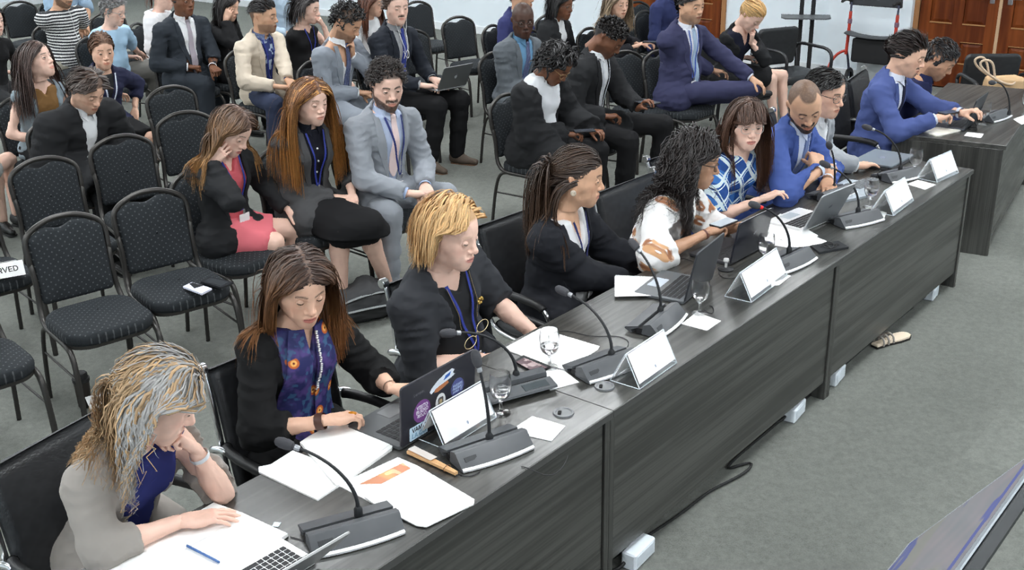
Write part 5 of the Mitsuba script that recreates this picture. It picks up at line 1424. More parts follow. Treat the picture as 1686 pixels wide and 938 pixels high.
# acrylic name holders
def holder(bl, fl, fr, label, crest=True):
    bl, fl, fr = V(*bl), V(*fl), V(*fr)
    x = nrm(fr - fl); x[2] = 0; L = float(np.linalg.norm(fr - fl)); y = V(-x[1], x[0], 0)
    D = .125; R = np.stack([x, y, V(0, 0, 1)], 1); o = V(fl[0], fl[1], TOPZ); H = .122; t = .0028
    k = thing('name_holder', label, 'sign holder')
    sl = math.atan2(H, D / 2); S = math.hypot(H, D / 2)
    put = lambda m: xf(m, R, o)
    q = lambda p: part
    part(k, 'base_plate', put(box(L / 2, D / 2, t / 2, L, D, t)), 'acrylic', False)
    fp = box(0, 0, 0, L, S, t); Rf = rotx(sl)
    part(k, 'front_plate', put(xf(fp, Rf, (L / 2, D / 4, H / 2 + t))), 'acrylic', False)
    part(k, 'back_plate', put(xf(fp, rotx(-sl), (L / 2, 3 * D / 4, H / 2 + t))), 'acrylic', False)
    e = []
    ed = mat((.78, .84, .90), .25, 0, .6)
    for xx in (0, L):
        for a, b in (((0, t), (D / 2, H + t)), ((D, t), (D / 2, H + t)), ((0, t), (D, t))):
            part(k, 'polished_edge', put(rod((xx, a[0], a[1]), (xx, b[0], b[1]), .0019, 5)), ed, True)
    part(k, 'polished_edge', put(rod((0, D / 2, H + t), (L, D / 2, H + t), .0022, 5)), ed, True)
    part(k, 'polished_edge', put(rod((0, 0, t), (L, 0, t), .0018, 5)), ed, True)
    c = part(k, 'card', put(xf(box(0, .006, .0034, L - .012, S - .022, .0012), Rf, (L / 2, D / 4, H / 2 + t))), M_PAPER, False, 'blank white card')
    c2 = part(k, 'card', put(xf(box(0, .006, .0034, L - .012, S - .022, .0012), rotx(math.pi - sl), (L / 2, 3 * D / 4, H / 2 + t))), M_PAPER, False, 'blank white card')
    if crest:
        em = xf(lathe([(0, 0), (.0045, 0), (.0045, .0006), (0, .0006)], 16), Rf @ np.diag([1, 1.35, 1]), V(L / 2, D / 4, H / 2 + t) + Rf @ V(-.0, -.030, .0040))
        part(c, 'crest', put(em), mat((.30, .34, .42), .5), False, 'small grey blue crest')
    return k
AH = 'clear acrylic name holder '
holder((-4.330, 0.407, 0.750), (-4.326, 0.284, 0.750), (-4.057, 0.291, 0.750), AH + 'with a white card, leaning by the stickered laptop')
holder((-3.581, 0.149, 0.750), (-3.582, 0.013, 0.750), (-3.312, 0.022, 0.750), AH + 'at the desk front, right of the two cable grommets')
holder((-2.627, 0.204, 0.750), (-2.616, 0.076, 0.750), (-2.241, 0.095, 0.750), AH + 'left of the goblet by the red ringed microphone')
holder((-1.056, 0.166, 0.750), (-1.131, 0.041, 0.750), (-0.816, 0.054, 0.750), AH + 'second from the far end, right of a goblet')
holder((-0.358, 0.198, 0.750), (-0.404, 0.073, 0.750), (-0.139, 0.043, 0.750), AH + 'at the far end corner of the desk row')

# laptops
M_KEYS = mat((.018, .018, .020), .6)
def laptop(hinge, rot, w, d, tilt, shell, deck, label, keys=M_KEYS, pad=None, z=TOPZ, screen=None, th=.009, hl=None, stickers=None, bez=None, tiltax=None):
    """hinge: centre of the hinge line (world xy); base reaches +y, the lid rises and leans to -y by tilt degrees"""
    k = thing('laptop', label, 'laptop'); R = rotz(rot * D2R); o = V(hinge[0], hinge[1], z)
    if tiltax is not None: R = tiltax
    put = lambda m: xf(m, R, o)
    lh = d if hl is None else hl
    part(k, 'base', put(xf(rbox(w, d, .014, .012, .003), None, (0, d / 2, .008))), deck, 30)
    ks = []
    kx, ky = w * .86, d * .46
    for r in range(5):
        for c in range(14):
            if r == 4 and 4 <= c <= 8:
                if c == 4: ks.append(box(-kx / 2 + kx * (6.5) / 14, d * .10 + ky * (r + .5) / 5, .0158, kx / 14 * 4.9, ky / 5 * .82, .0022, None, .0007))
                continue
            ks.append(box(-kx / 2 + kx * (c + .5) / 14, d * .10 + ky * (r + .5) / 5, .0158, kx / 14 * .84, ky / 5 * .82, .0022, None, .0007))
    part(k, 'keys', join(ks), None) if False else part(k, 'keys', put(join(ks)), keys, False, None, 'stuff')
    part(k, 'touchpad', put(xf(rbox(w * .34, d * .27, .0012, .006), None, (0, d * .79, .0155))), pad or deck, False)
    Rl = rotx(math.radians(90 - 0)) ; a = math.radians(90 + tilt)
    Rl = np.stack([V(1, 0, 0), V(0, math.cos(a), math.sin(a)), np.cross(V(1, 0, 0), V(0, math.cos(a), math.sin(a)))], 1)
    lid = part(k, 'lid', put(xf(xf(rbox(w, lh, th, .012, .0025), None, (0, lh / 2, .0)), Rl, (0, -.004, .014))), shell, 30)
    part(k, 'screen', put(xf(box(0, lh / 2, -th / 2 - .0008, w - .016, lh - .022, .0016), Rl, (0, -.004, .014))), screen or mat((.02, .022, .026), .2, 0, .5), False)
    if stickers: stickers(k, lambda m: put(xf(m, Rl, (0, -.004, .014))), w, lh, th / 2)
    return k
def W1s(k, put, w, h, t):
    part(k, 'lid_logo', put(xf(tube(np.array([[.022 * math.cos(a), .026 * math.sin(a), 0] for a in np.linspace(.3, 5.9, 24)]), .002, 6), None, (0, h * .5, t + .001))), mat((.7, .7, .72), .3, .6), True)
laptop((-5.155, .155), -2, .315, .215, 44, mat((.30, .30, .30), .35, .6), mat((.80, .80, .81), .4, .3), 'white decked laptop at the bottom edge, its keyboard by the open notebook', stickers=W1s, hl=.225)
def stick(k, put, w, h, t):
    def oval(cx, cy, rx, ry, col, rot=0.0, name='sticker', label=None, z=0.0):
        a = np.linspace(0, 2 * np.pi, 33)[:-1]; c, s_ = math.cos(rot), math.sin(rot)
        X = np.c_[rx * np.cos(a), ry * np.sin(a)]; X = np.c_[X[:, 0] * c - X[:, 1] * s_ + cx, X[:, 0] * s_ + X[:, 1] * c + cy]
        return part(k, name, put(extr(X, .0006, None, (0, 0, t + z))), mat(col, .5), False, label)
    def words(par, txt, cx, cy, hgt, col, z=.0009):
        m = tri(meshkit.text_mesh(txt, hgt, .0004, True)); L_ = m[0][:, 0].max()
        part(par, 'lettering', put(xf(m, None, (cx - L_ / 2, cy - hgt / 2, t + z))), mat(col, .5), False)
    s_ = w / 2
    a = oval(-.088, .098, .041, .041, (.16, .05, .20), 0, 'round_sticker', 'purple round sticker with white lettering')
    for i, (tx, dy) in enumerate((('VISTO', .018), ('BUENO', .002), ('ROJO', -.014))): words(a, tx, -.088, .098 + dy, .0125, (.78, .74, .82))
    b = oval(.005, .092, .025, .032, (.72, .72, .72), 0, 'oval_sticker', 'white oval sticker with a brown portrait frame')
    part(b, 'frame_print', put(extr(rrect(.026, .036, .006), .0004, None, (.005, .092, t + .0009))), mat((.10, .09, .09), .5), False)
    part(b, 'inner_print', put(extr(rrect(.014, .022, .004), .0004, None, (.005, .091, t + .0014))), mat((.42, .33, .18), .5), False)
    c = oval(.092, .110, .034, .036, (.07, .08, .22), 0, 'round_sticker', 'dark blue round sticker with pale lettering')
    for i, (tx, dy) in enumerate((('NUEVOS', .012), ('RUMBOS', .000), ('PARA TI', -.012))): words(c, tx, .092, .110 + dy, .0088, (.45, .55, .75))
    d = part(k, 'swoosh_sticker', put(extr([(-.050, .150), (-.040, .162), (-.012, .178), (.03, .192), (.062, .196), (.075, .188), (.066, .178), (.078, .170), (.060, .164), (.020, .158), (-.020, .150), (-.042, .140)], .0006, None, (0, 0, t))), mat((.66, .70, .76), .5), False, 'pale sticker shaped like a boat')
    part(d, 'blue_print', put(extr([(.018, .168), (.03, .183), (.055, .188), (.050, .174)], .0004, None, (0, 0, t + .0008))), mat((.04, .12, .42), .5), False)
    part(d, 'orange_print', put(extr([(-.028, .140), (-.024, .150), (.0, .156), (.040, .160), (.046, .150), (.02, .142), (-.01, .136)], .0006, None, (0, 0, t + .0006))), mat((.42, .15, .06), .5), False)
    e = part(k, 'card_sticker', put(extr(rrect(.088, .050, .003), .0006, None, (-.104, .030, t))), mat((.52, .68, .80), .5), False, 'pale blue sticker lettered in bold')
    words(e, 'VAMO', -.104, .042, .0165, (.02, .02, .03)); words(e, 'LA CO', -.104, .020, .0165, (.20, .36, .52))
    m = tri(meshkit.text_mesh('Lenovo', .011, .0004)); part(k, 'lid_lettering', put(xf(m, None, (-.128, .165, t + .0001))), mat((.16, .16, .18), .4, .5), False)
laptop((-4.235, .402), 1.5, .375, .245, 4, mat((.017, .017, .024), .38, 0, .5), mat((.10, .105, .11), .4, .3), 'black laptop with a lid full of stickers, used by the scarf woman', stickers=stick, pad=mat((.16, .165, .17), .35, .3), hl=.222)
laptop((-2.655, .318), 8, .310, .235, 12, mat((.045, .048, .055), .4, .3), mat((.13, .14, .15), .4, .4), 'dark grey laptop beside the white notebook, seen almost edge on', pad=mat((.50, .55, .62), .4))
def w5s(k, put, w, h, t): part(k, 'lid_logo', put(extr([(-.016, -.012), (.018, .010), (.020, .014), (-.012, -.004)], .0005, None, (.02, h * .55, t))), mat((.30, .31, .34), .3, .6), False)
laptop((-2.125, .362), -2, .315, .22, 10, mat((.008, .009, .016), .14, 0, .6), mat((.03, .03, .034), .45), 'glossy black laptop used by the curly haired woman', stickers=w5s, hl=.205)
def w6s(k, put, w, h, t): part(k, 'lid_logo', put(extr(rrect(.026, .018, .006), .0005, rotz(.5), (0, h * .52, t))), mat((.22, .23, .25), .3, .6), False)
laptop((-1.50, .285), -7, .312, .22, 25, mat((.34, .355, .37), .34, .7), mat((.74, .74, .74), .4, .3), 'silver laptop with a white deck beside the fanned sheets', stickers=w6s, pad=mat((.50, .55, .58), .35, .3))
k = thing('keyboard', 'silver keyboard with a pale palm rest, behind the silver laptop', 'keyboard')
R = rotz(-1.2); 
page(k, [(-0.799, 0.507, 0.752), (-0.661, 0.502, 0.752), (-0.654, 0.367, 0.752), (-0.904, 0.277, 0.752), (-1.059, 0.342, 0.752)], .013, TOPZ, mat((.42, .47, .52), .35, .4), 'case')
ks = []
for r in range(5):
    for c in range(11): ks.append(box(-.775 - .035 + .019 * c * .95, .445 - .020 * r - .003 * c, .7655, .015, .016, .003, rotz(-.15), .0006))
part(k, 'keys', join(ks), mat((.13, .14, .15), .5), False, None, 'stuff')
k = thing('laptop', 'closed grey laptop with an oval logo at the far end of the desk row', 'laptop')
R = rotz(-.02); o = V(-.175, .485, TOPZ)
part(k, 'base', xf(xf(rbox(.335, .245, .016, .014, .003), None, (0, 0, .010)), R, o), mat((.05, .05, .055), .5), 30)
part(k, 'lid', xf(xf(rbox(.335, .245, .014, .014, .004), None, (0, 0, .027)), R, o), mat((.20, .235, .27), .35, .5), 30)
part(k, 'logo', xf(lathe([(0, 0), (.019, 0), (.019, .0008), (0, .0008)], 24), R @ np.diag([1.25, .8, 1]), o + V(-.01, 0, .034)), mat((.65, .7, .74), .2, .8), False)
laptop((1.02, .36), 4, .30, .21, 14, mat((.05, .054, .06), .35, .4), mat((.10, .11, .13), .4, .4), 'dark laptop standing open on the separate desk', pad=mat((.2, .22, .25), .35, .3))
# a few thin leads on the desk tops
def lead(pts, label): one('thin_cable', tube(smooth_path([V(*p) for p in pts], 40), .0016, 5), mat((.02, .02, .022), .5), label, 'cable', True)
lead([(-4.394, 0.172, 0.753), (-4.412, 0.135, 0.753), (-4.397, 0.110, 0.753), (-4.358, 0.106, 0.753)], 'thin black lead looping from the second microphone to the fan')
lead([(-4.258, 0.019, 0.753), (-4.253, -0.031, 0.753), (-4.244, -0.084, 0.753), (-4.186, -0.088, 0.753), (-4.114, -0.059, 0.753)], 'thin black lead trailing over the desk front near the near seam')
lead([(-3.440, 0.530, 0.753), (-3.325, 0.525, 0.753), (-3.305, 0.419, 0.753), (-3.254, 0.351, 0.753), (-3.249, 0.296, 0.753), (-3.302, 0.252, 0.753)], 'thin black lead behind the folder papers')
lead([(-2.805, 0.195, 0.753), (-2.815, 0.154, 0.753), (-2.771, 0.171, 0.753), (-2.752, 0.202, 0.753)], 'thin black loop of lead behind the napkin with the goblet')
lead([(-2.361, 0.372, 0.753), (-2.426, 0.320, 0.753), (-2.417, 0.282, 0.753), (-2.363, 0.247, 0.753), (-2.367, 0.214, 0.753)], 'thin black lead curling from the disc stand')
lead([(-2.432, 0.588, 0.753), (-2.327, 0.596, 0.753), (-2.332, 0.533, 0.753), (-2.376, 0.485, 0.753)], 'thin black lead beside the dark grey laptop')
lead([(1.324, 0.489, 0.753), (1.243, 0.413, 0.753), (1.656, 0.343, 0.753), (1.838, 0.356, 0.753)], 'thin black lead across the separate desk')
lead([(-4.964, 0.303, 0.753), (-4.953, 0.259, 0.753), (-4.956, 0.216, 0.753), (-4.972, 0.180, 0.753)], 'thin dark lead beside the nearest microphone')
# ---------------------------------------------------------------- things around the room
# the slanted screen at the lower right
A = V(-3.254, -.902, .30); th = 55 * D2R
xd, ud = V(-1, 0, 0), V(0, -math.cos(th), math.sin(th)); nd = np.cross(xd, ud); nd = nd if nd[1] > 0 else -nd
k = thing('floor_monitor', 'large slanted display at the lower right corner of the photo', 'monitor')
Rm = np.stack([-xd, ud, np.cross(-xd, ud)], 1)
if (Rm[:, 2] @ nd) < 0: pass
L_, H_ = 1.24, .68
part(k, 'housing', xf(box(-L_ / 2, H_ / 2, 0, L_, H_, .045, None, .008), Rm, A - nd * .026), mat((.02, .022, .024), .4), False)
part(k, 'bezel', join([xf(box(-L_ / 2, y, .0, L_, hh, .006, None, .001), Rm, A + nd * .0) for y, hh in ((.008, .016), (H_ - .016, .032))] + [xf(box(x, H_ / 2, .0, .014, H_, .006, None, .001), Rm, A) for x in (-.007, -L_ + .007)]), mat((.30, .33, .36), .3, .3), False)
def screen_fn(p, n, uv):
    a = noise(p.x * 3.0 + 4, p.y * 7, p.z * 7); b = noise(p.x * 9, p.y * 16 + 3, p.z * 16); t = smoothstep(.62, .72, fbm(p.x * 4 + 1, p.y * 9, p.z * 9))
    base = mixc((.15, .155, .17), (.20, .17, .185), b)
    base = mixc(base, (.18, .18, .14), smoothstep(.6, .8, a) * .5)
    edge = smoothstep(.135, .10, (p.z - .30) / .819 + (.0)) * smoothstep(-3.55, -3.40, p.x) * .0 + smoothstep(.86, .875, (p.z - .30) / .557) * (1 - smoothstep(.905, .915, (p.z - .30) / .557))
    return mixc(base, (.06, .07, .22), dr.clip(t + edge, 0, 1))
scr = thing('__tmp', '', '') if False else numbered(k + '__screen')
scene[scr] = mikit.ply(xf(box(-L_ / 2, H_ / 2 - .008, .001, L_ - .03, H_ - .05, .004), Rm, A + nd * .002), dict(type='twosided', bsdf=dict(type='principled', base_color=mikit.proc(screen_fn), roughness=.25, specular=.5)), False)
labels[scr] = dict(label='washed out blue and grey picture')
P0 = A + V(-.45, 0, 0) + ud * .40 - nd * .05
part(k, 'stand_leg', ptube([P0, P0 + V(0, -.20, -.12), V(P0[0], -1.75, .02)], .018, 12, 8), M_BLACK, True)
part(k, 'stand_leg', ptube([P0, P0 + V(0, .02, -.25), V(P0[0], -.95, .02)], .018, 12, 8), M_BLACK, True)
part(k, 'stand_foot', join([box(P0[0], -1.35, .0175, .06, .95, .035, None, .008)]), M_BLACK, False)
part(k, 'side_knob', ptube([A + V(.0, 0, 0) + ud * .60 - nd * .02, A + V(.03, 0, 0) + ud * .60 - nd * .12], .018, 6, 8), M_BLACK, True)
part(k, 'bracket', box(*(A + V(-.45, 0, 0) + ud * .38 - nd * .062), .20, .12, .03, Rm, .004), M_BLACK, False)

# flat panel trolley by the wall: two posts and a shelf
k = thing('display_stand', 'tall black twin post stand with a small shelf by the pale wall', 'stand')
bx, by = 5.20, 3.52
ax = nrm(V(.45, -.9, 0)); R = np.stack([ax, np.cross(V(0, 0, 1), ax), V(0, 0, 1)], 1); o = V(bx, by, 0)
for s_ in (-1, 1): part(k, 'post', xf(box(s_ * .062, 0, .95, .045, .05, 1.86, None, .004), R, o), M_BLACK, False)
part(k, 'crossbar', xf(box(0, 0, .93, .10, .03, .035, None, .003), R, o), M_BLACK, False)
part(k, 'crossbar', xf(box(0, 0, 1.55, .10, .03, .035, None, .003), R, o), M_BLACK, False)
part(k, 'shelf', xf(extr([(-.24, -.30), (.20, -.30), (.25, -.22), (.25, 0), (-.28, 0), (-.28, -.2)], .014, None, (0, 0, .735)), R, o), mat((.09, .095, .10), .45), False)
part(k, 'foot', xf(join([box(0, 0, .04, .5, .06, .05, None, .004), box(-.22, -.1, .035, .05, .55, .05, None, .004), box(.22, -.1, .035, .05, .55, .05, None, .004)]), R, o), M_BLACK, False)

# rollator walker with red legs
k = thing('rollator', 'folded rollator walker with red legs and black seat against the wall', 'walker')
RED, CHR = mat((.42, .035, .02), .35, 0, .5), mat((.10, .11, .16), .3, .6)
yl, yr = 3.02, 2.50
X = 5.18
for y in (yl, yr):
    part(k, 'upright', ptube([(X, y, .36), (X + .02, y, .56), (X + .03, y, .82)], .018, 10, 8), RED, True)
    part(k, 'telescopic_tube', rod((X + .03, y, .72), (X + .035, y, .94), .0115), CHR, True)
    part(k, 'clamp', xf(lathe([(.017, -.03), (.024, -.02), (.024, .02), (.017, .03)], 10), None, (X + .03, y, .715)), mat((.18, .10, .14), .4), 30)
    part(k, 'hand_grip', ptube([(X + .035, y, .93), (X - .05, y + (.02 if y == yl else -.02), .955), (X - .17, y + (.02 if y == yl else -.02), .945)], .016, 10, 8), mat((.03, .03, .03), .8), True)
    part(k, 'front_leg', ptube([(X, y, .40), (X - .03, y + (.10 if y == yl else -.10), .34), (X - .10, y + (.17 if y == yl else -.17), .12)], .015, 14, 8), RED, True)
    part(k, 'wheel', xf(lathe([(.05, -.012), (.088, -.016), (.096, -.008), (.096, .008), (.088, .016), (.05, .012)], 24), rotx(math.pi / 2) , (X + .14, y, .097)), M_BLACK, 30)
    part(k, 'wheel', xf(lathe([(0, -.012), (.075, -.016), (.083, -.008), (.083, .008), (.075, .016), (0, .012)], 24), rotx(math.pi / 2), (X - .13, y + (.19 if y == yl else -.19), .083)), M_BLACK, 30)
    part(k, 'rear_strut', ptube([(X, y, .42), (X + .08, y, .28), (X + .14, y, .10)], .013, 10, 8), CHR, True)
part(k, 'backrest_strap', join([xf(rbox(yl - yr + .06, .12, .035, .016, .01), np.stack([V(0, 1, 0), V(-.15, 0, 1), V(1, 0, 0)], 1), (X + .05, (yl + yr) / 2, .945))]), mat((.045, .048, .052), .6), 30)
part(k, 'seat_pad', tube(smooth_path([(X, yl, .60), (X - .02, (yl + yr) / 2 + .1, .575), (X - .02, (yl + yr) / 2 - .1, .57), (X, yr, .585)], 14), .075, 10, fy=.25), mat((.06, .065, .07), .6), True)
part(k, 'pouch', xf(rbox(yl - yr - .10, .26, .12, .03, .02), np.stack([V(0, 1, 0), V(0, 0, 1), V(1, 0, 0)], 1), (X + .02, (yl + yr) / 2 - .02, .42)), mat((.008, .008, .009), .7), 30)
# light grey carton standing behind the walker
one('storage_box', box(5.50, 2.66, .165, .22, .62, .33, None, .006), mat((.55, .58, .60), .6), 'pale grey box on the floor behind the rollator walker', 'box', False)

# outlet with plugs
k = thing('wall_outlet', 'white wall outlet with a black plug and hanging cord', 'outlet')
oy = 4.06
part(k, 'plate', box(X1 - .004, oy, .42, .008, .16, .12, None, .002), mat((.8, .82, .84), .4), False)
part(k, 'plug', join([box(X1 - .03, oy + .02, .43, .045, .10, .05, None, .008)]), M_BLACK, False)
part(k, 'plug', box(X1 - .03, oy - .05, .49, .04, .035, .035, None, .008), M_BLACK, False)
part(k, 'cord', ptube([(X1 - .05, oy - .05, .48), (X1 - .09, oy - .10, .42), (X1 - .07, oy - .06, .30), (X1 - .06, oy - .03, .16), (X1 - .08, oy + .02, .10), (X1 - .05, oy + .05, .30), (X1 - .05, oy + .03, .41)], .006, 40, 6), M_BLACK, True)

guest_chair(3.62, 2.92, -28, 'empty black armchair with tube arms beside the blonde woman with a phone')
guest_chair(2.62, 3.16, -14, 'black armchair with tube arms in which the blonde woman with a phone sits')
guest_chair(3.22, .82, -55, 'black padded armchair by the wooden doors, holding a tan handbag')
# tan tote bag
k = thing('tote_bag', 'tan fabric handbag with long loop handles on the armchair by the doors', 'handbag')
o = V(3.08, .74, .60); TAN = mat((.50, .33, .18), .8)
bag = cushion(.34, .16, .20, .05, .05); v = bag[0].copy(); v[:, 2] *= 1.0; v = v + (meshkit.fbm(v * 12, 3, 3)[:, None] - .5) * .05
Rb = rotz(-.9)
part(k, 'body', xf((v, bag[1]), Rb, o - V(0, 0, .10)), TAN, True)
for s_ in (-1, 1): part(k, 'handle', xf(ptube([(-.10, s_ * .06, .17), (-.14, s_ * .07, .30), (-.19, s_ * .07, .36), (-.25, s_ * .06, .34), (-.10, s_ * .08, .20), (.05, s_ * .07, .18)], .010, 30, 8), Rb, o - V(0, 0, .10)), mat((.55, .42, .30), .7), True)
# reserved cards on the seat at the left edge and behind the cardigan woman's chair
def card(parent, M, o, w, h, text, col=(.8, .8, .79)):
    p = part(parent, 'card', xf(box(0, 0, 0, w, h, .0014), M, o), mat(col, .7), False)
    if text:
        m = tri(meshkit.text_mesh(text, h * .34, .0006, True)); L = m[0][:, 0].max()
        part(p, 'lettering', xf(m, M, o + M @ V(-L / 2, -h * .15, .0010)), mat((.05, .05, .05), .6), False)
k = thing('reserved_sign', 'folded white card printed RESERVED on the chair seat at the left edge', 'sign')
M = basis(V(.92, -.36, 0), V(-.30, -.72, .60)); pz = V(*(-4.139, 3.652, 0.545))
card(k, M, pz, .26, .085, 'RESERVED')
M2 = basis(V(.92, -.36, 0), V(.2, .8, .55)); card(k, M2, pz + V(.005, .075, -.004), .25, .085, None)
k = thing('reserved_sign', 'white card lettered RESERVED upside down, on the floor behind the cup', 'sign')
M = basis(V(-.96, .25, 0), V(.1, -.5, .85)); card(k, M, V(*(-4.092, 2.764, 0.070)), .26, .085, 'RESERVED')
# travel mug on the floor
k = thing('travel_mug', 'black travel mug with a screw lid standing on the carpet', 'mug'); o = V(*(-4.170, 2.915, 0.000)) + V(0, 0, 0)
part(k, 'cup', xf(lathe([(0, 0), (.030, 0), (.033, .004), (.038, .14), (.036, .145), (0, .145)], 24), None, o), mat((.035, .030, .027), .3, .4), 30)
part(k, 'lid', xf(lathe([(.040, .138), (.042, .142), (.042, .158), (.036, .162), (.034, .182), (.030, .186), (0, .184)], 24), None, o), mat((.012, .012, .013), .4), 30)
# phones on the front row seat
k = thing('smartphone', 'white cased phone lying on the front row chair seat', 'phone')
page(k, [(-3.648, 2.721, 0.527), (-3.584, 2.733, 0.527), (-3.574, 2.580, 0.527), (-3.650, 2.561, 0.527)], .010, .5165, mat((.66, .68, .80), .4), 'case')
page(k, [(-3.608, 2.720, 0.528), (-3.589, 2.721, 0.528), (-3.582, 2.643, 0.528), (-3.629, 2.650, 0.528)], .002, .5268, M_DARK, 'back_glass')
k = thing('smartphone', 'black phone lying on the front row chair seat beside the white one', 'phone')
page(k, [(-3.552, 2.705, 0.527), (-3.479, 2.722, 0.527), (-3.456, 2.561, 0.527), (-3.540, 2.549, 0.527)], .010, .5165, mat((.02, .021, .024), .3, 0, .5), 'case')
page(k, [(-3.544, 2.690, 0.528), (-3.490, 2.702, 0.528), (-3.470, 2.576, 0.528), (-3.526, 2.567, 0.528)], .0012, .5268, mat((.035, .038, .042), .15, 0, .6), 'screen')
# backpack on the floor at the feet of the auburn haired woman
k = thing('backpack', 'dark grey backpack with pale webbing straps lying at the auburn haired woman\'s feet', 'backpack')
o = V(*(-2.532, 2.625, 0.000)); R = rotz(-.35)
b = rbox(.46, .34, .20, .09, .08); v = b[0]; 
G_, lo_, _ = grid_field([C((-.14, -.06, .10), (.14, -.06, .10), .095, k=.04), C((-.14, .08, .09), (.14, .08, .09), .085, k=.04), C((0, -.10, .16), (.05, .05, .17), .06, k=.05)], .014)
bm = surfnet(G_, lo_, .014); bn = vnormals(*bm)
part(k, 'body', xf((cloth_noise(bm[0], bn, .02, 3, 16), bm[1]), R, o), mat((.045, .046, .048), .85), True)
for q in (((-.15, -.16, .11), (0, -.185, .12), (.13, -.16, .10)), ((-.16, -.13, .16), (-.02, -.15, .19), (.12, -.12, .17))):
    part(k, 'strap', xf(tube(smooth_path(q, 12), .016, 6, fy=.25), R, o), mat((.20, .21, .21), .7), True)
part(k, 'buckle', xf(box(.15, -.16, .09, .05, .03, .035, rotz(.4), .006), R, o), mat((.05, .05, .05), .5), False)
# beige sandal peeping out below the desk front
k = thing('sandal', 'beige sandal on the carpet poking out below the far desk panel', 'shoe')
o, q = V(*(-1.159, 0.052, 0.015)), V(*(-0.893, -0.034, 0.015)); R = basis(q - o)
L = float(np.linalg.norm(q - o))
so = extr([(0, -.022), (L * .3, -.024), (L * .62, -.040), (L * .86, -.042), (L * .98, -.024), (L, .004), (L * .95, .030), (L * .75, .044), (L * .4, .030), (0, .026)], .012)
part(k, 'sole', xf(so, R, V(o[0], o[1], .001)), mat((.02, .018, .016), .6), False)
part(k, 'footbed', xf((so[0] * V(.98, .94, .8) , so[1]), R, V(o[0], o[1], .013) ), mat((.74, .62, .48), .6), False)
for t_ in (.12, .26, .40): part(k, 'strap', xf(ptube([(L * t_, .036, .012), (L * (t_ + .02), .02, .055), (L * (t_ + .03), -.01, .055), (L * (t_ + .02), -.030, .012)], .006, 14, 6), R, V(o[0], o[1], 0)), mat((.30, .27, .24), .6), True)
# ---------------------------------------------------------------- the people
PALE, FAIR, TAN, OLIVE, BROWN, DARK = srgb(222, 184, 166), srgb(212, 170, 146), srgb(194, 152, 124), srgb(190, 146, 118), srgb(112, 74, 54), srgb(70, 46, 36)
BLACK, SOOT, NAVY = (.012, .012, .014), (.022, .023, .026), srgb(28, 32, 62)
SHIRTW = (.72, .74, .76)
LANY = mat(srgb(38, 50, 130), .6)
def LONG(ln=.40, **k): return {**dict(comb=comb_part, len=ln, n=2600, r=.0021, thick=.020, grav=.5, m=11, up=.2), **k}
def SHORT(ln=.06, **k): return {**dict(comb=comb_back, len=ln, n=1100, r=.0028, thick=.008, grav=.10, m=7, up=.12, taper=3), **k}
def CURLY(ln=.07, **k): return {**dict(comb=comb_messy, len=ln * .72, n=900, r=.0036, thick=.020, up=.35, grav=.05, m=9, curl=.008, freq=9, taper=6, flat=.8, wide=1.1), **k}
def suit(col, shirt, tie=None, shirtk=None, lap=.056, tcol=None, cuff=True, trousers=None, to=.30, vn=.16, **k):
    w = [dict(kind='shirt', col=shirt, collar=.34, **(shirtk or {}))]
    if tie is not None: w.append(dict(kind='tie', col=tie if not isinstance(tie, str) else (0, 0, 0), mat=tie if isinstance(tie, str) else None, to=to))
    w.append(dict(kind='jacket', col=col, vneck=(vn, .098, .022), lapel=lap, skirt=.09, cuffcol=shirt if cuff else None, sheen=.3, name='suit_jacket', **k))
    w.append(dict(kind='trousers', col=col if trousers is None else trousers))
    return w
def seat_for(o, label, group=None):
    r = (o.get('crot', o['yaw']) + 90); R = rotz(r * D2R); p = V(*o['pel']) - R @ V(0, .06, 0) + V(*o.get('coff', (0, 0, 0)))
    return banquet(p[0], p[1], r, label, group)
def bracelet(i, col, off=.02, r=.031, w=.008, name='bracelet', label=None, rough=.5, metal=0.0):
    def fn(s, key):
        x = nrm(s.wr[i] - s.el[i]); c = s.wr[i] - x * off; k = s.sc * (.90 if s.fem else 1.0)
        part(key, name, tube(np.array([c - x * w, c, c + x * w]), np.array([r, r * 1.03, r]) * k, 16, caps=False), mat(col, rough, metal), True, label)
    return fn
def ring(i, col, label, u=(.088, .010), big=.008):
    def fn(s, key):
        R = basis(s.hx[i], s.hz[i]); k = s.sc * (.93 if s.fem else 1.02) * s.o.get('handk', 1.04)
        p = s.wr[i] + s.hx[i] * .012 + R @ V(u[0] + .012, u[1] * (1 if i == -1 else -1), .008) * k
        part(key, 'ring', ell(p, (big * 1.2, big, big * .5), 2, R), mat(col, .25, .2), True, label)
    return fn
def earring(i, col, r, label):
    def fn(s, key):
        p = s.head + s.RH @ V(-.006, i * .080 * .94, -.046) * s.hs
        R = s.RH @ np.stack([V(1, 0, 0), V(0, 0, 1), V(0, -1, 0)], 1)
        part(key, 'earring', xf(lathe([(0, -.003), (r, -.003), (r, .003), (r * .6, .004), (r * .55, .001), (0, .002)], 18), R, p), mat(col, .3, .6), 30, label)
    return fn
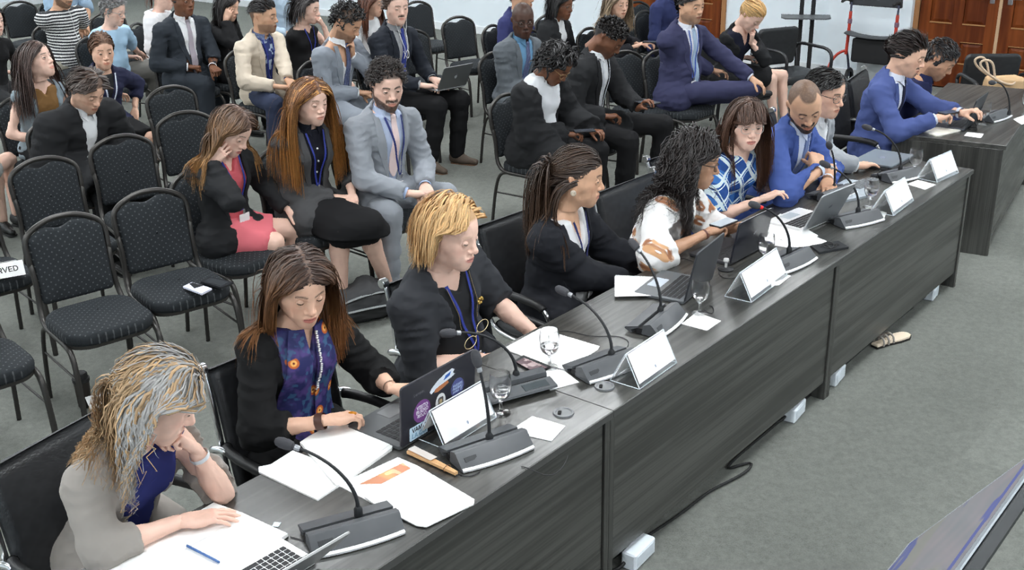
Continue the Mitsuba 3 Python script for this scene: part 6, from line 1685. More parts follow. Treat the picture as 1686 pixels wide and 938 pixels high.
def phone_in_hand(i, label, fwd=.10, lift=.02, tilt=.5, size=(.072, .150, .009), col=(.012, .012, .014), scr=(.05, .055, .065), bright=False, off=0.0):
    """a phone held by hand i: a thing of its own"""
    def fn(s, key):
        x = nrm((s.hx[i] * V(1, 1, 0))); z = nrm(V(0, 0, 1) - x * tilt); R = basis(x, z)
        o = s.wr[i] + x * fwd + V(0, 0, lift) + s.L * off
        k = thing('smartphone', label, 'phone')
        part(k, 'case', xf(rbox(size[1], size[0], size[2], .010, .003), R, o), mat(col, .35, 0, .5), 30)
        part(k, 'screen', xf(box(0, 0, size[2] / 2 + .0008, size[1] - .010, size[0] - .008, .0014), R, o), mat(scr, .15, 0, .6), False)
    return fn
PEOPLE = []
def P(label, chair=None, group=None, **o):
    if not o.get('fix'):      # the pelvis under the head, leaning back from it by 'off'
        a = o['yaw'] * D2R; h, q = V(*o['head']), o.get('off', .13)
        o['pel'] = (h[0] - math.cos(a) * q + o.get('side', 0) * -math.sin(a), h[1] - math.sin(a) * q, o['pel'][2])
    s = person(o, label, group)
    if chair: seat_for(o, chair)
    for fn in o.get('held', []): fn(s, s.key)
    return s

# --- the front desks, nearest first
def w1_more(s, key):
    bracelet(1, (.62, .64, .66), .028, .034, .007, 'wristband', 'pale wristband', .3)(s, key)
    ring(1, (.8, .78, .7), 'small pale stone ring', (.080, -.011), .005)(s, key)
WAVY1 = LONG(.36, tip=srgb(170, 140, 105), curl=.014, freq=5, curl_in=1.2, r=.0018, n=3600, m=14, vary=.22, behind=.0, behindz=.06, comb=comb_back, streak=((.30, .29, .28), .35, lambda r, g: (r[:, 0] > -.02) & (g.rand(len(r)) < .65)), part=-.01, tie=(-.115, .02, .00), tied=lambda r: (r[:, 2] > .055) & (r[:, 1] > -.02) | (r[:, 0] < -.05))
P('older woman in a taupe cardigan resting her chin on her hand, nearest the camera', fem=True, yaw=-82, pel=(-5.16, .97, .57), fix=1, head=(-5.128, 0.621, 1.170), hyaw=-36, hpitch=30, hroll=0, skin=PALE,
  hair=srgb(158, 130, 98), style=WAVY1, scalp=.9, eye=.1, old=1, seed=11, sw=.165, fat=1.05, browk=.4, facez=.06,
  wrR=(-5.147, 0.568, 0.795), ejR=(-5.367, 0.614, 0.800), handR='flat', hxR=(.75, -.45, -.05), wrL=('H', (.165, .055, -.135)), ejL=(-4.960, 0.620, 0.775), handL='chin', hxL=('H', (-.85, -.30, .42)), hzL=('H', (.55, .45, .5)),
  wear=[dict(kind='blouse', col=srgb(32, 44, 128), sleeve=0, neck=.97), dict(kind='cardigan', col=srgb(158, 150, 142), vneck=(.02, .075, .03), gap=.05, sleeve=.70, grow=.013, skirt=.08, sheen=.5, amp=.009), dict(kind='trousers', col=SOOT)],
  more=dict(a=w1_more, b=earring(-1, (.75, .6, .35), .007, 'small gold earring')))

def floral2(p, n, uv):
    a = fbm(uv.x * 34, uv.y * 34, octaves=3); base = mixc((.020, .022, .095), (.070, .045, .17), smoothstep(.35, .7, a))
    base = mixc(base, (.04, .11, .20), smoothstep(.58, .72, fbm(uv.x * 50 + 5, uv.y * 50, octaves=2)) * .7)
    d, d2, w = mikit.voronoi(uv.x * 11.5 + 3, uv.y * 11.5)
    on = dr.select(w > .38, 1.0, 0.0)
    base = mixc(base, (.50, .12, .03), (1 - smoothstep(.19, .24, d)) * on)
    base = mixc(base, (.80, .42, .12), (1 - smoothstep(.10, .15, d)) * on)
    return mixc(base, (.16, .03, .02), (1 - smoothstep(.03, .06, d)) * on)
pmat('floral_scarf', floral2, .6, .3)
def w2_scarf(s, key):
    body = s.body_prims()
    for i in (1, -1):
        ws = np.linspace(s.H * .99, -.02, 16); us = np.interp(np.linspace(0, 1, 16), [0, .3, 1], [.050, .062, .070]) * i
        m = strip(s, body, .010, us, ws, np.interp(np.linspace(0, 1, 16), [0, .2, 1], [.05, .095, .13]), .016, .006)
        u, w, d = s.coords(m[0]); part(key, 'scarf', m, 'floral_scarf', 45, 'navy scarf with orange flowers', uv=None)
        k = [q for q in scene if q.startswith(key + '__scarf')][-1]
        v_, f_ = m; scene[k] = mikit.ply((v_, f_), 'floral_scarf', True, uv=np.stack([u, w], 1))
    us = np.linspace(.006, -.004, 30); ws = np.linspace(s.H * .95, s.H * .52, 30)
    p, _ = front_surface(s, body, .010, us + .018, ws, .020)
    part(key, 'chain', join([ell(q, (.006, .006, .0045), 1) for q in p[::1]]), mat((.75, .75, .77), .25, .9), True, 'chunky silver chain', 'stuff')
def w2_more(s, key):
    w2_scarf(s, key)
    bracelet(-1, (.06, .025, .018), .018, .033, .014, 'bracelet', 'broad dark brown bracelet')(s, key); bracelet(1, (.09, .045, .03), .02, .030, .004, 'bracelet', 'thin brown bracelet')(s, key)
    ring(-1, srgb(190, 120, 30), 'large amber ring', (.080, .004), .013)(s, key)
P('brown haired woman in a black velvet jacket and navy floral scarf, typing', fem=True, yaw=-92, pel=(-4.40, .97, .57), fix=1, head=(-4.386, 0.872, 1.210), hyaw=-110, hpitch=17, skin=FAIR, hair=srgb(52, 36, 30), seed=21,
  style=LONG(.37, tip=srgb(150, 104, 66), n=2800, facew=.060, thick=.022), eye=.14, lips=srgb(188, 104, 96),
  wrR=(-4.506, 0.656, 0.815), hxR=(.80, -.28, -.10), handR='type', wrL=(-4.203, 0.648, 0.812), hxL=(.62, -.50, -.10), handL='type',
  wear=[dict(kind='blouse', mat='floral_scarf', uv=True, col=NAVY, sleeve=0, neck=.98, vneck=(.78, .06)), dict(kind='jacket', name='velvet_jacket', col=(.008, .008, .009), vneck=(.0, .125, .085), gap=.05, sleeve=.72, skirt=.08, sheen=.8, grow=.018, cuff=.008), dict(kind='trousers', col=BLACK)],
  more=dict(a=w2_more))

def w3_more(s, key):
    bp, _ = front_surface(s, s.body_prims(), .014, [.088], [s.H * .70], .014)
    part(key, 'brooch', join([ell(bp[0] + s.Lc * .012 * math.cos(a) + s.UP * .012 * math.sin(a), (.007,) * 3, 1) for a in np.arange(6)]), mat((.55, .36, .10), .25, .9), True, 'gold brooch', 'stuff')
    # spectacles hanging on a cord
    us = np.concatenate([np.linspace(-.075, -.035, 8), np.linspace(.035, .075, 8)])
    for i in (1, -1):
        p, _ = front_surface(s, s.body_prims(), .014, np.linspace(.070, .052, 10) * i, np.linspace(s.H * .98, s.H * .60, 10), .018)
        part(key, 'spectacle_cord', tube(p, .0014, 5), mat((.25, .18, .10), .5), True)
    p, _ = front_surface(s, s.body_prims(), .014, [-.045, .045], [s.H * .50, s.H * .54], .03)
    a = np.linspace(0, 2 * np.pi, 17)
    for c in p: part(key, 'spectacle_rim', tube(c + (.036 * np.cos(a))[:, None] * s.Lc + (.021 * np.sin(a))[:, None] * nrm(s.UP - s.Fc * .5), .0019, 6, caps=False), mat((.62, .50, .30), .3, .5), True)
    part(key, 'spectacle_bridge', rod(p[0] + s.Lc * .035, p[1] - s.Lc * .035, .0019, 6), mat((.62, .50, .30), .3, .5), True)
P('blond older woman in a black jacket with eyes lowered and spectacles hanging', fem=True, yaw=-88, pel=(-3.58, 1.0, .575), fix=1, head=(-3.679, 0.822, 1.205), hyaw=-80, hpitch=8, skin=PALE, hair=srgb(186, 146, 96), seed=31, fat=1.28, sw=.180, old=1, facew=1.10, lift=.010, browk=.4,
  style=LONG(.135, tip=srgb(206, 170, 122), n=3200, thick=.030, part=.035, up=.45, vary=.18, behind=.012, behindz=.055, m=10), eye=.06, lips=srgb(196, 120, 112),
  wrR=(-3.60, .74, .67), wrL=(-3.30, .70, .67), handR='relax', handL='relax',
  wear=[dict(kind='top', col=SOOT, sleeve=0, neck=.95, vneck=(.86, .09)), dict(kind='jacket', col=srgb(58, 60, 66), vneck=(.02, .085, .035), gap=.05, sleeve=.52, skirt=.09, grow=.018, fat=.010, cuff=.012), dict(kind='lanyard', mat=LANY, to=.34, bw=.062, badge=srgb(90, 110, 170), blabel='blue and white card badge', ogrow=.014, over=None), dict(kind='trousers', col=SOOT)],
  more=dict(a=w3_more))

P('woman with a half tied ponytail in a dark blazer and white blouse, in profile', fem=True, yaw=-78, pel=(-2.80, 1.02, .575), fix=1, head=(-2.811, 0.856, 1.220), hyaw=-57, hpitch=6, skin=TAN, hair=srgb(48, 36, 30), seed=41, fat=1.12, sw=.172,
  style=LONG(.44, tip=srgb(84, 62, 46), n=3000, tie=(-.105, 0, .035), tied=lambda r: (r[:, 2] > .010) & (r[:, 0] > -.09), part=.0, comb=comb_back, thick=.014, behind=-.03, vary=.14), eye=.25, browk=1.1, lips=srgb(176, 110, 96),
  wrR=(-2.60, .74, .69), wrL=(-2.40, .74, .70), handR='relax', handL='relax',
  wear=[dict(kind='blouse', col=(.78, .78, .79), sleeve=0, neck=.98, vneck=(.62, .06)), dict(kind='jacket', name='blazer', col=srgb(36, 38, 46), vneck=(.0, .115, .075), lapel=.05, gap=.04, skirt=.10, fat=.008, sheen=.2), dict(kind='lanyard', mat=mat(srgb(40, 44, 90), .6), to=.40, bw=.05), dict(kind='trousers', col=SOOT)],
  more=dict(a=earring(-1, (.70, .60, .48), .013, 'round cream earring')))

def floral5(p, n, uv):
    d, d2, w = mikit.voronoi(uv.x * 12.5, uv.y * 12.5 + 2); k = fbm(uv.x * 55, uv.y * 55, octaves=2)
    on = dr.select(w > .40, 1.0, 0.0)
    base = mixc((.80, .79, .78), (.33, .14, .07), (1 - smoothstep(.24, .36, d + .22 * (k - .5))) * on * smoothstep(.22, .42, k))
    return mixc(base, (.60, .34, .18), (1 - smoothstep(.30, .36, d)) * on * smoothstep(.56, .70, noise(uv.x * 40, uv.y * 40 + 7)))
pmat('floral_blouse', floral5, .7, .25)
P('curly dark haired woman with glasses in a white floral blouse, holding a phone', fem=True, yaw=-75, pel=(-2.06, 1.0, .57), off=0.25, head=(-2.097, 0.679, 1.165), hyaw=-62, hpitch=10, skin=OLIVE, hair=srgb(34, 28, 27), seed=51,
  style=LONG(.40, n=1700, curl=.019, freq=9, curl_in=2.2, m=18, thick=.045, up=.6, part=.01, facew=.060, vary=.3, r=.0030, wide=1.2, behind=.015, behindz=.05), eye=.35, fat=1.05,
  wrR=(-2.127, 0.570, 0.830), ejR=(-2.479, 0.649, 0.790), handR='hold', hxR=(.9, -.12, .10), wrL=(-1.943, 0.487, 0.830), hxL=(-.3, -.75, .2), handL='hold',
  wear=[dict(kind='blouse', mat='floral_blouse', uv=True, col=SHIRTW, vneck=(.55, .06), sleeve=.58, fat=.024, cuff=.014, grow=.014, amp=.014, hole=.06), dict(kind='trousers', col=SOOT), dict(kind='glasses', mat=mat((.03, .02, .02), .3), r=.0019, label='dark framed glasses')],
  more=dict(a=bracelet(-1, (.12, .04, .03), .03, .030, .005, 'bracelet', 'thin dark beaded bracelet')), held=[phone_in_hand(-1, 'phone held in both hands by the curly haired woman', .12, .02, .1, scr=(.5, .55, .6))])

def geo6(p, n, uv):
    a, b = uv.x * 9 + uv.y * 7, uv.x * 8 - uv.y * 10
    n1 = noise(uv.x * 9, uv.y * 9) * .5
    base = mixc((.018, .065, .25), (.045, .16, .46), dr.select(noise(uv.x * 13 + 3, uv.y * 13) > .5, 1.0, 0.0))
    fa, fb = a + n1 - dr.floor(a + n1), b + n1 - dr.floor(b + n1)
    st = dr.maximum(dr.select((fa < .20) | ((fa > .30) & (fa < .36)), 1.0, 0.0), dr.select((fb < .16) | ((fb > .26) & (fb < .32)), 1.0, 0.0))
    return mixc(base, (.62, .74, .78), st)
pmat('geometric_dress', geo6, .7, .25)
P('woman with brown bangs and glasses in a blue and white geometric dress', fem=True, yaw=-100, pel=(-1.36, .97, .57), off=0.16, head=(-1.365, 0.796, 1.185), hyaw=-133, hpitch=4, skin=PALE, hair=srgb(74, 52, 42), seed=61,
  style=LONG(.42, n=3000, behindz=.028, maxx=.135, comb=comb_bangs, tip=srgb(96, 68, 52), thick=.018, facez=.034, facew=.058, len=lambda r, s_, g: np.where((r[:, 0] > .045) & (np.abs(r[:, 1]) < .06), .085, .42) * g.uniform(.85, 1.05, len(r))), eye=.42, lips=srgb(190, 112, 104),
  wrR=(-1.42, .66, .80), wrL=(-1.16, .66, .80), handR='relax', handL='relax',
  wear=[dict(kind='dress', mat='geometric_dress', uv=True, col=NAVY, sleeve=.40, neck=.97, vneck=(.86, .05), fat=.012, grow=.010), dict(kind='skirt', col=srgb(40, 70, 140)), dict(kind='glasses', mat=mat((.45, .42, .40), .2, .3), r=.0012, label='thin clear glasses')])

P('bearded man with a shaved head in a bright blue suit, arms folded on the desk', yaw=-90, pel=(-.90, 1.0, .575), off=0.24, head=(-0.868, 0.701, 1.200), hyaw=-138, hpitch=26, hroll=8, skin=TAN, hair=srgb(30, 26, 25), seed=71, scalp=.78, recede=.035, lift=.012, beard=1.0, beardcol=srgb(24, 20, 20), eye=.3, browk=1.2, sw=.204,
  wrR=(-0.953, 0.549, 0.870), ejR=(-1.278, 0.588, 0.800), handR='clasp', hxR=(.55, .42, .55), hzR=(-.4, -.5, .6), wrL=(-0.911, 0.512, 0.810), ejL=(-.62, .62, .80), handL='relax', hxL=(-.75, -.45, -.10),
  wear=suit(srgb(50, 82, 160), srgb(196, 208, 232), srgb(96, 118, 170)))
P('man with glasses in a light grey suit behind the bearded man in blue', yaw=-90, pel=(-.42, 1.02, .575), off=0.2, head=(-0.405, 0.788, 1.180), hyaw=-100, hpitch=8, skin=FAIR, hair=srgb(26, 24, 24), style=SHORT(.06, comb=comb_side, part=.03), eye=.3, seed=81, sw=.195,
  wrR=(-0.489, 0.529, 0.795), ejR=(-0.588, 0.639, 0.840), handR='flat', hxR=(.80, -.30, -.04), wrL=(-.15, .72, .70),
  wear=suit(srgb(160, 165, 172), SHIRTW) + [dict(kind='glasses', mat=mat((.05, .05, .055), .3), r=.0014, label='thin dark glasses')])

P('man with a goatee in a blue suit looking at a phone at the separate desk', far=1, yaw=-84, pel=(.86, 1.02, .575), off=0.2, head=(0.822, 0.768, 1.225), hyaw=-82, hpitch=16, skin=FAIR, hair=srgb(38, 30, 28), style=SHORT(.10, n=1300), goatee=.95, eye=.08, seed=91, sw=.204,
  wrR=(0.708, 0.501, 0.845), wrL=(0.893, 0.392, 0.865), handR='hold', handL='hold', hxR=(.75, -.35, .15), hxL=(-.15, -.65, .25),
  wear=suit(srgb(64, 84, 150), srgb(205, 212, 228), srgb(34, 38, 66), to=.12, vn=.04), held=[phone_in_hand(-1, 'dark phone held by the man with the goatee', .13, .03, .5)])
conference(.86, 1.0, 4, 'black leather conference chair of the man with the goatee')
P('dark haired man in a navy polo shirt looking down behind the man with the goatee', far=1, yaw=-80, pel=(1.45, 1.05, .57), off=0.24, head=(1.322, 0.726, 1.125), hyaw=-74, hpitch=32, skin=OLIVE, hair=srgb(24, 22, 24), style=SHORT(.035, n=900, comb=comb_fwd, thick=.010, curl=.004), stubble=.3, eye=.1, seed=101,
  wrR=(1.45, .80, .68), wrL=(1.62, .80, .68), wear=[dict(kind='top', name='polo_shirt', col=srgb(34, 42, 92), sleeve=.40, collar=.45, fat=.006), dict(kind='trousers', col=SOOT)])
conference(1.42, 1.05, 8, 'black leather conference chair of the man in the navy polo shirt')

# --- the first row of the audience
P('young woman in a black blazer and coral dress leaning her cheek on her hand', fem=True, yaw=-88, pel=(-3.02, 3.06, .57), head=(-3.067, 2.969, 1.185), hyaw=-76, hpitch=30, hroll=-6, skin=PALE, hair=srgb(70, 50, 40), seed=111,
  style=LONG(.43, tip=srgb(158, 118, 72), n=1700), eye=.12, lips=srgb(190, 104, 100),
  wrR=('H', (.035, -.105, -.165)), elR=(-.2, -.6, -.9), handR='relax', hxR=('H', (.18, .18, .95)), hzR=('H', (.25, -1, .1)), wrL=(-2.715, 3.004, 0.645), hxL=(.25, -.85, -.25), handL='relax', knL=(-2.698, 2.960, 0.530), knR=(-2.931, 2.868, 0.530),
  wear=[dict(kind='dress', col=srgb(222, 78, 92), sleeve=0, neck=.95, vneck=(.80, .05)), dict(kind='skirt', name='dress_skirt', col=srgb(232, 96, 110), to=.72), dict(kind='jacket', name='blazer', col=SOOT, vneck=(.12, .09, .045), lapel=.045, gap=.10, skirt=.03), dict(kind='lanyard', mat=LANY, to=.34, du=.03, bw=.07)],
  shoes=dict(col=BLACK), chair='black fabric banquet chair of the woman in the coral dress')
def buttons2(s, key):
    bp, _ = front_surface(s, s.body_prims(), .006, [.0] * 4, s.H * np.array([.80, .66, .52, .38]), .006)
    for q in bp: part(key, 'button', ell(q, (.007,) * 3, 1), mat((.7, .7, .7), .3), True)
P('woman with very long auburn hair in a grey blazer and black skirt, hands folded', fem=True, yaw=-94, pel=(-2.44, 3.06, .57), head=(-2.513, 2.952, 1.245), hyaw=-96, hpitch=6, skin=PALE, hair=srgb(96, 60, 36), seed=121, scale=1.02,
  style=LONG(.56, tip=srgb(166, 116, 62), n=3000, thick=.022, streak=(srgb(180, 128, 72), .2)), eye=.10,
  wrR=(-2.453, 2.895, 0.665), wrL=(-2.360, 2.828, 0.665), handR='clasp', handL='clasp', hxR=(.75, -.5, -.1), hxL=(-.55, -.55, -.1), knR=(-2.586, 2.702, 0.540), knL=(-2.485, 2.575, 0.560), anL=(-2.282, 2.649, 0.100), tfL=(.35, -.9, -.1),
  wear=[dict(kind='blouse', col=srgb(22, 24, 40), sleeve=0, collar=.4), dict(kind='skirt', col=BLACK, to=1.10, r=.11), dict(kind='jacket', name='blazer', col=srgb(86, 86, 88), vneck=(.12, .08, .03), lapel=.05, gap=.06, skirt=.13), dict(kind='lanyard', mat=LANY, to=.36, bw=.03)],
  more=dict(a=buttons2), chair='black fabric banquet chair of the auburn haired woman')
P('bearded man with curly hair in a light grey suit and pale tie, hands clasped', yaw=-95, pel=(-1.86, 2.98, .575), head=(-2.059, 2.789, 1.270), hyaw=-118, hpitch=9, skin=PALE, hair=srgb(38, 32, 30), seed=131, beard=.95, beardcol=srgb(58, 42, 34), browk=1.2,
  style=CURLY(.07, n=600, mask=lambda v: (v[:, 2] > .02)), eye=.42, sw=.204, fat=1.06,
  wrR=(-2.161, 2.580, 0.675), wrL=(-1.983, 2.590, 0.675), handR='clasp', handL='clasp', hxR=(.75, -.5, -.1), hxL=(-.5, -.6, -.1), knR=(-2.254, 2.638, 0.560), knL=(-1.788, 2.615, 0.560),
  wear=suit(srgb(150, 156, 165), srgb(176, 192, 222), srgb(236, 208, 204)) + [dict(kind='lanyard', mat=mat(srgb(44, 52, 110), .6), to=.30, du=.055, bw=.03)], chair='black fabric banquet chair of the bearded man in light grey')

def bib(s, key): pass
TWIST = dict(comb=comb_messy, len=.10, n=700, r=.0046, thick=.034, up=.35, grav=.55, m=10, curl=.009, freq=15, taper=8, flat=.9, wide=1.1)
P('woman with short black twists in a black robe with broad white collar', fem=True, far=1, yaw=-86, pel=(-.52, 2.98, .57), off=0.22, head=(-0.574, 2.670, 1.180), hyaw=-80, hpitch=40, skin=BROWN, hair=srgb(18, 16, 17), seed=141, style=TWIST, eye=.1, fat=1.1, sw=.178,
  wrR=(-0.573, 2.588, 0.700), wrL=(-0.320, 2.550, 0.680), handR='hold', handL='hold', hxR=(.7, -.6, .05), hxL=(-.1, -.8, .1), knR=(-0.782, 2.509, 0.560), knL=(-0.327, 2.476, 0.560),
  wear=[dict(kind='blouse', name='white_hood', col=(.76, .78, .82), sleeve=0, neck=1.1, grow=.014, amp=.012, hole=.058, extra=lambda s: [C(s.neck + s.Lc * a - s.Fc * .02, s.chest + s.Lc * a * .8 + s.Fc * .05, .045, .05, k=.04) for a in (-.085, .085)]), dict(kind='robe', col=SOOT, vneck=(.0, .155, .085), gap=.06, skirt=.28, grow=.036, fat=.020, amp=.018, cuff=.02, neck=1.0, hole=.13), dict(kind='trousers', col=BLACK), dict(kind='glasses', mat=mat((.35, .22, .10), .25), r=.0014, label='thin glasses')],
  held=[phone_in_hand(-1, 'phone held low by the woman with black twists', .14, .02, .2)], chair='black fabric banquet chair of the woman with black twists')
P('young man in a black gown and white collar looking down at a tablet', far=1, yaw=-80, pel=(.24, 3.00, .575), off=0.2, head=(0.155, 2.731, 1.255), hyaw=-72, hpitch=40, skin=BROWN, hair=srgb(22, 19, 18), seed=151, scalp=1.0, scalpk=1.0, stubble=.35, eye=.06,
  style=SHORT(.022, n=1100, comb=comb_messy, r=.003, thick=.012, m=4, up=.8, mask=lambda v: v[:, 2] > .03),
  wrR=(0.026, 2.687, 0.700), wrL=(0.190, 2.477, 0.760), handR='hold', handL='hold', hxR=(.75, -.55, .0), hxL=(-.1, -.6, .5), knR=(-0.003, 2.434, 0.560), knL=(0.567, 2.495, 0.560),
  wear=[dict(kind='shirt', col=SHIRTW, collar=.35), dict(kind='robe', name='gown', col=SOOT, vneck=(.05, .085, .03), gap=.06, lapel=.05, skirt=.2, grow=.022, fat=.01, amp=.013), dict(kind='trousers', col=BLACK), dict(kind='lanyard', mat=mat((.5, .52, .56), .6), to=.20, bw=.05)],
  held=[phone_in_hand(1, 'dark tablet tilted in the hand of the man in the gown', .06, .05, 1.2, (.12, .19, .009), off=.02)], chair='black fabric banquet chair of the young man in the gown')
P('man with glasses in a navy suit sitting with one ankle over his knee', far=1, yaw=-95, pel=(1.62, 3.02, .58), scale=1.06, off=0.12, head=(1.449, 2.814, 1.325), hyaw=-104, hpitch=2, skin=TAN, hair=srgb(26, 24, 26), seed=161, style=SHORT(.05, comb=comb_side, part=.03), stubble=.4, eye=.4, fat=1.18, sw=.212, facew=1.06,
  wrR=(1.817, 2.710, 0.700), wrL=(1.779, 2.404, 0.730), handR='relax', handL='relax', hxR=(.6, -.6, -.15), hxL=(.2, -.7, -.4), knR=(1.399, 2.688, 0.640), anR=(1.785, 2.379, 0.640), tfR=(.75, -.45, .05), shupR=(-.3, -.2, .8), knL=(1.997, 2.647, 0.540), anL=(2.668, 2.806, 0.100),
  wear=suit(srgb(64, 66, 108), srgb(214, 218, 230), srgb(150, 176, 204), to=.18) + [dict(kind='lanyard', mat=mat(srgb(60, 80, 150), .6), to=.34, du=-.05, bw=.06, blabel='white badge with a blue strip')], shoes=dict(col=(.014, .014, .016)), chair='black fabric banquet chair of the man in the navy suit')
P('blonde woman in a black cardigan bent over a phone, hand at her chin', far=1, fem=True, yaw=-100, pel=(2.98, 3.08, .565), off=0.25, head=(2.433, 2.772, 1.130), hyaw=-96, hpitch=38, skin=PALE, hair=srgb(196, 158, 104), seed=171, style=LONG(.16, n=1000, comb=comb_back, tie=(-.10, 0, .05), thick=.016), eye=.1,
  wrL=('H', (.13, .03, -.18)), elL=(.2, -.6, -.9), handL='fist', hxL=('H', (-.25, -.1, .9)), hzL=('H', (.8, .5, .2)), wrR=(2.594, 2.897, 0.730), handR='hold', hxR=(.6, -.65, .0), knL=(2.989, 2.702, 0.520), knR=(2.779, 2.708, 0.520), anL=(2.944, 2.622, 0.100), anR=(2.781, 2.646, 0.100),
  wear=[dict(kind='top', col=srgb(22, 26, 52), sleeve=0, neck=.97, vneck=(.7, .06)), dict(kind='skirt', col=BLACK, to=.80), dict(kind='cardigan', col=SOOT, vneck=(.04, .08, .03), gap=.05, sleeve=.78, skirt=.06)],
  held=[phone_in_hand(-1, 'phone in the lap hand of the blonde woman in the armchair', .13, .02, .15)])

# --- the second row and beyond
P('woman with very long dark hair and bare shoulders looking up, in a mustard top', far=1, fem=True, yaw=-85, pel=(-2.62, 5.98, .57), head=(-2.669, 5.668, 1.225), hyaw=-66, hpitch=-16, skin=PALE, hair=srgb(58, 44, 40), seed=181, style=LONG(.42, n=1700, part=.015), eye=.6,
  wrR=(-2.72, 5.62, .66), wrL=(-2.5, 5.62, .66), wear=[dict(kind='top', col=srgb(140, 98, 40), sleeve=0, neck=.95, vneck=(.85, .05)), dict(kind='jacket', name='vest', col=srgb(136, 152, 162), sleeve=0, vneck=(0, .10, .05), gap=.04), dict(kind='trousers', col=SOOT)], chair='black fabric banquet chair of the woman in the mustard top')
P('young man with side parted brown hair in a wide black robe, looking down', far=1, yaw=-84, pel=(-2.88, 5.10, .575), off=0.24, head=(-2.879, 4.696, 1.165), hyaw=-84, hpitch=28, skin=FAIR, hair=srgb(58, 46, 40), seed=191, style=SHORT(.075, n=1000, comb=comb_side, part=.02), eye=.06, stubble=.15, sw=.212,
  wrR=(-2.95, 4.72, .64), wrL=(-2.72, 4.74, .64), wear=[dict(kind='shirt', col=SHIRTW, collar=.3), dict(kind='robe', col=SOOT, vneck=(.2, .07, .0), skirt=.36, grow=.030, fat=.024, amp=.020, cuff=.03, f=11), dict(kind='trousers', col=BLACK)], chair='black fabric banquet chair of the young man in the black robe')
P('woman with pinned back brown hair in a navy jacket, behind the robed young man', far=1, fem=True, yaw=-92, pel=(-1.96, 6.12, .57), head=(-2.016, 5.910, 1.170), hyaw=-108, hpitch=4, skin=FAIR, hair=srgb(82, 56, 40), seed=201, style=LONG(.22, n=1000, comb=comb_back, tie=(-.09, .0, -.04), thick=.014, curl=.006), eye=.4, old=1,
  wrR=(-1.677, 6.269, 0.720), wrL=(-1.758, 5.995, 0.660), wear=[dict(kind='top', col=SOOT, sleeve=0, neck=.96), dict(kind='jacket', col=srgb(38, 42, 78), vneck=(.5, .06), sleeve=.78, skirt=.08), dict(kind='skirt', col=BLACK), dict(kind='lanyard', mat=mat((.6, .65, .75), .5), to=.25, bw=.09, badge=srgb(220, 228, 238))], chair='black fabric banquet chair of the woman in the navy jacket')
def stripe_fn(p, n, uv): return mixc((.030, .032, .036), (.62, .62, .62), dr.select((uv.y / .030 - dr.floor(uv.y / .030)) > .5, 1.0, 0.0))
pmat('striped_tee', stripe_fn, .85, .2)
def stripe_more(s, key):
    b = s.body_prims(); p, _ = front_surface(s, b, .008, np.interp(np.linspace(0, 1, 24), [0, .35, .7, 1], [.02, .03, .05, .0]), np.linspace(s.H, s.H * .15, 24), .012)
    part(key, 'earphone_cable', tube(p, .003, 5), mat((.75, .75, .75), .5), True, 'white earphone cable')
P('man in a black and white striped tee shirt and khaki trousers', far=2, yaw=-80, pel=(-.42, 9.10, .575), head=(-0.589, 8.891, 1.260), hyaw=-80, hpitch=18, skin=TAN, hair=srgb(40, 32, 28), seed=211, style=SHORT(.04), beard=.7, fat=1.12, sw=.212,
  wrR=(-0.315, 9.326, 0.760), wrL=(-0.065, 9.540, 0.760), handR='hold', handL='hold', hxR=(.7, -.6, 0), knR=(-0.358, 9.293, 0.550), knL=(-0.114, 9.459, 0.550), wear=[dict(kind='top', name='striped_tee', mat='striped_tee', uv=True, col=SHIRTW, sleeve=.42, neck=.97, fat=.014, grow=.012), dict(kind='trousers', col=srgb(188, 182, 164))], more=dict(a=stripe_more),
  held=[phone_in_hand(1, 'phone held by the man in the striped tee shirt', .05, .05, 1.0)], chair='black fabric banquet chair of the man in the striped tee shirt')
P('grey curly haired woman with glasses in a pale blue tee shirt', far=2, fem=True, yaw=-78, pel=(-.55, 8.05, .57), off=0.16, head=(-0.780, 7.702, 1.190), hyaw=-66, hpitch=12, skin=PALE, hair=srgb(120, 120, 120), seed=221, style=CURLY(.06, n=700, r=.0036), old=1, fat=1.15, eye=.2,
  wrR=(-0.513, 7.973, 0.680), wrL=(-0.297, 8.134, 0.680), hxR=(.8, -.5, -.05), knR=(-0.374, 7.842, 0.540), knL=(-0.138, 8.065, 0.540), wear=[dict(kind='top', name='tee_shirt', col=srgb(156, 196, 226), sleeve=.42, neck=.97, fat=.012, grow=.012), dict(kind='trousers', col=srgb(118, 116, 110)), dict(kind='glasses', mat=mat((.3, .3, .32), .3), r=.0016, label='thin glasses')], chair='black fabric banquet chair of the woman in the pale blue tee shirt')
P('person in a white hooded top with reddish hair, behind the man in a dark suit', far=2, fem=True, yaw=-60, pel=(.28, 8.35, .57), head=(0.073, 8.158, 1.200), hyaw=-45, hpitch=10, skin=PALE, hair=srgb(120, 72, 50), seed=231, style=LONG(.2, n=900, comb=comb_back, tie=(-.09, 0, 0)),
  wear=[dict(kind='top', name='hooded_top', col=(.78, .78, .80), sleeve=1, grow=.022, fat=.012, neck=1.0, extra=lambda s: [C(s.neck - s.Fc * .05 + s.Lc * .05, s.neck - s.Fc * .05 - s.Lc * .05, .055, k=.04)]), dict(kind='trousers', col=NAVY)], chair='black fabric banquet chair of the person in the white hooded top')
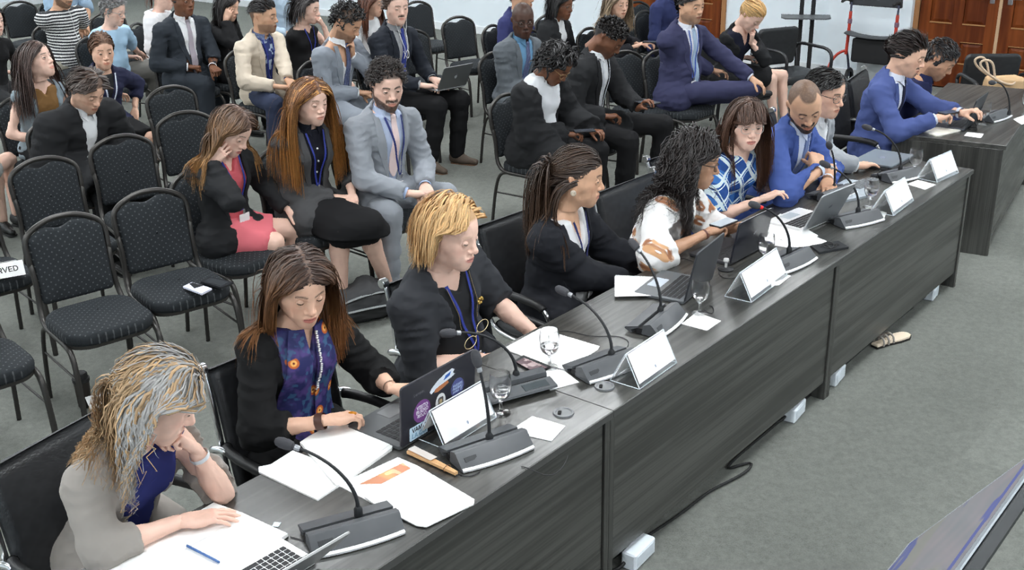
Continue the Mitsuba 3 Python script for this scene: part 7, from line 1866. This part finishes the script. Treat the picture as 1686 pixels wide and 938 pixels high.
P('man in a dark slate suit with a mauve tie, hands on his lap', far=1, yaw=-90, pel=(-.46, 7.10, .58), scale=1.05, head=(-0.512, 6.970, 1.310), hyaw=-88, hpitch=2, skin=BROWN, hair=srgb(20, 18, 18), seed=241, style=SHORT(.02, n=600), sw=.212, fat=1.1,
  wrR=(-0.593, 6.916, 0.720), wrL=(-0.458, 6.714, 0.720), handR='fist', handL='fist', hxR=(.8, -.4, -.1), hxL=(-.2, -.8, -.2), knR=(-0.535, 6.752, 0.560), knL=(-0.128, 7.073, 0.560), wear=suit(srgb(52, 60, 70), SHIRTW, srgb(170, 160, 172), to=.15), chair='black fabric banquet chair of the man in the dark slate suit')
P('woman in black holding a hand to her cheek, between dark suit and beige blazer', far=2, fem=True, yaw=-75, pel=(.18, 7.30, .57), off=0.16, head=(-0.031, 6.971, 1.200), hyaw=-70, hpitch=15, skin=FAIR, hair=srgb(24, 20, 20), seed=251, style=LONG(.3, n=900), wrR=('H', (.06, -.10, -.10)), elR=(-.2, -.6, -.9), hxR=('H', (.1, .2, .9)), hzR=('H', (.2, -1, 0)), handR='relax', wear=[dict(kind='jacket', col=BLACK, vneck=(.4, .06)), dict(kind='trousers', col=BLACK)], chair='black fabric banquet chair of the woman in black with a raised hand')
def blueflower(p, n, uv): return mixc((.030, .045, .16), (.42, .52, .66), smoothstep(.56, .66, fbm(uv.x * 30, uv.y * 30, octaves=2)))
pmat('blue_floral_shirt', blueflower, .7, .25)
P('man in a beige blazer over a blue patterned shirt, in profile', far=1, yaw=-82, pel=(-.66, 5.82, .575), scale=1.05, head=(-0.441, 5.923, 1.235), hyaw=-62, hpitch=2, skin=TAN, hair=srgb(24, 21, 21), seed=261, style=SHORT(.06, comb=comb_back, mask=lambda v: v[:, 2] > .045), scalp=.75, stubble=.5, eye=.35, sw=.204,
  wrR=(-0.644, 5.612, 0.700), wrL=(-0.539, 5.547, 0.700), hxR=(.7, -.6, -.1), hxL=(.1, -.8, -.2), knR=(-0.702, 5.562, 0.560), knL=(-0.256, 5.868, 0.560), wear=[dict(kind='shirt', mat='blue_floral_shirt', uv=True, col=NAVY, collar=.5), dict(kind='jacket', name='blazer', col=srgb(206, 190, 168), vneck=(.10, .085, .03), lapel=.055, gap=.06, skirt=.10), dict(kind='trousers', name='jeans', col=srgb(54, 66, 98)), dict(kind='lanyard', mat=LANY, to=.24, bw=.07)], chair='black fabric banquet chair of the man in the beige blazer')
P('woman in a sleeveless black top with a hand at her mouth', far=1, fem=True, yaw=-80, pel=(.22, 6.32, .57), head=(0.146, 6.031, 1.225), hyaw=-64, hpitch=8, skin=PALE, hair=srgb(40, 36, 36), seed=271, style=LONG(.25, n=900, comb=comb_back), fat=1.12, eye=.2,
  wrL=('H', (.15, .03, -.14)), elL=(.2, -.6, -.9), hxL=('H', (-.4, -.2, .8)), hzL=('H', (.8, .5, .2)), handL='fist', wrR=(0.143, 5.889, 0.740), ejR=(0.081, 6.103, 0.800), wear=[dict(kind='top', col=BLACK, sleeve=0, neck=.95, vneck=(.86, .06)), dict(kind='skirt', col=BLACK), dict(kind='lanyard', mat=LANY, to=.5, bw=.02)], more=dict(a=earring(-1, (.7, .6, .5), .010, 'round earring')), chair='black fabric banquet chair of the woman in the sleeveless top')
def navydot(p, n, uv): return mixc((.016, .022, .085), (.35, .40, .55), smoothstep(.66, .74, noise(uv.x * 60, uv.y * 60)))
pmat('navy_tie', navydot, .6, .3)
P('curly black haired man in a grey suit with a hand under his chin', far=1, yaw=-82, pel=(-.38, 5.02, .575), scale=1.06, off=0.2, head=(-0.451, 4.863, 1.265), hyaw=-70, hpitch=28, skin=OLIVE, hair=srgb(24, 22, 22), seed=281, style=CURLY(.075, n=700, thick=.035), stubble=.5, eye=.08, sw=.204,
  wrL=('H', (.115, .05, -.215)), elL=(.3, -.6, -.9), handL='hold', hxL=('H', (-.25, -.25, .9)), hzL=('H', (.75, .6, .2)), wrR=(-0.447, 4.804, 0.710), handR='fist', hxR=(.8, -.4, -.1), knR=(-0.663, 4.576, 0.560), knL=(-0.227, 4.873, 0.560), wear=suit(srgb(140, 148, 160), SHIRTW, 'navy_tie', to=.05), chair='black fabric banquet chair of the curly haired man in grey')
def earbuds(s, key):
    b = s.body_prims()
    for i in (1, -1):
        p0 = s.head + s.RH @ V(-.004, i * .079, -.012) * s.hs; p, _ = front_surface(s, b, .014, np.linspace(.05, .012, 8) * i, np.linspace(s.H * .98, s.H * .70, 8), .014)
        part(key, 'earphone_cable', tube(smooth_path(np.vstack([[p0], p]), 24), .0028, 5), mat((.75, .75, .75), .5), True, 'white earphone cable')
    c, _ = front_surface(s, b, .014, [.0], [s.H * .66], .02); a = np.linspace(0, 12.5, 40)
    part(key, 'cable_knot', tube(c[0] + np.stack([np.cos(a) * .030, 0 * a, np.sin(a * 1.5) * .032], 1), .0028, 5), mat((.75, .75, .75), .5), True, 'tangled white earphone cable')
def lap_laptop(s, key):
    o = V(.15, 4.30, .695); R = rotz(-.14)
    k0 = len(scene)
    laptop((o[0], o[1] - .0), 0, .31, .22, 28, mat((.17, .175, .175), .38, .6), mat((.55, .56, .57), .35, .4), 'silver grey laptop open on the lap of the man with a moustache', z=o[2], tiltax=R, stickers=lambda k, put, w, h, t: part(k, 'lid_logo', put(join([extr(np.c_[.013 * np.cos(np.linspace(0, 6.28, 20)[:-1]), .015 * np.sin(np.linspace(0, 6.28, 20)[:-1])], .0006, None, (0, h * .5, t)), extr([(0, .017), (.008, .026), (.010, .020)], .0006, None, (0, h * .5, t))])), mat((.62, .64, .66), .3, .5), False))
P('man with a moustache in a dark suit using a laptop on his lap', far=1, yaw=-84, pel=(.12, 4.80, .58), scale=1.08, off=0.1, head=(0.003, 4.745, 1.345), hyaw=-112, hpitch=2, skin=PALE, hair=srgb(66, 48, 38), seed=291, style=SHORT(.09, comb=comb_back, curl=.008), moustache=.95, eye=.3, sw=.204,
  wrR=(-0.067, 4.462, 0.745), wrL=(0.181, 4.543, 0.745), handR='type', handL='type', hxR=(.7, -.6, -.1), hxL=(.2, -.9, -.1), knR=(.02, 4.34, .57), knL=(.30, 4.34, .57), anR=(0.007, 4.449, 0.100), anL=(0.319, 4.422, 0.100), wear=suit(srgb(40, 46, 58), srgb(150, 152, 156), srgb(42, 60, 150), to=.10, trousers=BLACK), more=dict(a=earbuds), held=[lap_laptop], shoes=dict(col=srgb(88, 76, 66), sole=srgb(110, 84, 66), boot=1, rough=.7), chair='black fabric banquet chair of the man with the moustache')
P('bald man with glasses in a grey suit and blue shirt', far=1, yaw=-92, pel=(.70, 4.22, .575), head=(0.650, 3.929, 1.220), hyaw=-128, hpitch=4, skin=DARK, hair=srgb(40, 34, 32), seed=301, scalp=.25, eye=.4, goatee=.3, sw=.204, wrR=(.72, 3.88, .66), wrL=(.92, 3.86, .66), wear=suit(srgb(112, 120, 128), srgb(88, 148, 190), 'navy_tie', to=.2) + [dict(kind='glasses', mat=mat((.03, .03, .03), .3), r=.0015, label='thin dark glasses')], chair='black fabric banquet chair of the bald man')
P('man in a blue suit seated behind the bald man, head cut off by the photo', far=2, yaw=-80, pel=(1.90, 5.22, .58), head=(1.851, 4.912, 1.220), hyaw=-75, skin=TAN, hair=srgb(60, 46, 38), seed=311, style=SHORT(.04), wear=suit(srgb(58, 64, 130), SHIRTW), chair='black fabric banquet chair of the man in the blue suit behind the bald man')
P('woman in a black robe and white neckband, black hair close about her face', far=2, fem=True, yaw=-80, pel=(1.72, 4.66, .575), head=(1.816, 4.407, 1.180), hyaw=-84, hpitch=6, skin=BROWN, hair=srgb(14, 13, 14), seed=321, style=LONG(.20, n=1000, thick=.03, up=.5), eye=.3, wear=[dict(kind='blouse', name='white_neckband', col=SHIRTW, sleeve=0, neck=1.12, hole=.056), dict(kind='robe', col=SOOT, vneck=(.05, .07, .035), gap=.04, skirt=.2, grow=.026, fat=.014), dict(kind='trousers', col=BLACK), dict(kind='glasses', mat=mat((.2, .18, .16), .3), r=.0013, label='thin glasses')], chair='black fabric banquet chair of the woman in the robe and white neckband')
P('woman with long wavy greyish blond hair in a dark jacket and white blouse', far=2, fem=True, yaw=-90, pel=(2.28, 4.32, .575), head=(2.164, 4.004, 1.185), hyaw=-112, hpitch=6, skin=FAIR, hair=srgb(116, 98, 80), seed=331, style=LONG(.34, n=1300, curl=.012, freq=5, thick=.03, tip=srgb(170, 150, 124)), wrL=(2.434, 3.913, 0.780), wrR=(2.313, 3.943, 0.760), handL='hold', hxL=(.3, -.8, .1), wear=[dict(kind='blouse', col=SHIRTW, sleeve=0, vneck=(.7, .05)), dict(kind='jacket', col=srgb(44, 44, 50), vneck=(.06, .08, .03), gap=.05, skirt=.08), dict(kind='trousers', col=BLACK)], held=[phone_in_hand(1, 'phone in the hand of the woman with wavy greyish hair', .09, .02, .2)], chair='black fabric banquet chair of the woman with wavy greyish hair')
P('person in a navy shirt seated behind the man in the navy suit', far=2, yaw=-88, pel=(3.28, 4.42, .58), head=(3.415, 4.182, 1.230), hyaw=-90, skin=TAN, hair=srgb(30, 26, 26), seed=341, wear=[dict(kind='top', name='shirt', col=srgb(44, 56, 112), sleeve=.9, collar=.4, grow=.012), dict(kind='trousers', col=SOOT)], chair='black fabric banquet chair of the person in the navy shirt')
P('person in a pale blue shirt behind the man in the beige blazer', far=2, yaw=-86, pel=(.72, 7.75, .58), head=(1.463, 7.933, 1.270), hyaw=-85, skin=TAN, hair=srgb(40, 32, 30), seed=351, wear=[dict(kind='shirt', col=srgb(178, 204, 226), sleeve=.9, collar=.4, grow=.012), dict(kind='trousers', col=NAVY)], chair='black fabric banquet chair of the person in the pale blue shirt')
P('person with long reddish brown hair and a white top behind the curly haired man', far=2, fem=True, yaw=-80, pel=(1.06, 6.55, .57), head=(1.103, 6.181, 1.160), hyaw=-72, hpitch=8, skin=FAIR, hair=srgb(84, 48, 32), seed=361, style=LONG(.40, n=1000), wear=[dict(kind='blouse', col=SHIRTW, sleeve=.4), dict(kind='trousers', col=SOOT)], chair='black fabric banquet chair of the person with reddish brown hair')
P('person in a black top with pale forearms at the left edge of the photo', far=2, fem=True, yaw=-78, pel=(-1.92, 7.95, .57), head=(-1.856, 7.899, 1.220), hyaw=-80, skin=PALE, hair=srgb(34, 28, 28), seed=371, style=LONG(.2, n=600), wrR=(-1.637, 8.217, 0.680), wrL=(-1.447, 8.385, 0.700), hxR=(.8, -.5, -.1), wear=[dict(kind='top', col=BLACK, sleeve=.5, neck=.98), dict(kind='trousers', col=SOOT)], chair='black fabric banquet chair at the left edge under the person in the black top')
P('person with bare knees below a pale skirt, mostly cut off by the left edge', far=2, fem=True, yaw=-84, pel=(-3.74, 5.30, .57), off=0.1, head=(-3.74, 5.24, 1.24), skin=PALE, hair=srgb(60, 46, 40), seed=381, style=LONG(.3, n=600), knL=(-2.898, 5.893, 0.520), knR=(-3.040, 5.813, 0.520), wear=[dict(kind='top', col=SHIRTW, sleeve=.4), dict(kind='skirt', col=srgb(170, 172, 170), to=.80)], chair='black fabric banquet chair under the person with bare knees at the left edge')
P('person in a light blue shirt behind the man in the striped tee shirt', far=2, yaw=-84, pel=(.05, 10.35, .58), head=(0.441, 10.628, 1.370), skin=TAN, hair=srgb(40, 34, 30), seed=391, wear=[dict(kind='shirt', col=srgb(150, 184, 214), sleeve=.5, collar=.4, grow=.014, fat=.012), dict(kind='trousers', col=SOOT)], chair='black fabric banquet chair of the person in the light blue shirt')

# --- empty audience chairs farther back
banquet(1.22, 3.12, -20, 'empty black banquet chair with a phone and card on its seat, first row')
banquet(1.98, 5.66, -14, 'empty black banquet chair with arched back, between open laptop and blue suit')
banquet(1.10, 5.45, -10, 'empty black banquet chair right beside the man with the moustache')
banquet(2.62, 6.85, -12, 'empty black banquet chair behind the arched chair near the open laptop')
banquet(1.95, 6.95, -12, 'empty black banquet chair behind the man with the moustache')
banquet(3.90, 4.72, -14, 'empty black banquet chair in front of the brown door, right of the wavy haired woman')
banquet(.10, 11.0, -8, 'empty black banquet chair in the upper left corner of the photo')
banquet(.15, 9.2, -10, 'empty black banquet chair behind the grey haired woman, upper left')
banquet(2.62, 4.95, -14, 'empty black banquet chair behind the woman in the robe and neckband')
k = thing('smartphone', 'phone lying on the empty first row chair beside the man in the navy suit', 'phone')
part(k, 'case', xf(rbox(.15, .075, .009, .010, .002), rotz(.3), (1.22, 3.02, .519)), mat((.012, .012, .014), .3, 0, .5), 30)
part(k, 'screen', xf(box(0, 0, .0052, .14, .068, .0012), rotz(.3), (1.22, 3.02, .519)), mat((.03, .033, .04), .15, 0, .6), False)
